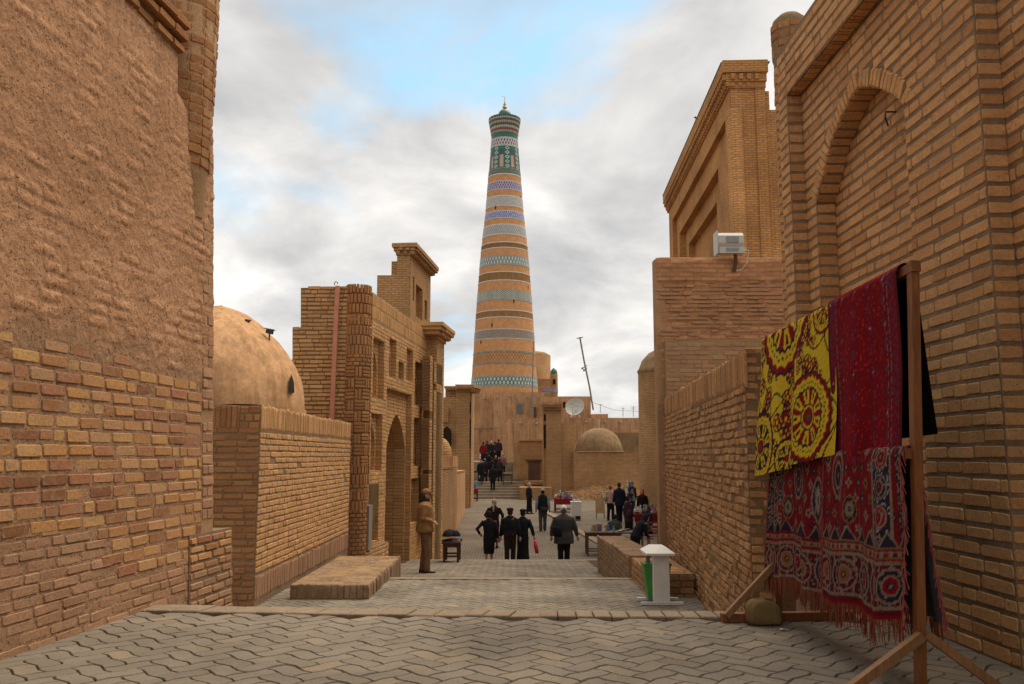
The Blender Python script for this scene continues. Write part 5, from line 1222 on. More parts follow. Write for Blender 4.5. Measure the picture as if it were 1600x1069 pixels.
for px_ in (892.5, 897, 906): mb.tube([at(px_, 652, 72.6), c_ + ax * -0.25 + V3((0, -0.3, 0))] if px_ != 897 else [at(895, 650, 72.3), at(894.5, 634, 72.3)], 0.045, 6)
mb.build('stand', paint_c((0.5, 0.48, 0.43)), h)
mb = MB(); f_ = c_ + ax * 0.75; mb.tube([c_ + ux * 0.8 + ax * 0.1, f_], 0.02, 5); mb.tube([c_ - ux * 0.8 + ax * 0.1, f_], 0.02, 5); mb.tube([f_ - ax * 0.06, f_ + ax * 0.08], 0.06, 8); mb.build('feed_horn', dishm, h)
def pole(label, pts, d, r, cross=()):
    h = root('aerial_mast', label, 'mast', at(*pts[0], d)); mb = MB(); mb.tube([at(x, y, d) for x, y in pts], r, 6); mb.build('mast', plain('mast_grey', (0.20, 0.17, 0.14), 0.6), h)
    for q in cross: mb = MB(); mb.tube([at(x, y, d) for x, y in q], r * 0.6, 5); mb.build('aerial_arm', plain('mast_grey', (0.20, 0.17, 0.14), 0.6), h)
    return h
pole('tall leaning pole with a bent aerial on top, right of the satellite dish', [(927, 641), (921, 604), (913, 566), (906, 527)], 72, 0.07, [((901, 529), (911, 527)), ((908, 577), (917, 571)), ((909, 574), (914, 580)), ((911, 580), (917, 575))])
pole('thin straight pole standing in front of the minaret foot', [(832, 652), (832, 600), (833.5, 533)], 69, 0.045, [((823, 640), (832, 640)), ((828.5, 622), (828.5, 648))])
pole('short roof aerial nearest to the leaning pole', [(938, 645), (938, 632)], 90, 0.03, [((934, 632), (942, 632))])
pole('roof aerial in the middle of the three on the far roofs', [(973.5, 651), (973.5, 637)], 90, 0.03, [((970, 638), (977, 638))])
pole('rightmost roof aerial near the round clay tower', [(989.5, 651), (989.5, 635)], 90, 0.03, [((985, 636), (994, 636)), ((986, 639), (993, 639))])
mb = MB(); wl = [at(926, 629, 72), at(960, 641, 74), at(1000, 643, 78)]; mb.tube(wl, 0.012, 4); tag(mb.build('wire', black), 'thin wire hanging from the leaning pole towards the round tower', 'wire')
# wooden roof spouts and small vents on the clay houses
for nm_, pts_ in (('clay_house', ((776, 622, 83.9), (797, 620, 83.9), (823, 621, 83.9), (758, 623, 85.9))), ('clay_house.001', ((812, 661, 69.9), (838, 662, 69.9))), ('clay_wall', ((915, 660, 73.9), (945, 660, 73.9), (968, 660, 73.9)))):
    for x_, y_, d_ in pts_: mb = MB(); q_ = at(x_, y_, d_); mb.bar(q_ + V3((0, 0.1, 0.03)), q_ + V3((0.05, -0.55, -0.05)), 0.14, 0.10); mb.build('roof_spout', wood_g, bpy.data.objects[nm_])
# left: far gate building and low walls along the street
h = block('gatehouse', 'far left brick gatehouse with toothed cornice and dark arched window', 'building', [('front_wall', M['course_far'], [(688, 733, 621, 830, 50, 2.5)]), ('tower', M['course_far'], [(713, 733.4, 611, 830, 49.9, 1.5)]), ('street_face', M['course_far'], [(733.3, 736.5, 612, 800, 50.3, 4)])])
mb = MB(); pbox(mb, 688, 701, 638, 660, 49.85, 0.5); mb.build('step_block', M['course_far'], h)
for k, (x0_, x1_, y0_, y1_) in enumerate(((712.5, 737, 608.5, 611.3), (712, 738.5, 604.8, 608.7), (711.5, 740.5, 600.8, 605))): mb = MB(); pbox(mb, x0_, x1_, y0_, y1_, 49.8 - 0.1 * k, 2.0, 0.4); mb.build('cornice_course', M['course_far'], h)
mb = MB()
for k in range(11): pbox(mb, 713 + k * 2.4, 714.4 + k * 2.4, 605.4, 608, 49.4, 0.3); pbox(mb, 712.5 + k * 2.4, 713.8 + k * 2.4, 608.9, 611, 49.5, 0.3)
for k in range(7): pbox(mb, 697 + k * 2.3, 698.3 + k * 2.3, 606.5, 609, 50.2, 0.3)
tag(mb.build('dentils', M['course_far'], h), kind='stuff')
mb = MB(); pbox(mb, 696, 714, 604, 621.5, 50.6, 1.5); pbox(mb, 694, 714, 603.3, 606, 50.4, 1.7); mb.build('parapet', M['course_far'], h)
wf = Fr((at(690, 690, 49.8).x, 49.78, 0), (1, 0, 0)); wa0 = at(690.8, 690, 49.8).x - wf.O.x; wa1 = at(705.5, 690, 49.8).x - wf.O.x
mb = MB(); mb.poly(wf, [arch(wa0, wa1, at(698, 697, 49.8).z, at(698, 676, 49.8).z, at(698, 666.5, 49.8).z)], 0.06); mb.build('window', dark, h)
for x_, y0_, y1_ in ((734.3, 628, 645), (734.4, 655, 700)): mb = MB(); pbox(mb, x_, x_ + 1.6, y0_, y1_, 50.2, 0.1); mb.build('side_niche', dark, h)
def swall(name, label, p0, p1, mat, cop=None):
    """a wall beside the street between two photo corners (px, ytop, d); down to the ground"""
    a = at(*p0[:2], p0[2]); b = at(*p1[:2], p1[2]); n = V3((-(b.y - a.y), b.x - a.x, 0)).normalized() * 0.5; h = root(name, label, 'wall', (a.x, a.y, -2.4))
    lo = [V3((q.x, q.y, -2.8)) for q in (a, b, b + n, a + n)]; hi = [a, b, b + V3((n.x, n.y, 0)), a + V3((n.x, n.y, 0))]
    mb = MB(); mb.hexa(lo + hi); mb.build('wall', mat, h)
    c = [q + V3((0, 0, 0.02)) for q in hi]; mb = MB(); mb.hexa([q for q in c] + [q + V3((0.02, 0, 0.10)) for q in c]); mb.build('coping', cop or M['clay_dome'], h)
swall('street_wall', 'brick street wall just past the second left portal', (690, 735, 27.5), (714, 733, 37.5), M['course_far'])
swall('street_wall', 'pale low wall in front of the far left gatehouse', (713.5, 741, 37.6), (727, 738, 47), M['clay_dome'])
block('wall_block', 'small clay block with a sloping back behind the street wall at left', 'wall', [('block', M['clay_dome'], [(688, 708, 713, 760, 40, 2)]), ('block', M['clay_far'], [(702, 711, 712, 760, 41, 2)])])
h = root('buried_dome', 'shallow tiled dome slope showing behind the left street wall', 'dome', at(690, 712, 43)); c_ = at(688, 713, 43.5); k_ = 43.5 / F
mb = MB(); mb.grid(lambda u, v: (c_.x + 18 * k_ * cos(v * pi / 2) * cos(2 * pi * u), 43.5 + 18 * k_ * cos(v * pi / 2) * sin(2 * pi * u), c_.z + 29 * k_ * sin(v * pi / 2)), 40, 12, closed=True); mb.build('dome_shell', M['course_far'], h, True)

# ------------------------------------------------------------------ the far steps
mb = MB(); Zs = stz(58.3); lst = []
for k in range(14):
    y0_ = 58.3 + k * 0.55 + (1.5 if k > 5 else 0); z_ = Zs + 0.17 * (k + 1); mb.box(-3.9, 2.2, y0_, 84, z_ - 0.17, z_ - (0.0 if True else 0)); lst.append((y0_, z_))
fs = tag(mb.build('stone_steps', M['kerb']), kind='structure')
def stepz(d):
    z = stz(min(d, 58.3))
    for y0_, z_ in lst:
        if d >= y0_: z = z_
    return z
mb = MB(); pbox(mb, 812, 862, 762, 800, 57.5, 3); mb.build('side_wall', M['course_far'], fs)

# ------------------------------------------------------------------ carpet rack
wd_ = wood('rack_wood', (0.15, 0.05, 0.014), (0.26, 0.095, 0.026)); wd2 = wood('rack_wood_pale', (0.19, 0.085, 0.03), (0.29, 0.14, 0.055))
N0 = V3((1.72, 3.8, 0)); N1 = V3((1.665, 5.58, 0)); HT0, HT1 = 1.885, 1.79
rk = root('carpet_rack', 'wooden rack of posts, rails and braced feet holding the carpets at right', 'rack', (1.73, 4.8, 0))
mb = MB(); mb.bar(N0, N0 + V3((0.08, 0, HT0 + 0.0)), 0.036, 0.046, (0, 1, 0)); mb.build('post', wd_, rk)
mb = MB(); mb.bar(N1, N1 + V3((0.02, 0, HT1)), 0.04, 0.045, (0, 1, 0)); mb.build('post', wd_, rk)
tr0, tr1 = N0 + V3((0.08, -0.03, HT0 - 0.03)), N1 + V3((0.02, 0.05, HT1 - 0.02)); md0, md1 = N0 + V3((0.02, 0.0, 1.03)), N1 + V3((0.01, 0.0, 0.99))
mb = MB(); mb.bar(tr0, tr1, 0.042, 0.042); mb.build('top_rail', wd_, rk)
mb = MB(); mb.bar(md0, md1, 0.045, 0.045); mb.build('middle_rail', wd_, rk)
fb0 = on_z(1128, 972, 0.0); 
mb = MB(); mb.bar(V3((fb0.x, 5.53, 0.026)), V3((2.15, 5.62, 0.026)), 0.06, 0.05); mb.build('foot_board', wd_, rk)
mb = MB(); mb.bar(V3((1.30, 3.76, 0.026)), V3((2.16, 3.83, 0.026)), 0.05, 0.05); mb.build('foot_board', wd_, rk)
for a_, b_ in ((V3((fb0.x + 0.02, 5.50, 0.04)), N1 + V3((-0.01, -0.04, 0.36))), (V3((2.05, 5.55, 0.04)), N1 + V3((0.03, -0.03, 0.36))), (V3((1.38, 3.75, 0.04)), N0 + V3((0.0, -0.04, 0.27))), (V3((2.06, 3.77, 0.04)), N0 + V3((0.03, -0.035, 0.27)))):
    mb = MB(); mb.bar(a_, b_, 0.036, 0.042, (0, 1, 0)); mb.build('brace', wd2, rk)
sp_ = on_z(1193, 975, 0.0); stn = MB(); rr = random.Random(4)
se = lambda t, e: abs(t) ** e * (1 if t > 0 else -1)
stn.grid(lambda u, v: V3((sp_.x + 0.112 * se(cos(2 * pi * u), 0.45) * (sin(pi * v) ** 0.25 + 1e-3) * (1 - 0.12 * v) + 0.016 * mnoise.noise(V3((cos(2 * pi * u) * 2, sin(2 * pi * u) * 2, v * 3))), 5.47 + 0.085 * se(sin(2 * pi * u), 0.45) * (sin(pi * v) ** 0.25 + 1e-3), 0.15 * (0.5 - 0.5 * se(cos(pi * v), 0.6)) * (1 - 0.28 * max(0, cos(2 * pi * u))) + 0.008 * mnoise.noise(V3((cos(2 * pi * u) * 3, sin(2 * pi * u) * 3, v * 5))))), 40, 20, closed=True)
tag(stn.build('stone', mud_mat('stone', (0.16, 0.10, 0.045), (0.24, 0.155, 0.065), (0.30, 0.20, 0.09), 5), None, True), 'rough yellow stone weighing down the far foot of the carpet rack', 'stone')

YEL = (0.47, 0.33, 0.02); RED = (0.175, 0.007, 0.010); BLK = (0.018, 0.015, 0.022); DGR = (0.02, 0.07, 0.04); MAR = (0.085, 0.008, 0.012); NAV = (0.020, 0.014, 0.022); CRM = (0.165, 0.12, 0.09); GLD = (0.16, 0.075, 0.03)
def rosette(x, y, cx, cy, r, petals):
    """embroidered wheel: scalloped outer ring, dark line, petals, flower eye"""
    dx, dy = x - cx, y - cy; d = sqrt(dx * dx + dy * dy) / r; a = atan2(dy, dx)
    if d > 1.04: return None
    sc = 0.025 * abs(sin(petals * 1.5 * a)) * 2; o = d + sc
    if o > 1.0: return None
    if o > 0.955: return BLK
    if o > 0.86: return RED if petals % 2 else MAR
    if o > 0.77: return YEL
    if o > 0.735: return BLK if cos(petals * 5 * a) > -0.3 else YEL
    if o > 0.66: return YEL
    if o > 0.60: return BLK
    if d > 0.28:
        w_ = cos(petals * a); t = (d - 0.28) / 0.32
        if w_ > 0.15 + 0.5 * abs(t - 0.45): return RED if petals % 2 else BLK
        if w_ > -0.05 + 0.5 * abs(t - 0.45): return YEL
        return MAR if (w_ < -0.8 and 0.3 < t < 0.8) else YEL
    if d > 0.24: return BLK
    if d > 0.20: return YEL
    return RED if d + 0.03 * cos(6 * a) > 0.07 else DGR
rs = random.Random(11); dots = [(rs.uniform(0, 1.0), rs.uniform(0, 1.0), rs.uniform(0.022, 0.046)) for _ in range(120)]
def suzani(x, y):
    for cx, cy, r, p in ((0.40, -0.06, 0.38, 7), (0.14, 0.68, 0.21, 8), (0.84, 0.60, 0.26, 9), (0.47, 0.78, 0.12, 6), (0.98, 0.03, 0.15, 7), (0.03, 0.10, 0.09, 7)):
        c = rosette(x, y, cx, cy, r, p)
        if c: return c
    for cx, cy, r in dots:
        d = sqrt((x - cx) ** 2 + (y - cy) ** 2) / r
        if d < 1.25:
            a = atan2(y - cy, x - cx)
            if d < 0.25: return YEL
            if d < 0.75 + 0.2 * cos(5 * a): return RED
            if 1.0 < d < 1.22: return BLK
    q = abs(y - 0.50 - 0.10 * sin(x * 11 + 1)); 
    if q < 0.008 or abs(x - 0.62 - 0.07 * sin(y * 13)) < 0.008: return DGR
    if abs(x - 0.05 - 0.04 * sin(y * 17)) < 0.007: return DGR
    if abs(((x * 3.1 + 0.35 * sin(y * 9)) % 1.0) - 0.5) < 0.022 or abs(((y * 3.4 + 0.3 * sin(x * 10 + 2)) % 1.0) - 0.5) < 0.022: return BLK if sin(x * 60 + y * 47) > -0.2 else MAR
    return YEL
def redcarpet(x, y):
    n = mnoise.noise(V3((x * 60, y * 60, 0))); n2 = mnoise.noise(V3((x * 9, y * 5, 7)))
    base = mixc(RED, (0.115, 0.005, 0.009), 0.5 + 0.5 * n2)
    if x < 0.02 or x > 0.725: return MAR
    if abs(x - 0.10) < 0.004 or abs(x - 0.62) < 0.004 or abs(x - 0.65) < 0.003: return (0.16, 0.10, 0.10) if n > -0.1 else MAR
    px_ = ((x - 0.10) % 0.145) / 0.145 - 0.5; py_ = ((y + 0.04) % 0.21) / 0.21 - 0.5
    d = abs(px_) * 1.3 + abs(py_)
    if 0.36 < d < 0.40 and n > -0.2: return (0.08, 0.012, 0.025)
    if d < 0.16 and n > 0.0: return (0.10, 0.03, 0.06)
    if d < 0.05: return (0.4, 0.3, 0.26)
    if abs(px_) < 0.05 and abs(py_) > 0.38: return (0.07, 0.03, 0.06)
    if (x < 0.10 or x > 0.65) and n > 0.12: return (0.07, 0.03, 0.06)
    if n > 0.40: return (0.34, 0.02, 0.02)
    return base
def ornate(x, y):
    """lower carpet; x along from the far end, y the drop"""
    n = mnoise.noise(V3((x * 70, y * 70, 3)))
    def med(cx, cy, rx, ry, a, b, c):
        d = abs(x - cx) / rx + abs(y - cy) / ry; e = sqrt(((x - cx) / rx) ** 2 + ((y - cy) / ry) ** 2); d = max(d * 0.72, e)
        if d > 1: return None
        if d > 0.86: return a
        if d > 0.60: return b if n < 0.3 else a
        if d > 0.48: return a
        if d > 0.22: return c
        return a if d < 0.10 else b
    if y > 0.745: return MAR if y < 0.765 else RED
    if y > 0.725 or 0.530 < y < 0.548: return CRM if n > -0.2 else GLD
    if 0.548 <= y <= 0.725:      # border with medallions
        k = floor(x / 0.145); c = med((k + 0.5) * 0.145, 0.637, 0.068, 0.080, CRM, NAV if k % 2 else MAR, RED if k % 2 else GLD)
        if c: return c
        return CRM if abs(((x * 20.7) % 1.0) - 0.5) < 0.10 or n > 0.38 else (MAR if n > -0.2 else NAV)
    if 0.470 < y <= 0.530: return (GLD if (y - 0.47) % 0.02 < 0.007 else (RED if n > -0.1 else NAV)) if not (0.49 < y < 0.51 and (x * 26) % 1 < 0.5) else CRM
    if 0.39 < y <= 0.47:         # toothed edge
        t = abs(((x / 0.10) % 1.0) - 0.5) * 2
        if y > 0.47 - 0.075 * (1 - t): return NAV if y > 0.485 - 0.075 * (1 - t) else CRM
    for bx0 in (0.18, 1.58):     # upright borders
        if abs(x - bx0) < 0.095:
            u_ = (x - bx0) / 0.095
            if abs(u_) > 0.86: return CRM if n > -0.25 else GLD
            k = floor(y / 0.135); c = med(bx0, (k + 0.5) * 0.135, 0.068, 0.058, CRM, NAV if k % 2 else RED, MAR)
            if c: return c
            return NAV if n > -0.25 else (0.25, 0.2, 0.22)
    if x < 0.06 or x > 1.71: return CRM if n > 0.1 else NAV
    for cx, cy, rx, ry, a, b, c in ((0.50, 0.16, 0.075, 0.12, CRM, NAV, MAR), (0.80, 0.27, 0.085, 0.13, CRM, NAV, (0.2, 0.17, 0.15)), (1.10, 0.15, 0.075, 0.12, CRM, MAR, NAV), (0.36, 0.33, 0.05, 0.07, GLD, NAV, CRM), (1.26, 0.32, 0.05, 0.07, GLD, NAV, CRM), (0.64, 0.03, 0.05, 0.08, CRM, NAV, RED), (0.96, 0.02, 0.05, 0.08, CRM, NAV, RED)):
        q = med(cx, cy, rx, ry, a, b, c)
        if q: return q
    i_, j_ = floor(x / 0.085), floor(y / 0.075); ox = 0.25 * sin(i_ * 12.9 + j_ * 78.2); px_ = (x % 0.085) / 0.085 - 0.5 + ox; py_ = (y % 0.075) / 0.075 - 0.5; a = atan2(py_, px_); d = sqrt(px_ ** 2 + py_ ** 2); kk = (i_ * 7 + j_ * 5) % 6
    if kk < 5 and d < 0.26 + 0.09 * cos((4 + kk % 3) * a): return (CRM, NAV, GLD, NAV, CRM)[kk] if d > 0.11 else (RED, CRM, NAV, GLD, MAR)[kk]
    if abs(px_) < 0.05 and n > -0.1: return (0.10, 0.06, 0.05)
    if n > 0.36: return NAV
    return mixc(RED, MAR, 0.45 + 0.4 * n)
carpet_m = vcol_mat('woven_wool', 0.97, 0.05, 0.28, 120, 0.5)
def drape(name, label, p0, p1, s0, s1, front, back, colf, cat, flare=0.05, bflare=0.22, fold=0.02, kf=9.0, backcol=BLK, fringe=None, off=0.030, nu=120, low=None, ph=0.0):
    """cloth over a rail from p0 (near) to p1 (far); s0..s1 metres from the far end"""
    Lr = (p1 - p0).length; r = (p0 - p1).normalized(); n = V3((-r.y, r.x, 0)).normalized()
    if n.x > 0: n = -n
    width = s1 - s0; nv = int((front + back) / 0.0085); nv = max(60, nv); fr_ = front / (front + back); mb = MB(); cl = []
    def pt(u, v):
        s = s0 + width * u; q = p1 + r * s; tot = v * (front + back); w_ = sin(kf * s * 2 + ph) * 0.6 + sin(kf * s * 3.7 + 1.3 + ph) * 0.4
        cap = pi * off / 2
        fl = low(u) if low else 1.0
        if tot < front * 1.0 - cap:
            h = (front - cap - tot) * fl; return q + n * (off + flare * h + fold * w_ * min(1, h * 2.2)) + V3((0, 0, -h)) + r * (0.012 * sin(h * 7 + s * 3))
        if tot < front + cap:
            t = (tot - front + cap) / (2 * cap) * pi; return q + n * (off * cos(t)) + V3((0, 0, off * sin(t)))
        h = tot - front - cap; return q - n * (off + bflare * h + fold * w_ * min(1, h * 2)) + V3((0, 0, -h))
    mb.grid(pt, nu, nv, flip=True)
    for j in range(nv + 1):
        v = j / nv
        for i in range(nu + 1): cl.append(colf((i / nu) * width, front - v * (front + back)) if v < fr_ + 0.02 else backcol)
    mb.col = cl; o = root(name, label, cat, p1 + r * (s0 + s1) / 2 - V3((0, 0, front))); mb.build('cloth', carpet_m, o, True)
    if fringe:
        m2 = MB(); c2 = []
        for side in (0, 1):
            cnt = int(width / 0.0075)
            for k in range(cnt):
                u = (k + 0.5) / cnt; a = pt(u, 0.0 if side == 0 else 1.0); l = fringe * R.uniform(0.7, 1.1); d = r * R.uniform(-0.025, 0.025) + n * R.uniform(-0.01, 0.012)
                b = a + d * 0.5 + V3((0, 0, -l * 0.5)); c = a + d + V3((0, 0, -l)); w_ = 0.0022
                i0 = len(m2.v); m2.tube([a, b, c], [0.003, 0.0026, 0.0016], 3); col = mixc((0.17, 0.02, 0.015), (0.19, 0.09, 0.045), R.random()); c2 += [col] * (len(m2.v) - i0)
        for k in range(220):   # frayed side edges
            for u in (0.0, 1.0):
                v = R.random(); a = pt(u, v); c = a + r * ((-1 if u == 0 else 1) * R.uniform(0.005, 0.02)) + V3((0, 0, -R.uniform(0.02, 0.07))) + n * R.uniform(-0.015, 0.015); i0 = len(m2.v); m2.tube([a, c], 0.0022, 3); c2 += [mixc((0.30, 0.03, 0.03), (0.2, 0.1, 0.08), R.random())] * (len(m2.v) - i0)
        m2.col = c2; tag(m2.build('fringe', carpet_m, o), kind='stuff')
    return o
drape('embroidered_cloth', 'yellow embroidered cloth with red and black rosettes, upper far half of the rack', tr0, tr1, -0.045, 1.10, 0.84, 0.75, suzani, 'cloth', 0.09, 0.15, 0.034, 5.5, (0.25, 0.2, 0.05), low=lambda u: 1.12 - 0.12 * u)
drape('red_carpet', 'dark red carpet with faint medallions, upper near half of the rack', tr0, tr1, 1.03, 1.775, 0.92, 0.80, redcarpet, 'carpet', 0.03, 0.09, 0.022, 5.0, (0.012, 0.010, 0.010), off=0.042, ph=1.0)
drape('patterned_carpet', 'fringed dark red patterned carpet on the lower rail, nearer of the two', md0, md1, 0.905, 1.765, 0.78, 0.78, lambda x, y: ornate(x + 0.905, y), 'carpet', 0.07, 0.13, 0.034, 8.5, (0.08, 0.065, 0.065), fringe=0.11, nu=170, off=0.036, low=lambda u: 1.0 + 0.02 * sin(11 * u))
drape('patterned_carpet', 'fringed dark red patterned carpet on the lower rail, farther of the two', md0, md1, 0.0, 0.875, 0.75, 0.78, ornate, 'carpet', 0.055, 0.11, 0.030, 9.5, (0.08, 0.065, 0.065), fringe=0.11, nu=160, off=0.028, low=lambda u: 1.0 + 0.025 * sin(8 * u + 1), ph=2.0)

# ------------------------------------------------------------------ people
SKIN = plain('skin', (0.36, 0.20, 0.13), 0.6, 0.3, 0.06, 30)
TS = bpy.data.scenes.new('workshop')      # remeshing happens in a scene of its own, removed below
def remesh(mb, name, mat, parent, vox, smooth=4):
    me = mb.mesh(name); o = bpy.data.objects.new(name, me); TS.collection.objects.link(o)
    m = o.modifiers.new('r', 'REMESH'); m.mode = 'VOXEL'; m.voxel_size = vox; m.use_smooth_shade = True
    s = o.modifiers.new('s', 'SMOOTH'); s.iterations = smooth; s.factor = 0.5
    vl = TS.view_layers[0]; vl.update(); ev = o.evaluated_get(vl.depsgraph); nm = bpy.data.meshes.new_from_object(ev)
    bpy.data.objects.remove(o); bpy.data.meshes.remove(me); nm.name = name; nm.materials.clear(); nm.materials.append(mat)
    nm.polygons.foreach_set('use_smooth', [True] * len(nm.polygons))
    q = bpy.data.objects.new(name, nm); COL.objects.link(q); q.parent = parent; return q
def er(c, rx, ry, n=16, ph=0.0): return [V3((c[0] + rx * cos(2 * pi * i / n + ph), c[1] + ry * sin(2 * pi * i / n + ph), c[2])) for i in range(n)]
ARM_DOWN = ((0.05, -0.03, -0.29), (0.03, 0.05, -0.24))
def person(label, pos, face, H=1.70, top=(0.02, 0.02, 0.024), bottom=(0.02, 0.02, 0.022), style='trousers', hem=0.80, skirt=0.35, hat=None, hatc=(0.02, 0.02, 0.02), hair=(0.03, 0.02, 0.015), arms=None, stride=0.10, lean=0.0, vox=0.02, girth=1.0, shoes=(0.015, 0.012, 0.01), extra=None, sleeve=None, sit=False, turn=0.0, collar=None, group=None):
    """one figure: a continuous body, with garments, shoes and headwear as parts. face: heading in degrees, 0 = away from the viewer"""
    root_ = thing('person', label, 'person', tuple(pos), radians(-face), group); k = H / 1.72
    root_.scale = (k, k, k)
    arms = arms or (ARM_DOWN, ARM_DOWN); hip = 0.92
    dz = -0.40 if sit else 0.0
    def bend(p):
        p = V3(p)
        if p.z > hip + dz - 0.05 and lean:
            t = min(1, (p.z - hip - dz + 0.05) / 0.2) * radians(lean); y, z = p.y, p.z - hip - dz; p = V3((p.x, y * cos(t) + z * sin(t), hip + dz + z * cos(t) - y * sin(t)))
        return p
    def bm_(mb): mb.v = [tuple(bend(v)) for v in mb.v]; return mb
    sh = [V3((s * 0.185 * girth ** 0.5, 0.0, 1.41 + dz)) for s in (-1, 1)]
    el, wr = [], []
    for i, s in enumerate((-1, 1)):
        a, b = arms[i]; e = sh[i] + V3((s * a[0], a[1], a[2])); el.append(e); wr.append(e + V3((s * b[0], b[1], b[2])))
    legs = []
    for i, s in enumerate((-1, 1)):
        y = stride * s
        if sit: legs.append([V3((s * 0.09, 0, hip + dz)), V3((s * 0.13, 0.42, hip + dz + 0.02)), V3((s * 0.12, 0.42, 0.09))])
        else: legs.append([V3((s * 0.088, 0, hip)), V3((s * 0.092, y * 0.5 + 0.03, 0.49)), V3((s * 0.085, y, 0.085))])
    # body
    b = MB(); hz = 1.605 + dz; ct, st_ = cos(turn), sin(turn)
    def hd(x, y, z): return (x * ct - y * st_, x * st_ + y * ct + 0.02, hz + z)
    b.loft([er((0, 0.02 + o, hz + z), rx, ry, 16) for z, rx, ry, o in ((-0.125, 0.030, 0.035, 0.02), (-0.105, 0.052, 0.062, 0.018), (-0.06, 0.066, 0.082, 0.008), (0.0, 0.074, 0.094, 0.0), (0.05, 0.074, 0.095, -0.004), (0.09, 0.06, 0.078, -0.006), (0.112, 0.034, 0.045, -0.006), (0.118, 0.01, 0.012, -0.006))])
    b.tube([hd(0, 0.085, 0.012), hd(0, 0.112, -0.032), hd(0, 0.095, -0.045)], [0.010, 0.016, 0.010], 8)
    for s in (-1, 1): b.ell(hd(s * 0.078, -0.005, -0.01), 0.012, 0.022, 0.032, 8, 6)
    b.ell(hd(0, 0.088, -0.075), 0.022, 0.010, 0.010, 8, 6)
    b.tube([(0, -0.005, 1.38 + dz), (0, 0.01, hz - 0.06)], [0.062, 0.052], 12)
    b.loft([er((0, 0, z + dz), rx, ry) for z, rx, ry in ((0.86, 0.14, 0.10), (0.95, 0.16, 0.11), (1.08, 0.135, 0.095), (1.25, 0.16, 0.11), (1.38, 0.165, 0.09), (1.44, 0.10, 0.065))])
    for i, s in enumerate((-1, 1)):
        b.tube([sh[i], el[i], wr[i]], [0.052, 0.042, 0.028], 10)
        d = (wr[i] - el[i]).normalized(); sx = d.cross(V3((0, 1, 0.2))).normalized(); pc = wr[i] + d * 0.05
        b.tube([wr[i], wr[i] + d * 0.04, wr[i] + d * 0.085], [0.026, 0.034, 0.030], 8)
        cu = d.cross(sx).normalized()
        for q, l in ((-1.5, 0.062), (-0.5, 0.075), (0.5, 0.07), (1.5, 0.052)):
            f0 = wr[i] + d * 0.08 + sx * (q * 0.016); b.tube([f0, f0 + d * l * 0.55 + cu * 0.008, f0 + d * l * 0.9 + cu * 0.026], [0.0105, 0.010, 0.008], 6)
        t0 = wr[i] + d * 0.03 + sx * 0.028; b.tube([t0, t0 + d * 0.035 + sx * 0.022, t0 + d * 0.065 + sx * 0.018 + cu * 0.012], [0.012, 0.011, 0.009], 6)
        b.tube(legs[i], [0.082, 0.056, 0.038], 10); an = legs[i][2]; b.tube([an + V3((0, -0.03, -0.035)), an + V3((0, 0.14, -0.05))], [0.036, 0.03], 8)
    remesh(bm_(b), 'body', SKIN, root_, min(vox, 0.013) if vox < 0.022 else vox, 2)
    # upper garment
    g = MB(); G = girth; hm = hem
    tz = [(hm, 0.205 if hm < 0.8 else 0.185, 0.145)] + ([(0.92, 0.195, 0.145)] if hm < 0.88 else []) + [(1.05, 0.172, 0.13), (1.22, 0.19, 0.135), (1.36, 0.205, 0.12), (1.43, 0.16, 0.095), (1.475, 0.085, 0.075), (1.50, 0.075, 0.07)]
    g.loft([er((0, -0.004, z + dz), rx * G, ry * G, 20) for z, rx, ry in tz])
    for i in (0, 1): g.tube([sh[i] + V3((0.02 * (1, -1)[i], 0, -0.01)), el[i], wr[i] - (wr[i] - el[i]).normalized() * 0.01], [0.078 * G ** 0.5, 0.064, 0.050], 12)
    remesh(bm_(g), 'coat' if hem < 0.8 else 'jacket', cloth_c(top), root_, max(vox, 0.016), 5)
    if sleeve:
        g = MB()
        for i in (0, 1): g.tube([sh[i] + V3((0, 0, -0.03)), el[i], wr[i]], [0.086, 0.070, 0.054], 12)
        remesh(bm_(g), 'sleeves', cloth_c(sleeve), root_, max(vox, 0.016), 3)
    # lower garment
    g = MB()
    if style == 'trousers':
        g.loft([er((0, 0, z + dz), rx, ry, 16) for z, rx, ry in ((0.80, 0.15, 0.115), (0.88, 0.172, 0.125), (0.98, 0.165, 0.12), (1.03, 0.15, 0.11))])
        for i in (0, 1):
            l = legs[i]; g.tube([l[0] + V3((0, 0, 0.0)), l[0] + (l[1] - l[0]) * 0.5, l[1], l[1] + (l[2] - l[1]) * 0.6, l[2] + V3((0, 0, -0.045))], [0.108, 0.096, 0.080, 0.074, 0.074], 12)
        remesh(bm_(g), 'trousers', cloth_c(bottom), root_, max(vox, 0.016), 4)
    else:
        g.loft([er((0, 0, z + dz * (1 if z > 0.6 else 0.2)), rx, ry, 20) for z, rx, ry in ((skirt, 0.165 if skirt > 0.3 else 0.21, 0.135 if skirt > 0.3 else 0.18), ((skirt + 0.85) / 2, 0.18, 0.145), (0.86, 0.185, 0.135), (0.98, 0.165, 0.12), (1.04, 0.15, 0.11))])
        remesh(bm_(g), 'skirt', cloth_c(bottom), root_, max(vox, 0.016), 4)
    for i in (0, 1):
        an = legs[i][2]; g = MB(); z0 = an.z - 0.085
        g.loft([[an + V3((x * w_, y, z - an.z + z0 + 0.0)) for x, z in ((-1, 0.0), (1, 0.0), (0.9, h_), (-0.9, h_))] for y, w_, h_ in ((-0.075, 0.034, 0.06), (-0.05, 0.042, 0.085), (0.02, 0.043, 0.08), (0.09, 0.048, 0.05), (0.16, 0.045, 0.04), (0.19, 0.025, 0.025))])
        g.build('shoe', paint_c(shoes, 0.5), root_, True).matrix_parent_inverse = Matrix()
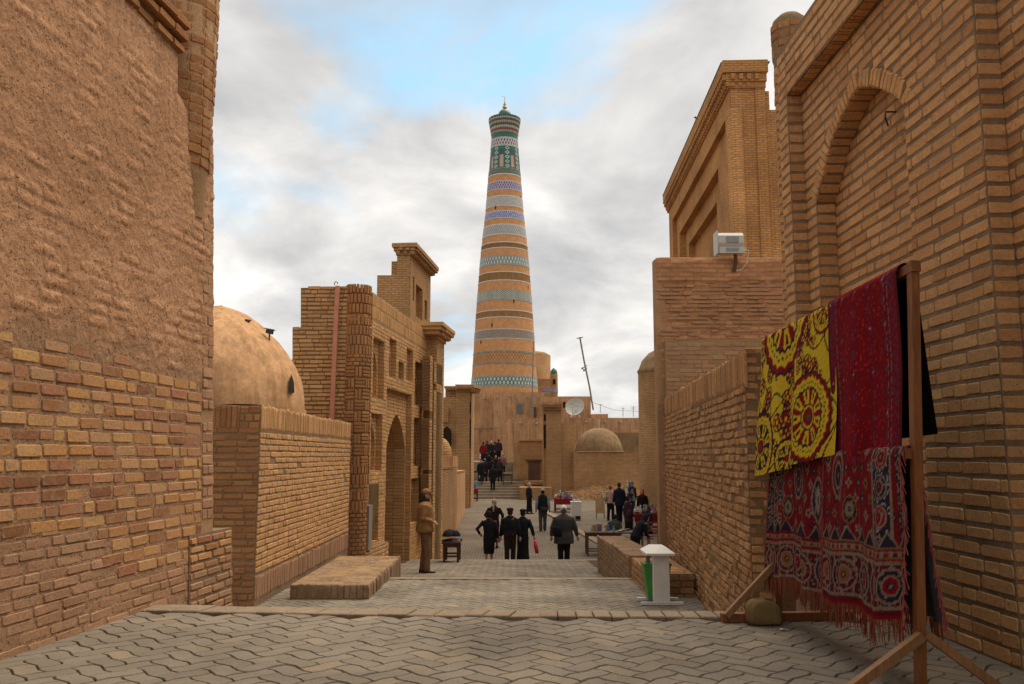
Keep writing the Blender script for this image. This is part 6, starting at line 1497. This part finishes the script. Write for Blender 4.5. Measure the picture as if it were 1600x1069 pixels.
    def hm_(mb, nm, mat, smooth=True):
        o = bm_(mb).build(nm, mat, None, smooth); o.parent = root_; return o
    # hair and headwear
    if hair and hat not in ('scarf', 'hood'):
        g = MB(); g.loft([er(hd(0, -0.016 - o, z), rx, ry, 16) for z, rx, ry, o in ((-0.075, 0.060, 0.070, 0.02), (-0.03, 0.078, 0.090, 0.012), (0.03, 0.083, 0.098, 0.006), (0.08, 0.072, 0.088, 0.0), (0.112, 0.045, 0.056, 0), (0.126, 0.012, 0.014, 0))]); hm_(g, 'hair', cloth_c(hair))
    if hat == 'cap':
        g = MB(); g.loft([er(hd(0, -0.004, z), rx, ry, 18) for z, rx, ry in ((0.022, 0.084, 0.103), (0.06, 0.087, 0.106), (0.10, 0.074, 0.090), (0.128, 0.045, 0.055), (0.138, 0.01, 0.012))]); hm_(g, 'cap', cloth_c(hatc))
        g = MB(); g.grid(lambda u, v: hd(0.085 * cos(pi * u), 0.075 + 0.095 * v * sin(pi * u) ** 0.7, 0.03 - 0.022 * v * sin(pi * u)), 14, 4); g.grid(lambda u, v: hd(0.085 * cos(pi * u), 0.075 + 0.095 * v * sin(pi * u) ** 0.7, 0.022 - 0.022 * v * sin(pi * u)), 14, 4, flip=True); hm_(g, 'cap_peak', cloth_c(hatc))
    elif hat == 'flat':
        g = MB(); g.loft([er(hd(0, 0.012, z), rx, ry, 18) for z, rx, ry in ((0.03, 0.084, 0.103), (0.055, 0.105, 0.128), (0.085, 0.108, 0.13), (0.115, 0.085, 0.105), (0.128, 0.02, 0.03))]); hm_(g, 'flat_cap', cloth_c(hatc))
    elif hat == 'knit':
        g = MB(); g.loft([er(hd(0, -0.006, z), rx, ry, 18) for z, rx, ry in ((-0.01, 0.088, 0.106), (0.03, 0.092, 0.11), (0.08, 0.082, 0.10), (0.12, 0.055, 0.066), (0.142, 0.012, 0.014))]); hm_(g, 'knitted_hat', cloth_c(hatc))
    elif hat in ('scarf', 'hood'):
        g = MB(); g.loft([er((0, 0.0 - o + 0.005, hz + z), rx, ry, 18) for z, rx, ry, o in ((-0.24, 0.15, 0.115, 0.0), (-0.16, 0.10, 0.09, 0.01), (-0.08, 0.088, 0.10, 0.012), (0.0, 0.092, 0.106, 0.012), (0.07, 0.086, 0.10, 0.010), (0.115, 0.055, 0.066, 0.006), (0.132, 0.012, 0.014, 0.0))]); hm_(g, 'head_scarf', cloth_c(hatc))
    if collar:
        g = MB(); g.loft([er((0, -0.012, z + dz), rx, ry, 18) for z, rx, ry in ((1.40, 0.15, 0.11), (1.46, 0.125, 0.115), (1.52, 0.105, 0.105), (1.535, 0.085, 0.085))]); hm_(g, 'collar', cloth_c(collar))
    if extra: extra(root_, hm_, sh, el, wr)
    return root_
def spot(px, d, z): return V3((at(px, 800, d).x / 1.0 * 1.0, d, z))
def sx_(px, d, py=830): return at(px, py, d).x
def strap(c, p0, p1, wd=0.05):
    def f(rt, hm_, sh, el, wr):
        g = MB(); n = 10
        pts = [V3(p0) + (V3(p1) - V3(p0)) * t / n + V3((0, -0.028 * sin(pi * t / n), 0)) for t in range(n + 1)]
        for a, b in zip(pts, pts[1:]): g.bar(a, b, wd, 0.012, (0, 1, 0))
        hm_(g, 'strap', cloth_c(c), False)
    return f
def shoulder_bag(c, x, z0, z1, w_=0.26, t_=0.10, y=-0.17, st_=None):
    def f(rt, hm_, sh, el, wr):
        g = MB(); g.loft([[V3((x + sx * w_ / 2 * k, y + sy * t_ / 2 * k, z)) for sx, sy in ((-1, -1), (1, -1), (1, 1), (-1, 1))] for z, k in ((z0, 0.85), (z0 + 0.04, 1.0), (z1 - 0.05, 0.95), (z1, 0.7))]); hm_(g, 'shoulder_bag', cloth_c(c), True)
        g = MB(); s = -1 if x < 0 else 1; g.bar((x, y + 0.03, z1), (s * 0.10, -0.12, 1.40), 0.03, 0.012, (0, 1, 0)); g.bar((s * 0.10, -0.12, 1.40), (s * 0.09, 0.0, 1.47), 0.03, 0.012, (0, 1, 0)); hm_(g, 'bag_strap', cloth_c(c), False)
    return f
DK = (0.016, 0.015, 0.018)
def px_z(px, d, z): # world point on a level
    return V3((sx_(px, d, 0) if False else at(px, 870, d).x, d, z))
# man at left, watching the street
person('man in tan jacket and brown cap standing side-on by the left facade', V3((at(664, 840, 18.1).x, 18.1, t3z(18.1))), 82, 1.68, (0.24, 0.125, 0.05), (0.15, 0.082, 0.045), hem=0.84, hat='cap', hatc=(0.24, 0.115, 0.055), hair=(0.06, 0.04, 0.03), arms=(((0.05, -0.06, -0.28), (-0.10, 0.22, -0.08)), ((0.05, -0.06, -0.28), (-0.10, 0.22, -0.08))), stride=0.04, vox=0.014, girth=1.34, shoes=(0.02, 0.014, 0.01), collar=(0.014, 0.014, 0.016), turn=-0.1)
# the three walking together
zs = stz(26.5)
akimbo = ((0.20, -0.05, -0.24), (-0.10, 0.16, -0.16))
person('woman in dark jacket and knee-length skirt, leftmost of the three walking together', V3((at(764, 850, 26.3).x, 26.3, zs)), -4, 1.62, (0.016, 0.014, 0.018), (0.014, 0.012, 0.015), 'skirt', 0.90, 0.40, hair=(0.02, 0.013, 0.01), arms=(akimbo, ARM_DOWN), vox=0.018, shoes=(0.01, 0.01, 0.01))
def waist(rt, hm_, sh, el, wr):
    strap((0.16, 0.11, 0.06), (-0.14, -0.125, 1.18), (0.13, -0.10, 1.45), 0.045)(rt, hm_, sh, el, wr)
    g = MB(); g.bar((-0.10, -0.15, 0.955), (0.10, -0.15, 0.955), 0.05, 0.02, (0, 1, 0)); hm_(g, 'belt_pouch', cloth_c((0.28, 0.03, 0.02)), False)
person('man in black jacket with tan diagonal strap, middle of the three walking together', V3((at(797, 850, 26.2).x, 26.2, zs)), 2, 1.72, (0.014, 0.013, 0.017), (0.026, 0.018, 0.017), hem=0.93, hat='flat', hatc=(0.022, 0.016, 0.014), vox=0.018, girth=1.22, extra=waist, stride=0.07)
def carrier(rt, hm_, sh, el, wr):
    g = MB(); h = wr[1] + V3((0.03, 0.03, -0.12)); g.loft([[h + V3((sx * 0.045 * k + z * -0.18, sy * 0.11 * k, z)) for sx, sy in ((-1, -1), (1, -1), (1, 1), (-1, 1))] for z, k in ((-0.40, 1.0), (-0.2, 1.05), (-0.05, 0.8), (0.02, 0.35))]); hm_(g, 'carrier_bag', plain('red_plastic', (0.45, 0.012, 0.03), 0.35, 0.4), True)
    g = MB(); g.tube([h + V3((0, 0.05, 0)), h + V3((-0.02, 0, 0.09)), h + V3((0, -0.05, 0))], 0.008, 5); hm_(g, 'bag_handle', plain('red_plastic', (0.45, 0.012, 0.03), 0.35, 0.4))
person('person in dark jacket and long skirt carrying a red bag, right of the three', V3((at(817, 850, 26.6).x, 26.6, zs)), 8, 1.66, (0.015, 0.014, 0.018), (0.012, 0.011, 0.013), 'skirt', 0.92, 0.14, hat='flat', hatc=(0.015, 0.014, 0.015), hair=(0.02, 0.014, 0.01), arms=(ARM_DOWN, ((0.10, -0.02, -0.27), (0.06, 0.02, -0.24))), vox=0.018, girth=0.98, extra=carrier)
person('woman in dark coat with pale headscarf and long braid behind the three walkers', V3((at(772, 830, 31.0).x, 31.0, stz(31))), 10, 1.68, (0.022, 0.013, 0.014), (0.016, 0.012, 0.013), 'skirt', 0.75, 0.2, hat='knit', hatc=(0.34, 0.24, 0.19), hair=(0.36, 0.26, 0.18), arms=(((0.14, -0.02, -0.26), (-0.06, 0.18, -0.12)), ((0.14, -0.02, -0.26), (-0.06, 0.18, -0.12))), vox=0.02, extra=strap((0.34, 0.25, 0.18), (0.0, -0.12, 1.28), (0.0, -0.085, 1.58), 0.06))
person('man in grey-black padded coat and white cap with shoulder bag, right of the group', V3((at(881, 840, 24.1).x, 24.1, t3z(22.3) - 0.5)), -3, 1.74, (0.045, 0.043, 0.042), (0.012, 0.011, 0.012), hem=0.72, hat='knit', hatc=(0.50, 0.48, 0.46), hair=(0.10, 0.09, 0.08), arms=(((0.10, -0.03, -0.28), (0.02, 0.06, -0.22)), ((0.10, -0.03, -0.28), (0.05, 0.06, -0.22))), vox=0.016, girth=1.36, stride=0.06, extra=shoulder_bag((0.012, 0.012, 0.016), -0.19, 0.92, 1.20, 0.22, 0.12, -0.16))
person('person in black vest with pale blue sleeves and grey knitted hat walking alone', V3((at(848, 800, 37).x, 37, stz(37))), 0, 1.74, (0.016, 0.015, 0.018), (0.055, 0.057, 0.066), hem=0.84, hat='knit', hatc=(0.26, 0.26, 0.30), sleeve=(0.20, 0.215, 0.25), stride=0.10, vox=0.02, girth=1.08, extra=shoulder_bag((0.03, 0.025, 0.03), 0.06, 0.80, 0.98, 0.30, 0.1, -0.18))
person('woman in long black dress with cream headscarf standing by the far goods table', V3((at(827, 780, 46).x, 46, stz(46))), 60, 1.6, DK, (0.014, 0.013, 0.015), 'skirt', 0.8, 0.1, hat='scarf', hatc=(0.30, 0.22, 0.16), vox=0.025)
person('person in black coat climbing alone at the foot of the far steps', V3((at(770, 760, 59.5).x, 59.5, stepz(59.5))), 0, 1.72, (0.012, 0.012, 0.013), (0.012, 0.012, 0.012), hem=0.6, vox=0.03, girth=1.1)
# shoppers and sellers at the stalls on the right
person('woman with auburn hair and pale pink top at the right-hand stalls', V3((at(954, 800, 42).x, 42, stz(42))), 30, 1.66, (0.40, 0.25, 0.19), (0.013, 0.012, 0.014), hem=0.84, hair=(0.20, 0.085, 0.03), vox=0.024, extra=shoulder_bag((0.25, 0.2, 0.16), -0.2, 0.95, 1.2, 0.2, 0.1, -0.1))
person('tall person in navy coat beside the woman in pink', V3((at(968, 800, 41).x, 41, stz(41))), -10, 1.82, (0.014, 0.016, 0.032), (0.012, 0.012, 0.018), hem=0.72, vox=0.024, girth=1.1)
person('woman in maroon-black coat looking over the stall goods', V3((at(982, 800, 33.5).x, 33.5, stz(33.5))), 60, 1.66, (0.035, 0.016, 0.020), (0.014, 0.01, 0.012), 'skirt', 0.7, 0.15, hair=(0.03, 0.016, 0.015), vox=0.022, extra=shoulder_bag((0.05, 0.02, 0.03), 0.2, 0.95, 1.2, 0.2, 0.1, -0.1))
person('figure in long black robe bending over the goods behind the parapet', V3((at(993, 830, 26.5).x, 26.5, stz(26.5))), 75, 1.62, (0.010, 0.010, 0.012), (0.009, 0.009, 0.011), 'skirt', 0.8, 0.06, hat='scarf', hatc=(0.010, 0.010, 0.012), lean=32, arms=(((0.03, 0.16, -0.24), (0.0, 0.18, -0.16)), ((0.03, 0.16, -0.24), (0.0, 0.18, -0.16))), vox=0.02, girth=1.12)
person('seller in black with red headscarf behind the right-hand goods table', V3((at(1004, 790, 39.5).x, 39.5, stz(39.5))), 200, 1.6, (0.012, 0.010, 0.011), (0.012, 0.01, 0.01), 'skirt', 0.8, 0.1, hat='scarf', hatc=(0.26, 0.01, 0.015), vox=0.024)
person('person in dark green-grey jacket crouching low by the stall boxes', V3((at(959, 830, 30.5).x, 30.5, stz(30.5))), 20, 1.6, (0.028, 0.034, 0.03), (0.012, 0.012, 0.013), hem=0.9, sit=True, lean=22, hair=(0.012, 0.011, 0.012), vox=0.022, girth=1.2)
person('person in black coat and grey cap behind the stalls, right of the navy coat', V3((at(988, 800, 45).x, 45, stz(45))), 150, 1.7, (0.014, 0.013, 0.015), (0.012, 0.012, 0.013), hem=0.7, hat='knit', hatc=(0.10, 0.09, 0.09), vox=0.026, girth=1.1)
person('seated seller in dark plum coat and brown scarf beside the right-hand table', V3((at(1013, 815, 34.2).x, 34.2, stz(34.2))), 250, 1.62, (0.035, 0.014, 0.024), (0.014, 0.012, 0.013), 'skirt', 0.9, 0.15, hat='scarf', hatc=(0.07, 0.04, 0.025), sit=True, vox=0.024, girth=1.15)
# the crowd on the far steps
cr = [(751.5, 61.0, (0.012, 0.011, 0.013), 'black coat, lowest left of the crowd', None, DK), (757.5, 62.2, (0.016, 0.014, 0.016), 'dark jacket and grey hat, low in the crowd', 'knit', (0.16, 0.14, 0.14)), (763, 63.8, (0.013, 0.012, 0.015), 'black jacket in the middle of the crowd', None, DK), (768.5, 62.5, (0.02, 0.013, 0.014), 'dark brown coat in the centre of the crowd', None, DK), (774.5, 63.5, (0.012, 0.012, 0.014), 'black coat and pale hat, right side of the crowd', 'knit', (0.22, 0.17, 0.14)), (781, 62.0, (0.03, 0.022, 0.02), 'dark coat and red scarf, right end of the crowd', 'scarf', (0.20, 0.012, 0.015)),
      (755, 66.5, (0.15, 0.012, 0.015), 'red jacket, upper left of the crowd', None, DK), (761, 68.0, (0.02, 0.018, 0.02), 'dark jacket and red cap high on the steps', 'knit', (0.24, 0.012, 0.012)), (767.5, 69.0, (0.018, 0.016, 0.02), 'dark coat and white hat near the top of the steps', 'knit', (0.36, 0.34, 0.32)), (773, 70.0, (0.18, 0.014, 0.018), 'crimson jacket near the top of the steps', None, DK), (779, 67.0, (0.03, 0.02, 0.022), 'brown-black coat at upper right of the crowd', None, DK), (785.5, 64.0, (0.20, 0.13, 0.09), 'beige coat beside the clay wall right of the crowd', 'scarf', (0.30, 0.22, 0.16))]
for i, (px_, d, c, lb, ht, hc) in enumerate(cr):
    person('person in ' + lb + ' on far steps' if 'steps' not in lb else 'person in ' + lb, V3((at(px_, 740, d).x, d, stepz(d))), R.uniform(-25, 25) if i % 4 else 170, R.uniform(1.6, 1.78), c, (0.014, 0.013, 0.015), 'trousers' if i % 3 else 'skirt', 0.75, 0.2, hat=ht, hatc=hc, vox=0.035, girth=1.12, group='crowd on the far steps')

# ------------------------------------------------------------------ stalls and their goods
maroon = wood('maroon_wood', (0.05, 0.014, 0.012), (0.09, 0.03, 0.022)); brown = wood('brown_wood', (0.06, 0.03, 0.017), (0.11, 0.06, 0.035))
def table(label, x0, x1, y0, y1, zg, h, mat, topm=None, cloth_=None):
    t = root('stall_table', label, 'table', ((x0 + x1) / 2, (y0 + y1) / 2, zg)); lg = 0.06
    mb = MB(); mb.box(x0, x1, y0, y1, zg + h - 0.04, zg + h); mb.build('table_top', topm or mat, t)
    for x in (x0 + 0.03, x1 - 0.03 - lg):
        for y in (y0 + 0.03, y1 - 0.03 - lg): mb = MB(); mb.hexa([V3((x + a * lg * 0.85 + 0.005, y + b * lg * 0.85 + 0.005, zg)) for a, b in ((0, 0), (1, 0), (1, 1), (0, 1))] + [V3((x + a * lg, y + b * lg, zg + h - 0.04)) for a, b in ((0, 0), (1, 0), (1, 1), (0, 1))]); mb.build('leg', mat, t)
    for y in (y0 + 0.05, y1 - 0.08): mb = MB(); mb.box(x0 + 0.05, x1 - 0.05, y, y + 0.03, zg + h - 0.13, zg + h - 0.042); mb.build('apron', mat, t)
    for y in (y0 + 0.05, y1 - 0.08): mb = MB(); mb.box(x0 + 0.06, x1 - 0.06, y, y + 0.03, zg + 0.14, zg + 0.18); mb.build('stretcher', mat, t)
    if cloth_:
        mb = MB(); mb.grid(lambda u, v: (x0 - 0.02 + (x1 - x0 + 0.04) * u, y0 - 0.015 - 0.012 * sin(u * 40) * (1 - v), zg + h - 0.30 + 0.31 * v), 60, 6); mb.box(x0 - 0.02, x1 + 0.02, y0 - 0.015, y1 + 0.01, zg + h + 0.002, zg + h + 0.012); mb.build('table_cloth', cloth_c(cloth_), t)
    return t
PAL = [(0.42, 0.40, 0.38), (0.05, 0.09, 0.22), (0.35, 0.03, 0.03), (0.30, 0.20, 0.08), (0.10, 0.20, 0.16), (0.45, 0.33, 0.22), (0.03, 0.03, 0.035), (0.25, 0.10, 0.16)]
def goods(kind, p, s, c):
    mb = MB(); x, y, z = p
    if kind == 'bowl': mb.lathe([(0.25 * s, 0), (0.30 * s, 0.04 * s), (0.62 * s, 0.22 * s), (0.80 * s, 0.45 * s), (0.76 * s, 0.45 * s), (0.55 * s, 0.22 * s), (0.2 * s, 0.1 * s), (0, 0.09 * s)], (x, y, z), 14)
    elif kind == 'jar': mb.lathe([(0.25 * s, 0), (0.42 * s, 0.3 * s), (0.45 * s, 0.7 * s), (0.25 * s, 1.05 * s), (0.14 * s, 1.2 * s), (0.14 * s, 1.4 * s), (0.22 * s, 1.5 * s), (0, 1.5 * s)], (x, y, z), 12)
    elif kind == 'doll':
        mb.lathe([(0.34 * s, 0), (0.30 * s, 0.4 * s), (0.18 * s, 0.9 * s), (0.14 * s, 1.0 * s), (0.08 * s, 1.03 * s)], (x, y, z), 10); mb.ell((x, y, z + 1.18 * s), 0.15 * s, 0.15 * s, 0.18 * s, 10, 7); mb.tube([(x - 0.34 * s, y, z + 0.7 * s), (x, y, z + 0.92 * s), (x + 0.34 * s, y, z + 0.7 * s)], 0.06 * s, 6); mb.lathe([(0.18 * s, 1.28 * s), (0.12 * s, 1.45 * s), (0, 1.47 * s)], (x, y, z), 10)
    elif kind == 'fur_hat': mb.grid(lambda u, v: (x + (0.5 + 0.06 * mnoise.noise(V3((u * 30, v * 20, s * 99)))) * s * cos(2 * pi * u) * sin(pi * v * 0.5 + 0.02) ** 0.5 if v < 0.999 else x + 0.5 * s * cos(2 * pi * u), y + 0.5 * s * sin(2 * pi * u) * sin(pi * v * 0.5 + 0.02) ** 0.5, z + 0.62 * s * (1 - v) + 0.05 * s * mnoise.noise(V3((u * 25, v * 25, 2)))), 22, 8, closed=True)
    elif kind == 'scarf': mb.grid(lambda u, v: (x + (u - 0.5) * s * 1.3, y + (v - 0.5) * s, z + 0.12 * s + 0.10 * s * sin(pi * u) * sin(pi * v) + 0.05 * s * mnoise.noise(V3((u * 6 + x * 9, v * 6, 1)))), 12, 8); mb.box(x - 0.62 * s, x + 0.62 * s, y - 0.48 * s, y + 0.48 * s, z + 0.002, z + 0.11 * s)
    elif kind == 'panel': mb.hexa([V3((x + a * 0.5 * s, y + b * 0.03 + q * 0.2 * s, z + q * 1.1 * s)) for q in (0, 1) for a, b in ((-1, -1), (1, -1), (1, 1), (-1, 1))])
    return mb
CATN = {'bowl': ('ceramic_bowl', 'bowl'), 'jar': ('ceramic_jar', 'jar'), 'doll': ('folk_doll', 'doll'), 'fur_hat': ('fur_hat', 'hat'), 'scarf': ('folded_scarf', 'scarf'), 'panel': ('framed_picture', 'picture')}
ORD = ['leftmost', 'second from left', 'third from left', 'fourth from left', 'fifth from left', 'sixth from left', 'seventh from left', 'eighth from left', 'ninth from left', 'tenth from left']
def cname(c):
    r, g, b = c; m = max(c)
    if m < 0.07 and m - min(c) < 0.05: return 'black'
    if m - min(c) < 0.1 * 1.0 and m > 0.33: return 'white'
    if r == m and g < 0.3 * r: return 'red'
    if r == m and g > 0.55 * r and m > 0.25: return 'tan'
    if r == m: return 'brown' if b <= g else 'plum'
    return 'green' if g == m else 'blue'
def put(kind, n, x0, x1, y0, y1, z, s, where, cols):
    """wares of one kind on one table, each labelled by colour and place"""
    nm, ct = CATN[kind]; xs = sorted(x0 + (x1 - x0) * ((i * 0.618 + 0.31) % 1.0) for i in range(n))
    for i, x in enumerate(xs):
        c = cols[(i * 3) % len(cols)]; sz = s * R.uniform(0.8, 1.15); p = (x, y0 + (y1 - y0) * ((i * 0.377 + 0.2) % 1.0), z)
        m = cloth_c(c) if kind in ('fur_hat', 'scarf') else paint_c(c, 0.35)
        tag(goods(kind, p, sz, c).build(nm, m, None, True), '%s %s, %s %s' % (cname(c), nm.replace('_', ' '), ORD[i], where), ct, '%s wares %s' % (ct, where))
# by the left facade
z = t3z(21.7); x0 = at(691, 850, 21.5).x; x1 = at(720, 850, 21.5).x
table('small maroon table with hats and scarves behind the man in tan', x0, x1, 21.3, 22.1, z, 0.50, maroon)
wl_ = 'on the small maroon table'
put('fur_hat', 4, x0 + 0.08, x1 - 0.1, 21.4, 21.9, z + 0.62, 0.22, wl_, [(0.02, 0.02, 0.02), (0.10, 0.16, 0.10), (0.03, 0.025, 0.03)])
put('scarf', 5, x0 + 0.08, x1 - 0.08, 21.4, 22.0, z + 0.50, 0.20, wl_, [(0.03, 0.03, 0.035), (0.28, 0.24, 0.20), (0.06, 0.03, 0.04), (0.20, 0.03, 0.03)])
# table behind the far parapet
x0 = at(914.5, 850, 29).x; z = stz(29)
table('long dark table with little figures behind the far parapet', x0, x0 + 1.9, 28.7, 29.5, z, 0.76, brown, cloth_=None)
put('doll', 9, x0 + 0.1, x0 + 1.0, 28.8, 29.4, z + 0.76, 0.13, 'on the long dark table', PAL[:5]); put('panel', 3, x0 + 0.15, x0 + 0.75, 29.1, 29.4, z + 0.76, 0.20, 'on the long dark table', [(0.20, 0.13, 0.09), (0.12, 0.07, 0.10)])
put('bowl', 5, x0 + 1.0, x0 + 1.8, 28.8, 29.4, z + 0.76, 0.12, 'on the long dark table', PAL)
# far table in the street and white cabinet
x0 = at(866, 790, 47).x; x1 = at(897, 790, 47).x; z = stz(47)
table('far goods table with a red cloth before the straw heap', x0, x1, 46.7, 47.9, z, 0.72, maroon, cloth_=(0.22, 0.02, 0.025))
put('jar', 9, x0 + 0.05, x1 - 0.05, 46.8, 47.8, z + 0.735, 0.20, 'on the far red-clothed table', PAL); put('doll', 8, x0 + 0.05, x1, 46.8, 47.8, z + 0.735, 0.24, 'on the far red-clothed table', PAL[2:] + PAL[:2])
xw = at(900, 800, 42).x; z = stz(42); wc = root('white_cabinet', 'white cabinet with dark opening standing in the street', 'cabinet', (xw, 42, z))
mb = MB(); mb.box(xw - 0.23, xw + 0.23, 41.8, 42.4, z + 0.02, z + 0.86); mb.build('carcass', paint_c((0.60, 0.58, 0.54)), wc); mb = MB(); mb.box(xw - 0.25, xw + 0.25, 41.78, 42.42, z + 0.86, z + 0.89); mb.build('top', paint_c((0.64, 0.63, 0.60)), wc)
mb = MB(); mb.box(xw - 0.05, xw + 0.19, 41.775, 41.81, z + 0.06, z + 0.22); mb.build('opening', dark, wc)
put('jar', 5, xw - 0.2, xw + 0.2, 41.9, 42.3, z + 0.89, 0.10, 'on the white cabinet', [(0.30, 0.36, 0.42), (0.45, 0.45, 0.45)])
# right-hand stalls
x0 = at(990, 810, 36).x; z = stz(36)
table('right-hand goods table with a dark red cloth against the tower', x0, x0 + 1.5, 35.6, 36.8, z, 0.78, brown, cloth_=(0.16, 0.015, 0.02))
put('jar', 10, x0 + 0.05, x0 + 1.4, 35.7, 36.7, z + 0.80, 0.20, 'on the right-hand table', PAL); put('bowl', 9, x0 + 0.1, x0 + 1.3, 35.7, 36.6, z + 0.80, 0.18, 'on the right-hand table', PAL[::-1]); put('doll', 6, x0 + 0.1, x0 + 1.4, 36.0, 36.7, z + 0.80, 0.26, 'on the right-hand table', PAL)
x0 = at(975, 800, 43.5).x; z = stz(43.5); sd_ = root('display_stand', 'tiered wooden stand crowded with bright ornaments at the right-hand stalls', 'stand', (x0 + 0.3, 43.7, z))
for k in range(3): mb = MB(); mb.box(x0 + 0.08 * k, x0 + 0.62 - 0.08 * k, 43.5 + 0.1 * k, 43.9, z + 0.8 + 0.34 * k, z + 0.83 + 0.34 * k); mb.build('shelf', brown, sd_); put('doll', 5, x0 + 0.08 * k + 0.04, x0 + 0.58 - 0.08 * k, 43.55 + 0.1 * k, 43.85, z + 0.83 + 0.34 * k, 0.18, 'on the %s shelf of the ornament stand' % ('bottom', 'middle', 'top')[k], PAL)
for a_ in (0.04, 0.54): mb = MB(); mb.box(x0 + a_, x0 + a_ + 0.04, 43.85, 43.9, z, z + 1.5); mb.build('upright', brown, sd_); mb = MB(); mb.box(x0 + a_, x0 + a_ + 0.04, 43.5, 43.54, z, z + 0.8); mb.build('leg', brown, sd_)
x0 = at(1014, 840, 30.5).x; z = stz(30.5); ch = root('folding_chair', 'small red wooden chair at the foot of the eroded wall beyond the parapet', 'chair', (x0, 30.5, z)); rw_ = wood('red_wood', (0.14, 0.03, 0.016), (0.22, 0.06, 0.03))
for a_ in (0, 0.36):
    for b_ in (0, 0.36): mb = MB(); mb.box(x0 + a_, x0 + a_ + 0.04, 30.5 + b_, 30.54 + b_, z, z + (0.95 if b_ else 0.45)); mb.build('leg', rw_, ch)
mb = MB(); mb.box(x0 - 0.02, x0 + 0.42, 30.48, 30.92, z + 0.45, z + 0.48); mb.build('seat', rw_, ch)
for k in range(3): mb = MB(); mb.box(x0 + 0.03, x0 + 0.37, 30.87, 30.89, z + 0.60 + 0.13 * k, z + 0.66 + 0.13 * k); mb.build('back_slat', rw_, ch)
x0 = at(938, 800, 43).x; z = stz(43); ez = root('display_easel', 'wooden easel with a tan panel left of the shoppers at the stalls', 'easel', (x0, 43, z))
mb = MB(); mb.hexa([V3((x0 + a * 0.22, 43 + b * 0.03 + q * 0.18, z + 0.25 + q * 0.72)) for q in (0, 1) for a, b in ((-1, -1), (1, -1), (1, 1), (-1, 1))]); mb.build('panel', wood('tan_wood', (0.28, 0.16, 0.07), (0.40, 0.25, 0.12)), ez)
for a_ in (-0.2, 0.2): mb = MB(); mb.bar((x0 + a_, 42.95, z), (x0 + a_ * 0.5, 43.25, z + 1.1), 0.035, 0.035, (0, 1, 0)); mb.build('leg', brown, ez)
for (px_, d_, s_, c_, lb) in ((969, 29.8, 0.42, (0.32, 0.25, 0.17), 'cream cloth sack leaning behind the far parapet'), (984, 25.4, 0.36, (0.10, 0.09, 0.085), 'grey patterned bundle at the end of the far parapet'), (978, 27.5, 0.5, (0.22, 0.17, 0.13), 'pale cardboard-coloured bag beside the black robed figure')):
    p = V3((at(px_, 840, d_).x, d_, stz(d_))); mb = MB(); sg_ = px_ * 1.7
    mb.grid(lambda u, v: (p.x + s_ * 0.55 * cos(2 * pi * u) * (sin(pi * min(0.98, v * 0.9 + 0.06)) ** 0.5) * (1 + 0.12 * mnoise.noise(V3((u * 6, v * 5, sg_)))), p.y + s_ * 0.4 * sin(2 * pi * u) * sin(pi * min(0.98, v * 0.9 + 0.06)) ** 0.5, p.z + s_ * 1.7 * v), 20, 12, closed=True)
    tag(mb.build('sack', cloth_c(c_), None, True), lb, 'sack')
x0 = at(995, 850, 24.6).x; z = T2Z - 0.2
# left rack of textiles and small tables by the far steps
x0 = at(729, 770, 56).x; x1 = at(747, 770, 56).x; z = stz(56)
table('far left table heaped with coloured textiles near the steps', x0, x1, 55.6, 56.6, z, 0.75, maroon, cloth_=(0.18, 0.03, 0.05))
put('scarf', 10, x0 + 0.1, x1 - 0.1, 55.7, 56.5, z + 0.77, 0.30, 'on the far left textile table', [(0.20, 0.03, 0.04), (0.06, 0.09, 0.14), (0.30, 0.26, 0.24), (0.05, 0.12, 0.10)]); put('doll', 5, x0 + 0.1, x1 - 0.1, 55.7, 56.5, z + 0.85, 0.26, 'on the far left textile table', PAL)
for (pa, pb_, d_, lb, cc_) in ((785, 801, 60.6, 'small dark table with white wares at the right of the far steps', (0.45, 0.43, 0.40)), (736, 748, 62.0, 'small dark table with wares at the left of the far steps', (0.40, 0.30, 0.20))):
    x0 = at(pa, 760, d_).x; x1 = at(pb_, 760, d_).x; z = stepz(d_ + 0.05); table(lb, x0, x1, d_ + 0.02, d_ + 0.5, z, 0.74, brown)
    put('bowl', 6, x0 + 0.08, x1 - 0.08, d_ + 0.1, d_ + 0.42, z + 0.74, 0.16, 'on the table at the %s of the steps' % ('right' if pa > 760 else 'left'), [cc_, (0.4, 0.38, 0.36), (0.3, 0.05, 0.05)])
# board of small pictures
x0 = at(749.5, 707, 72).x; x1 = at(767, 707, 72).x; zt_, zb_ = at(758, 696.5, 72).z, at(758, 717, 72).z
pbd = root('picture_board', 'white display board with rows of small dark pictures above the steps', 'board', (x0, 72, stepz(72)))
mb = MB(); mb.box(x0, x1, 72, 72.05, zb_, zt_); mb.build('board', paint_c((0.66, 0.65, 0.62)), pbd)
for i in range(4):
    for j in range(4): mb = MB(); a_ = x0 + (x1 - x0) * (0.08 + 0.23 * i); b_ = zb_ + (zt_ - zb_) * (0.08 + 0.235 * j); mb.box(a_, a_ + (x1 - x0) * 0.16, 71.97, 71.999, b_, b_ + (zt_ - zb_) * 0.15); mb.build('picture', paint_c((0.09, 0.08, 0.08)), pbd)
for a_ in (x0 + 0.05, x1 - 0.1): mb = MB(); mb.box(a_, a_ + 0.05, 72.06, 72.1, stepz(72) - 0.3, zb_ + 0.1); mb.build('leg', brown, pbd)
# scrap of paper on the landing
p = on_z(1224, 984, 0.004); mb = MB(); mb.grid(lambda u, v: (p.x - 0.02 + 0.05 * u, p.y - 0.012 + 0.024 * v, 0.006 + 0.004 * sin(u * 5)), 4, 3); tag(mb.build('paper_scrap', paint_c((0.6, 0.58, 0.55))), 'tiny white paper scrap on the paving near the carpet rack', 'litter')

bpy.data.scenes.remove(TS)
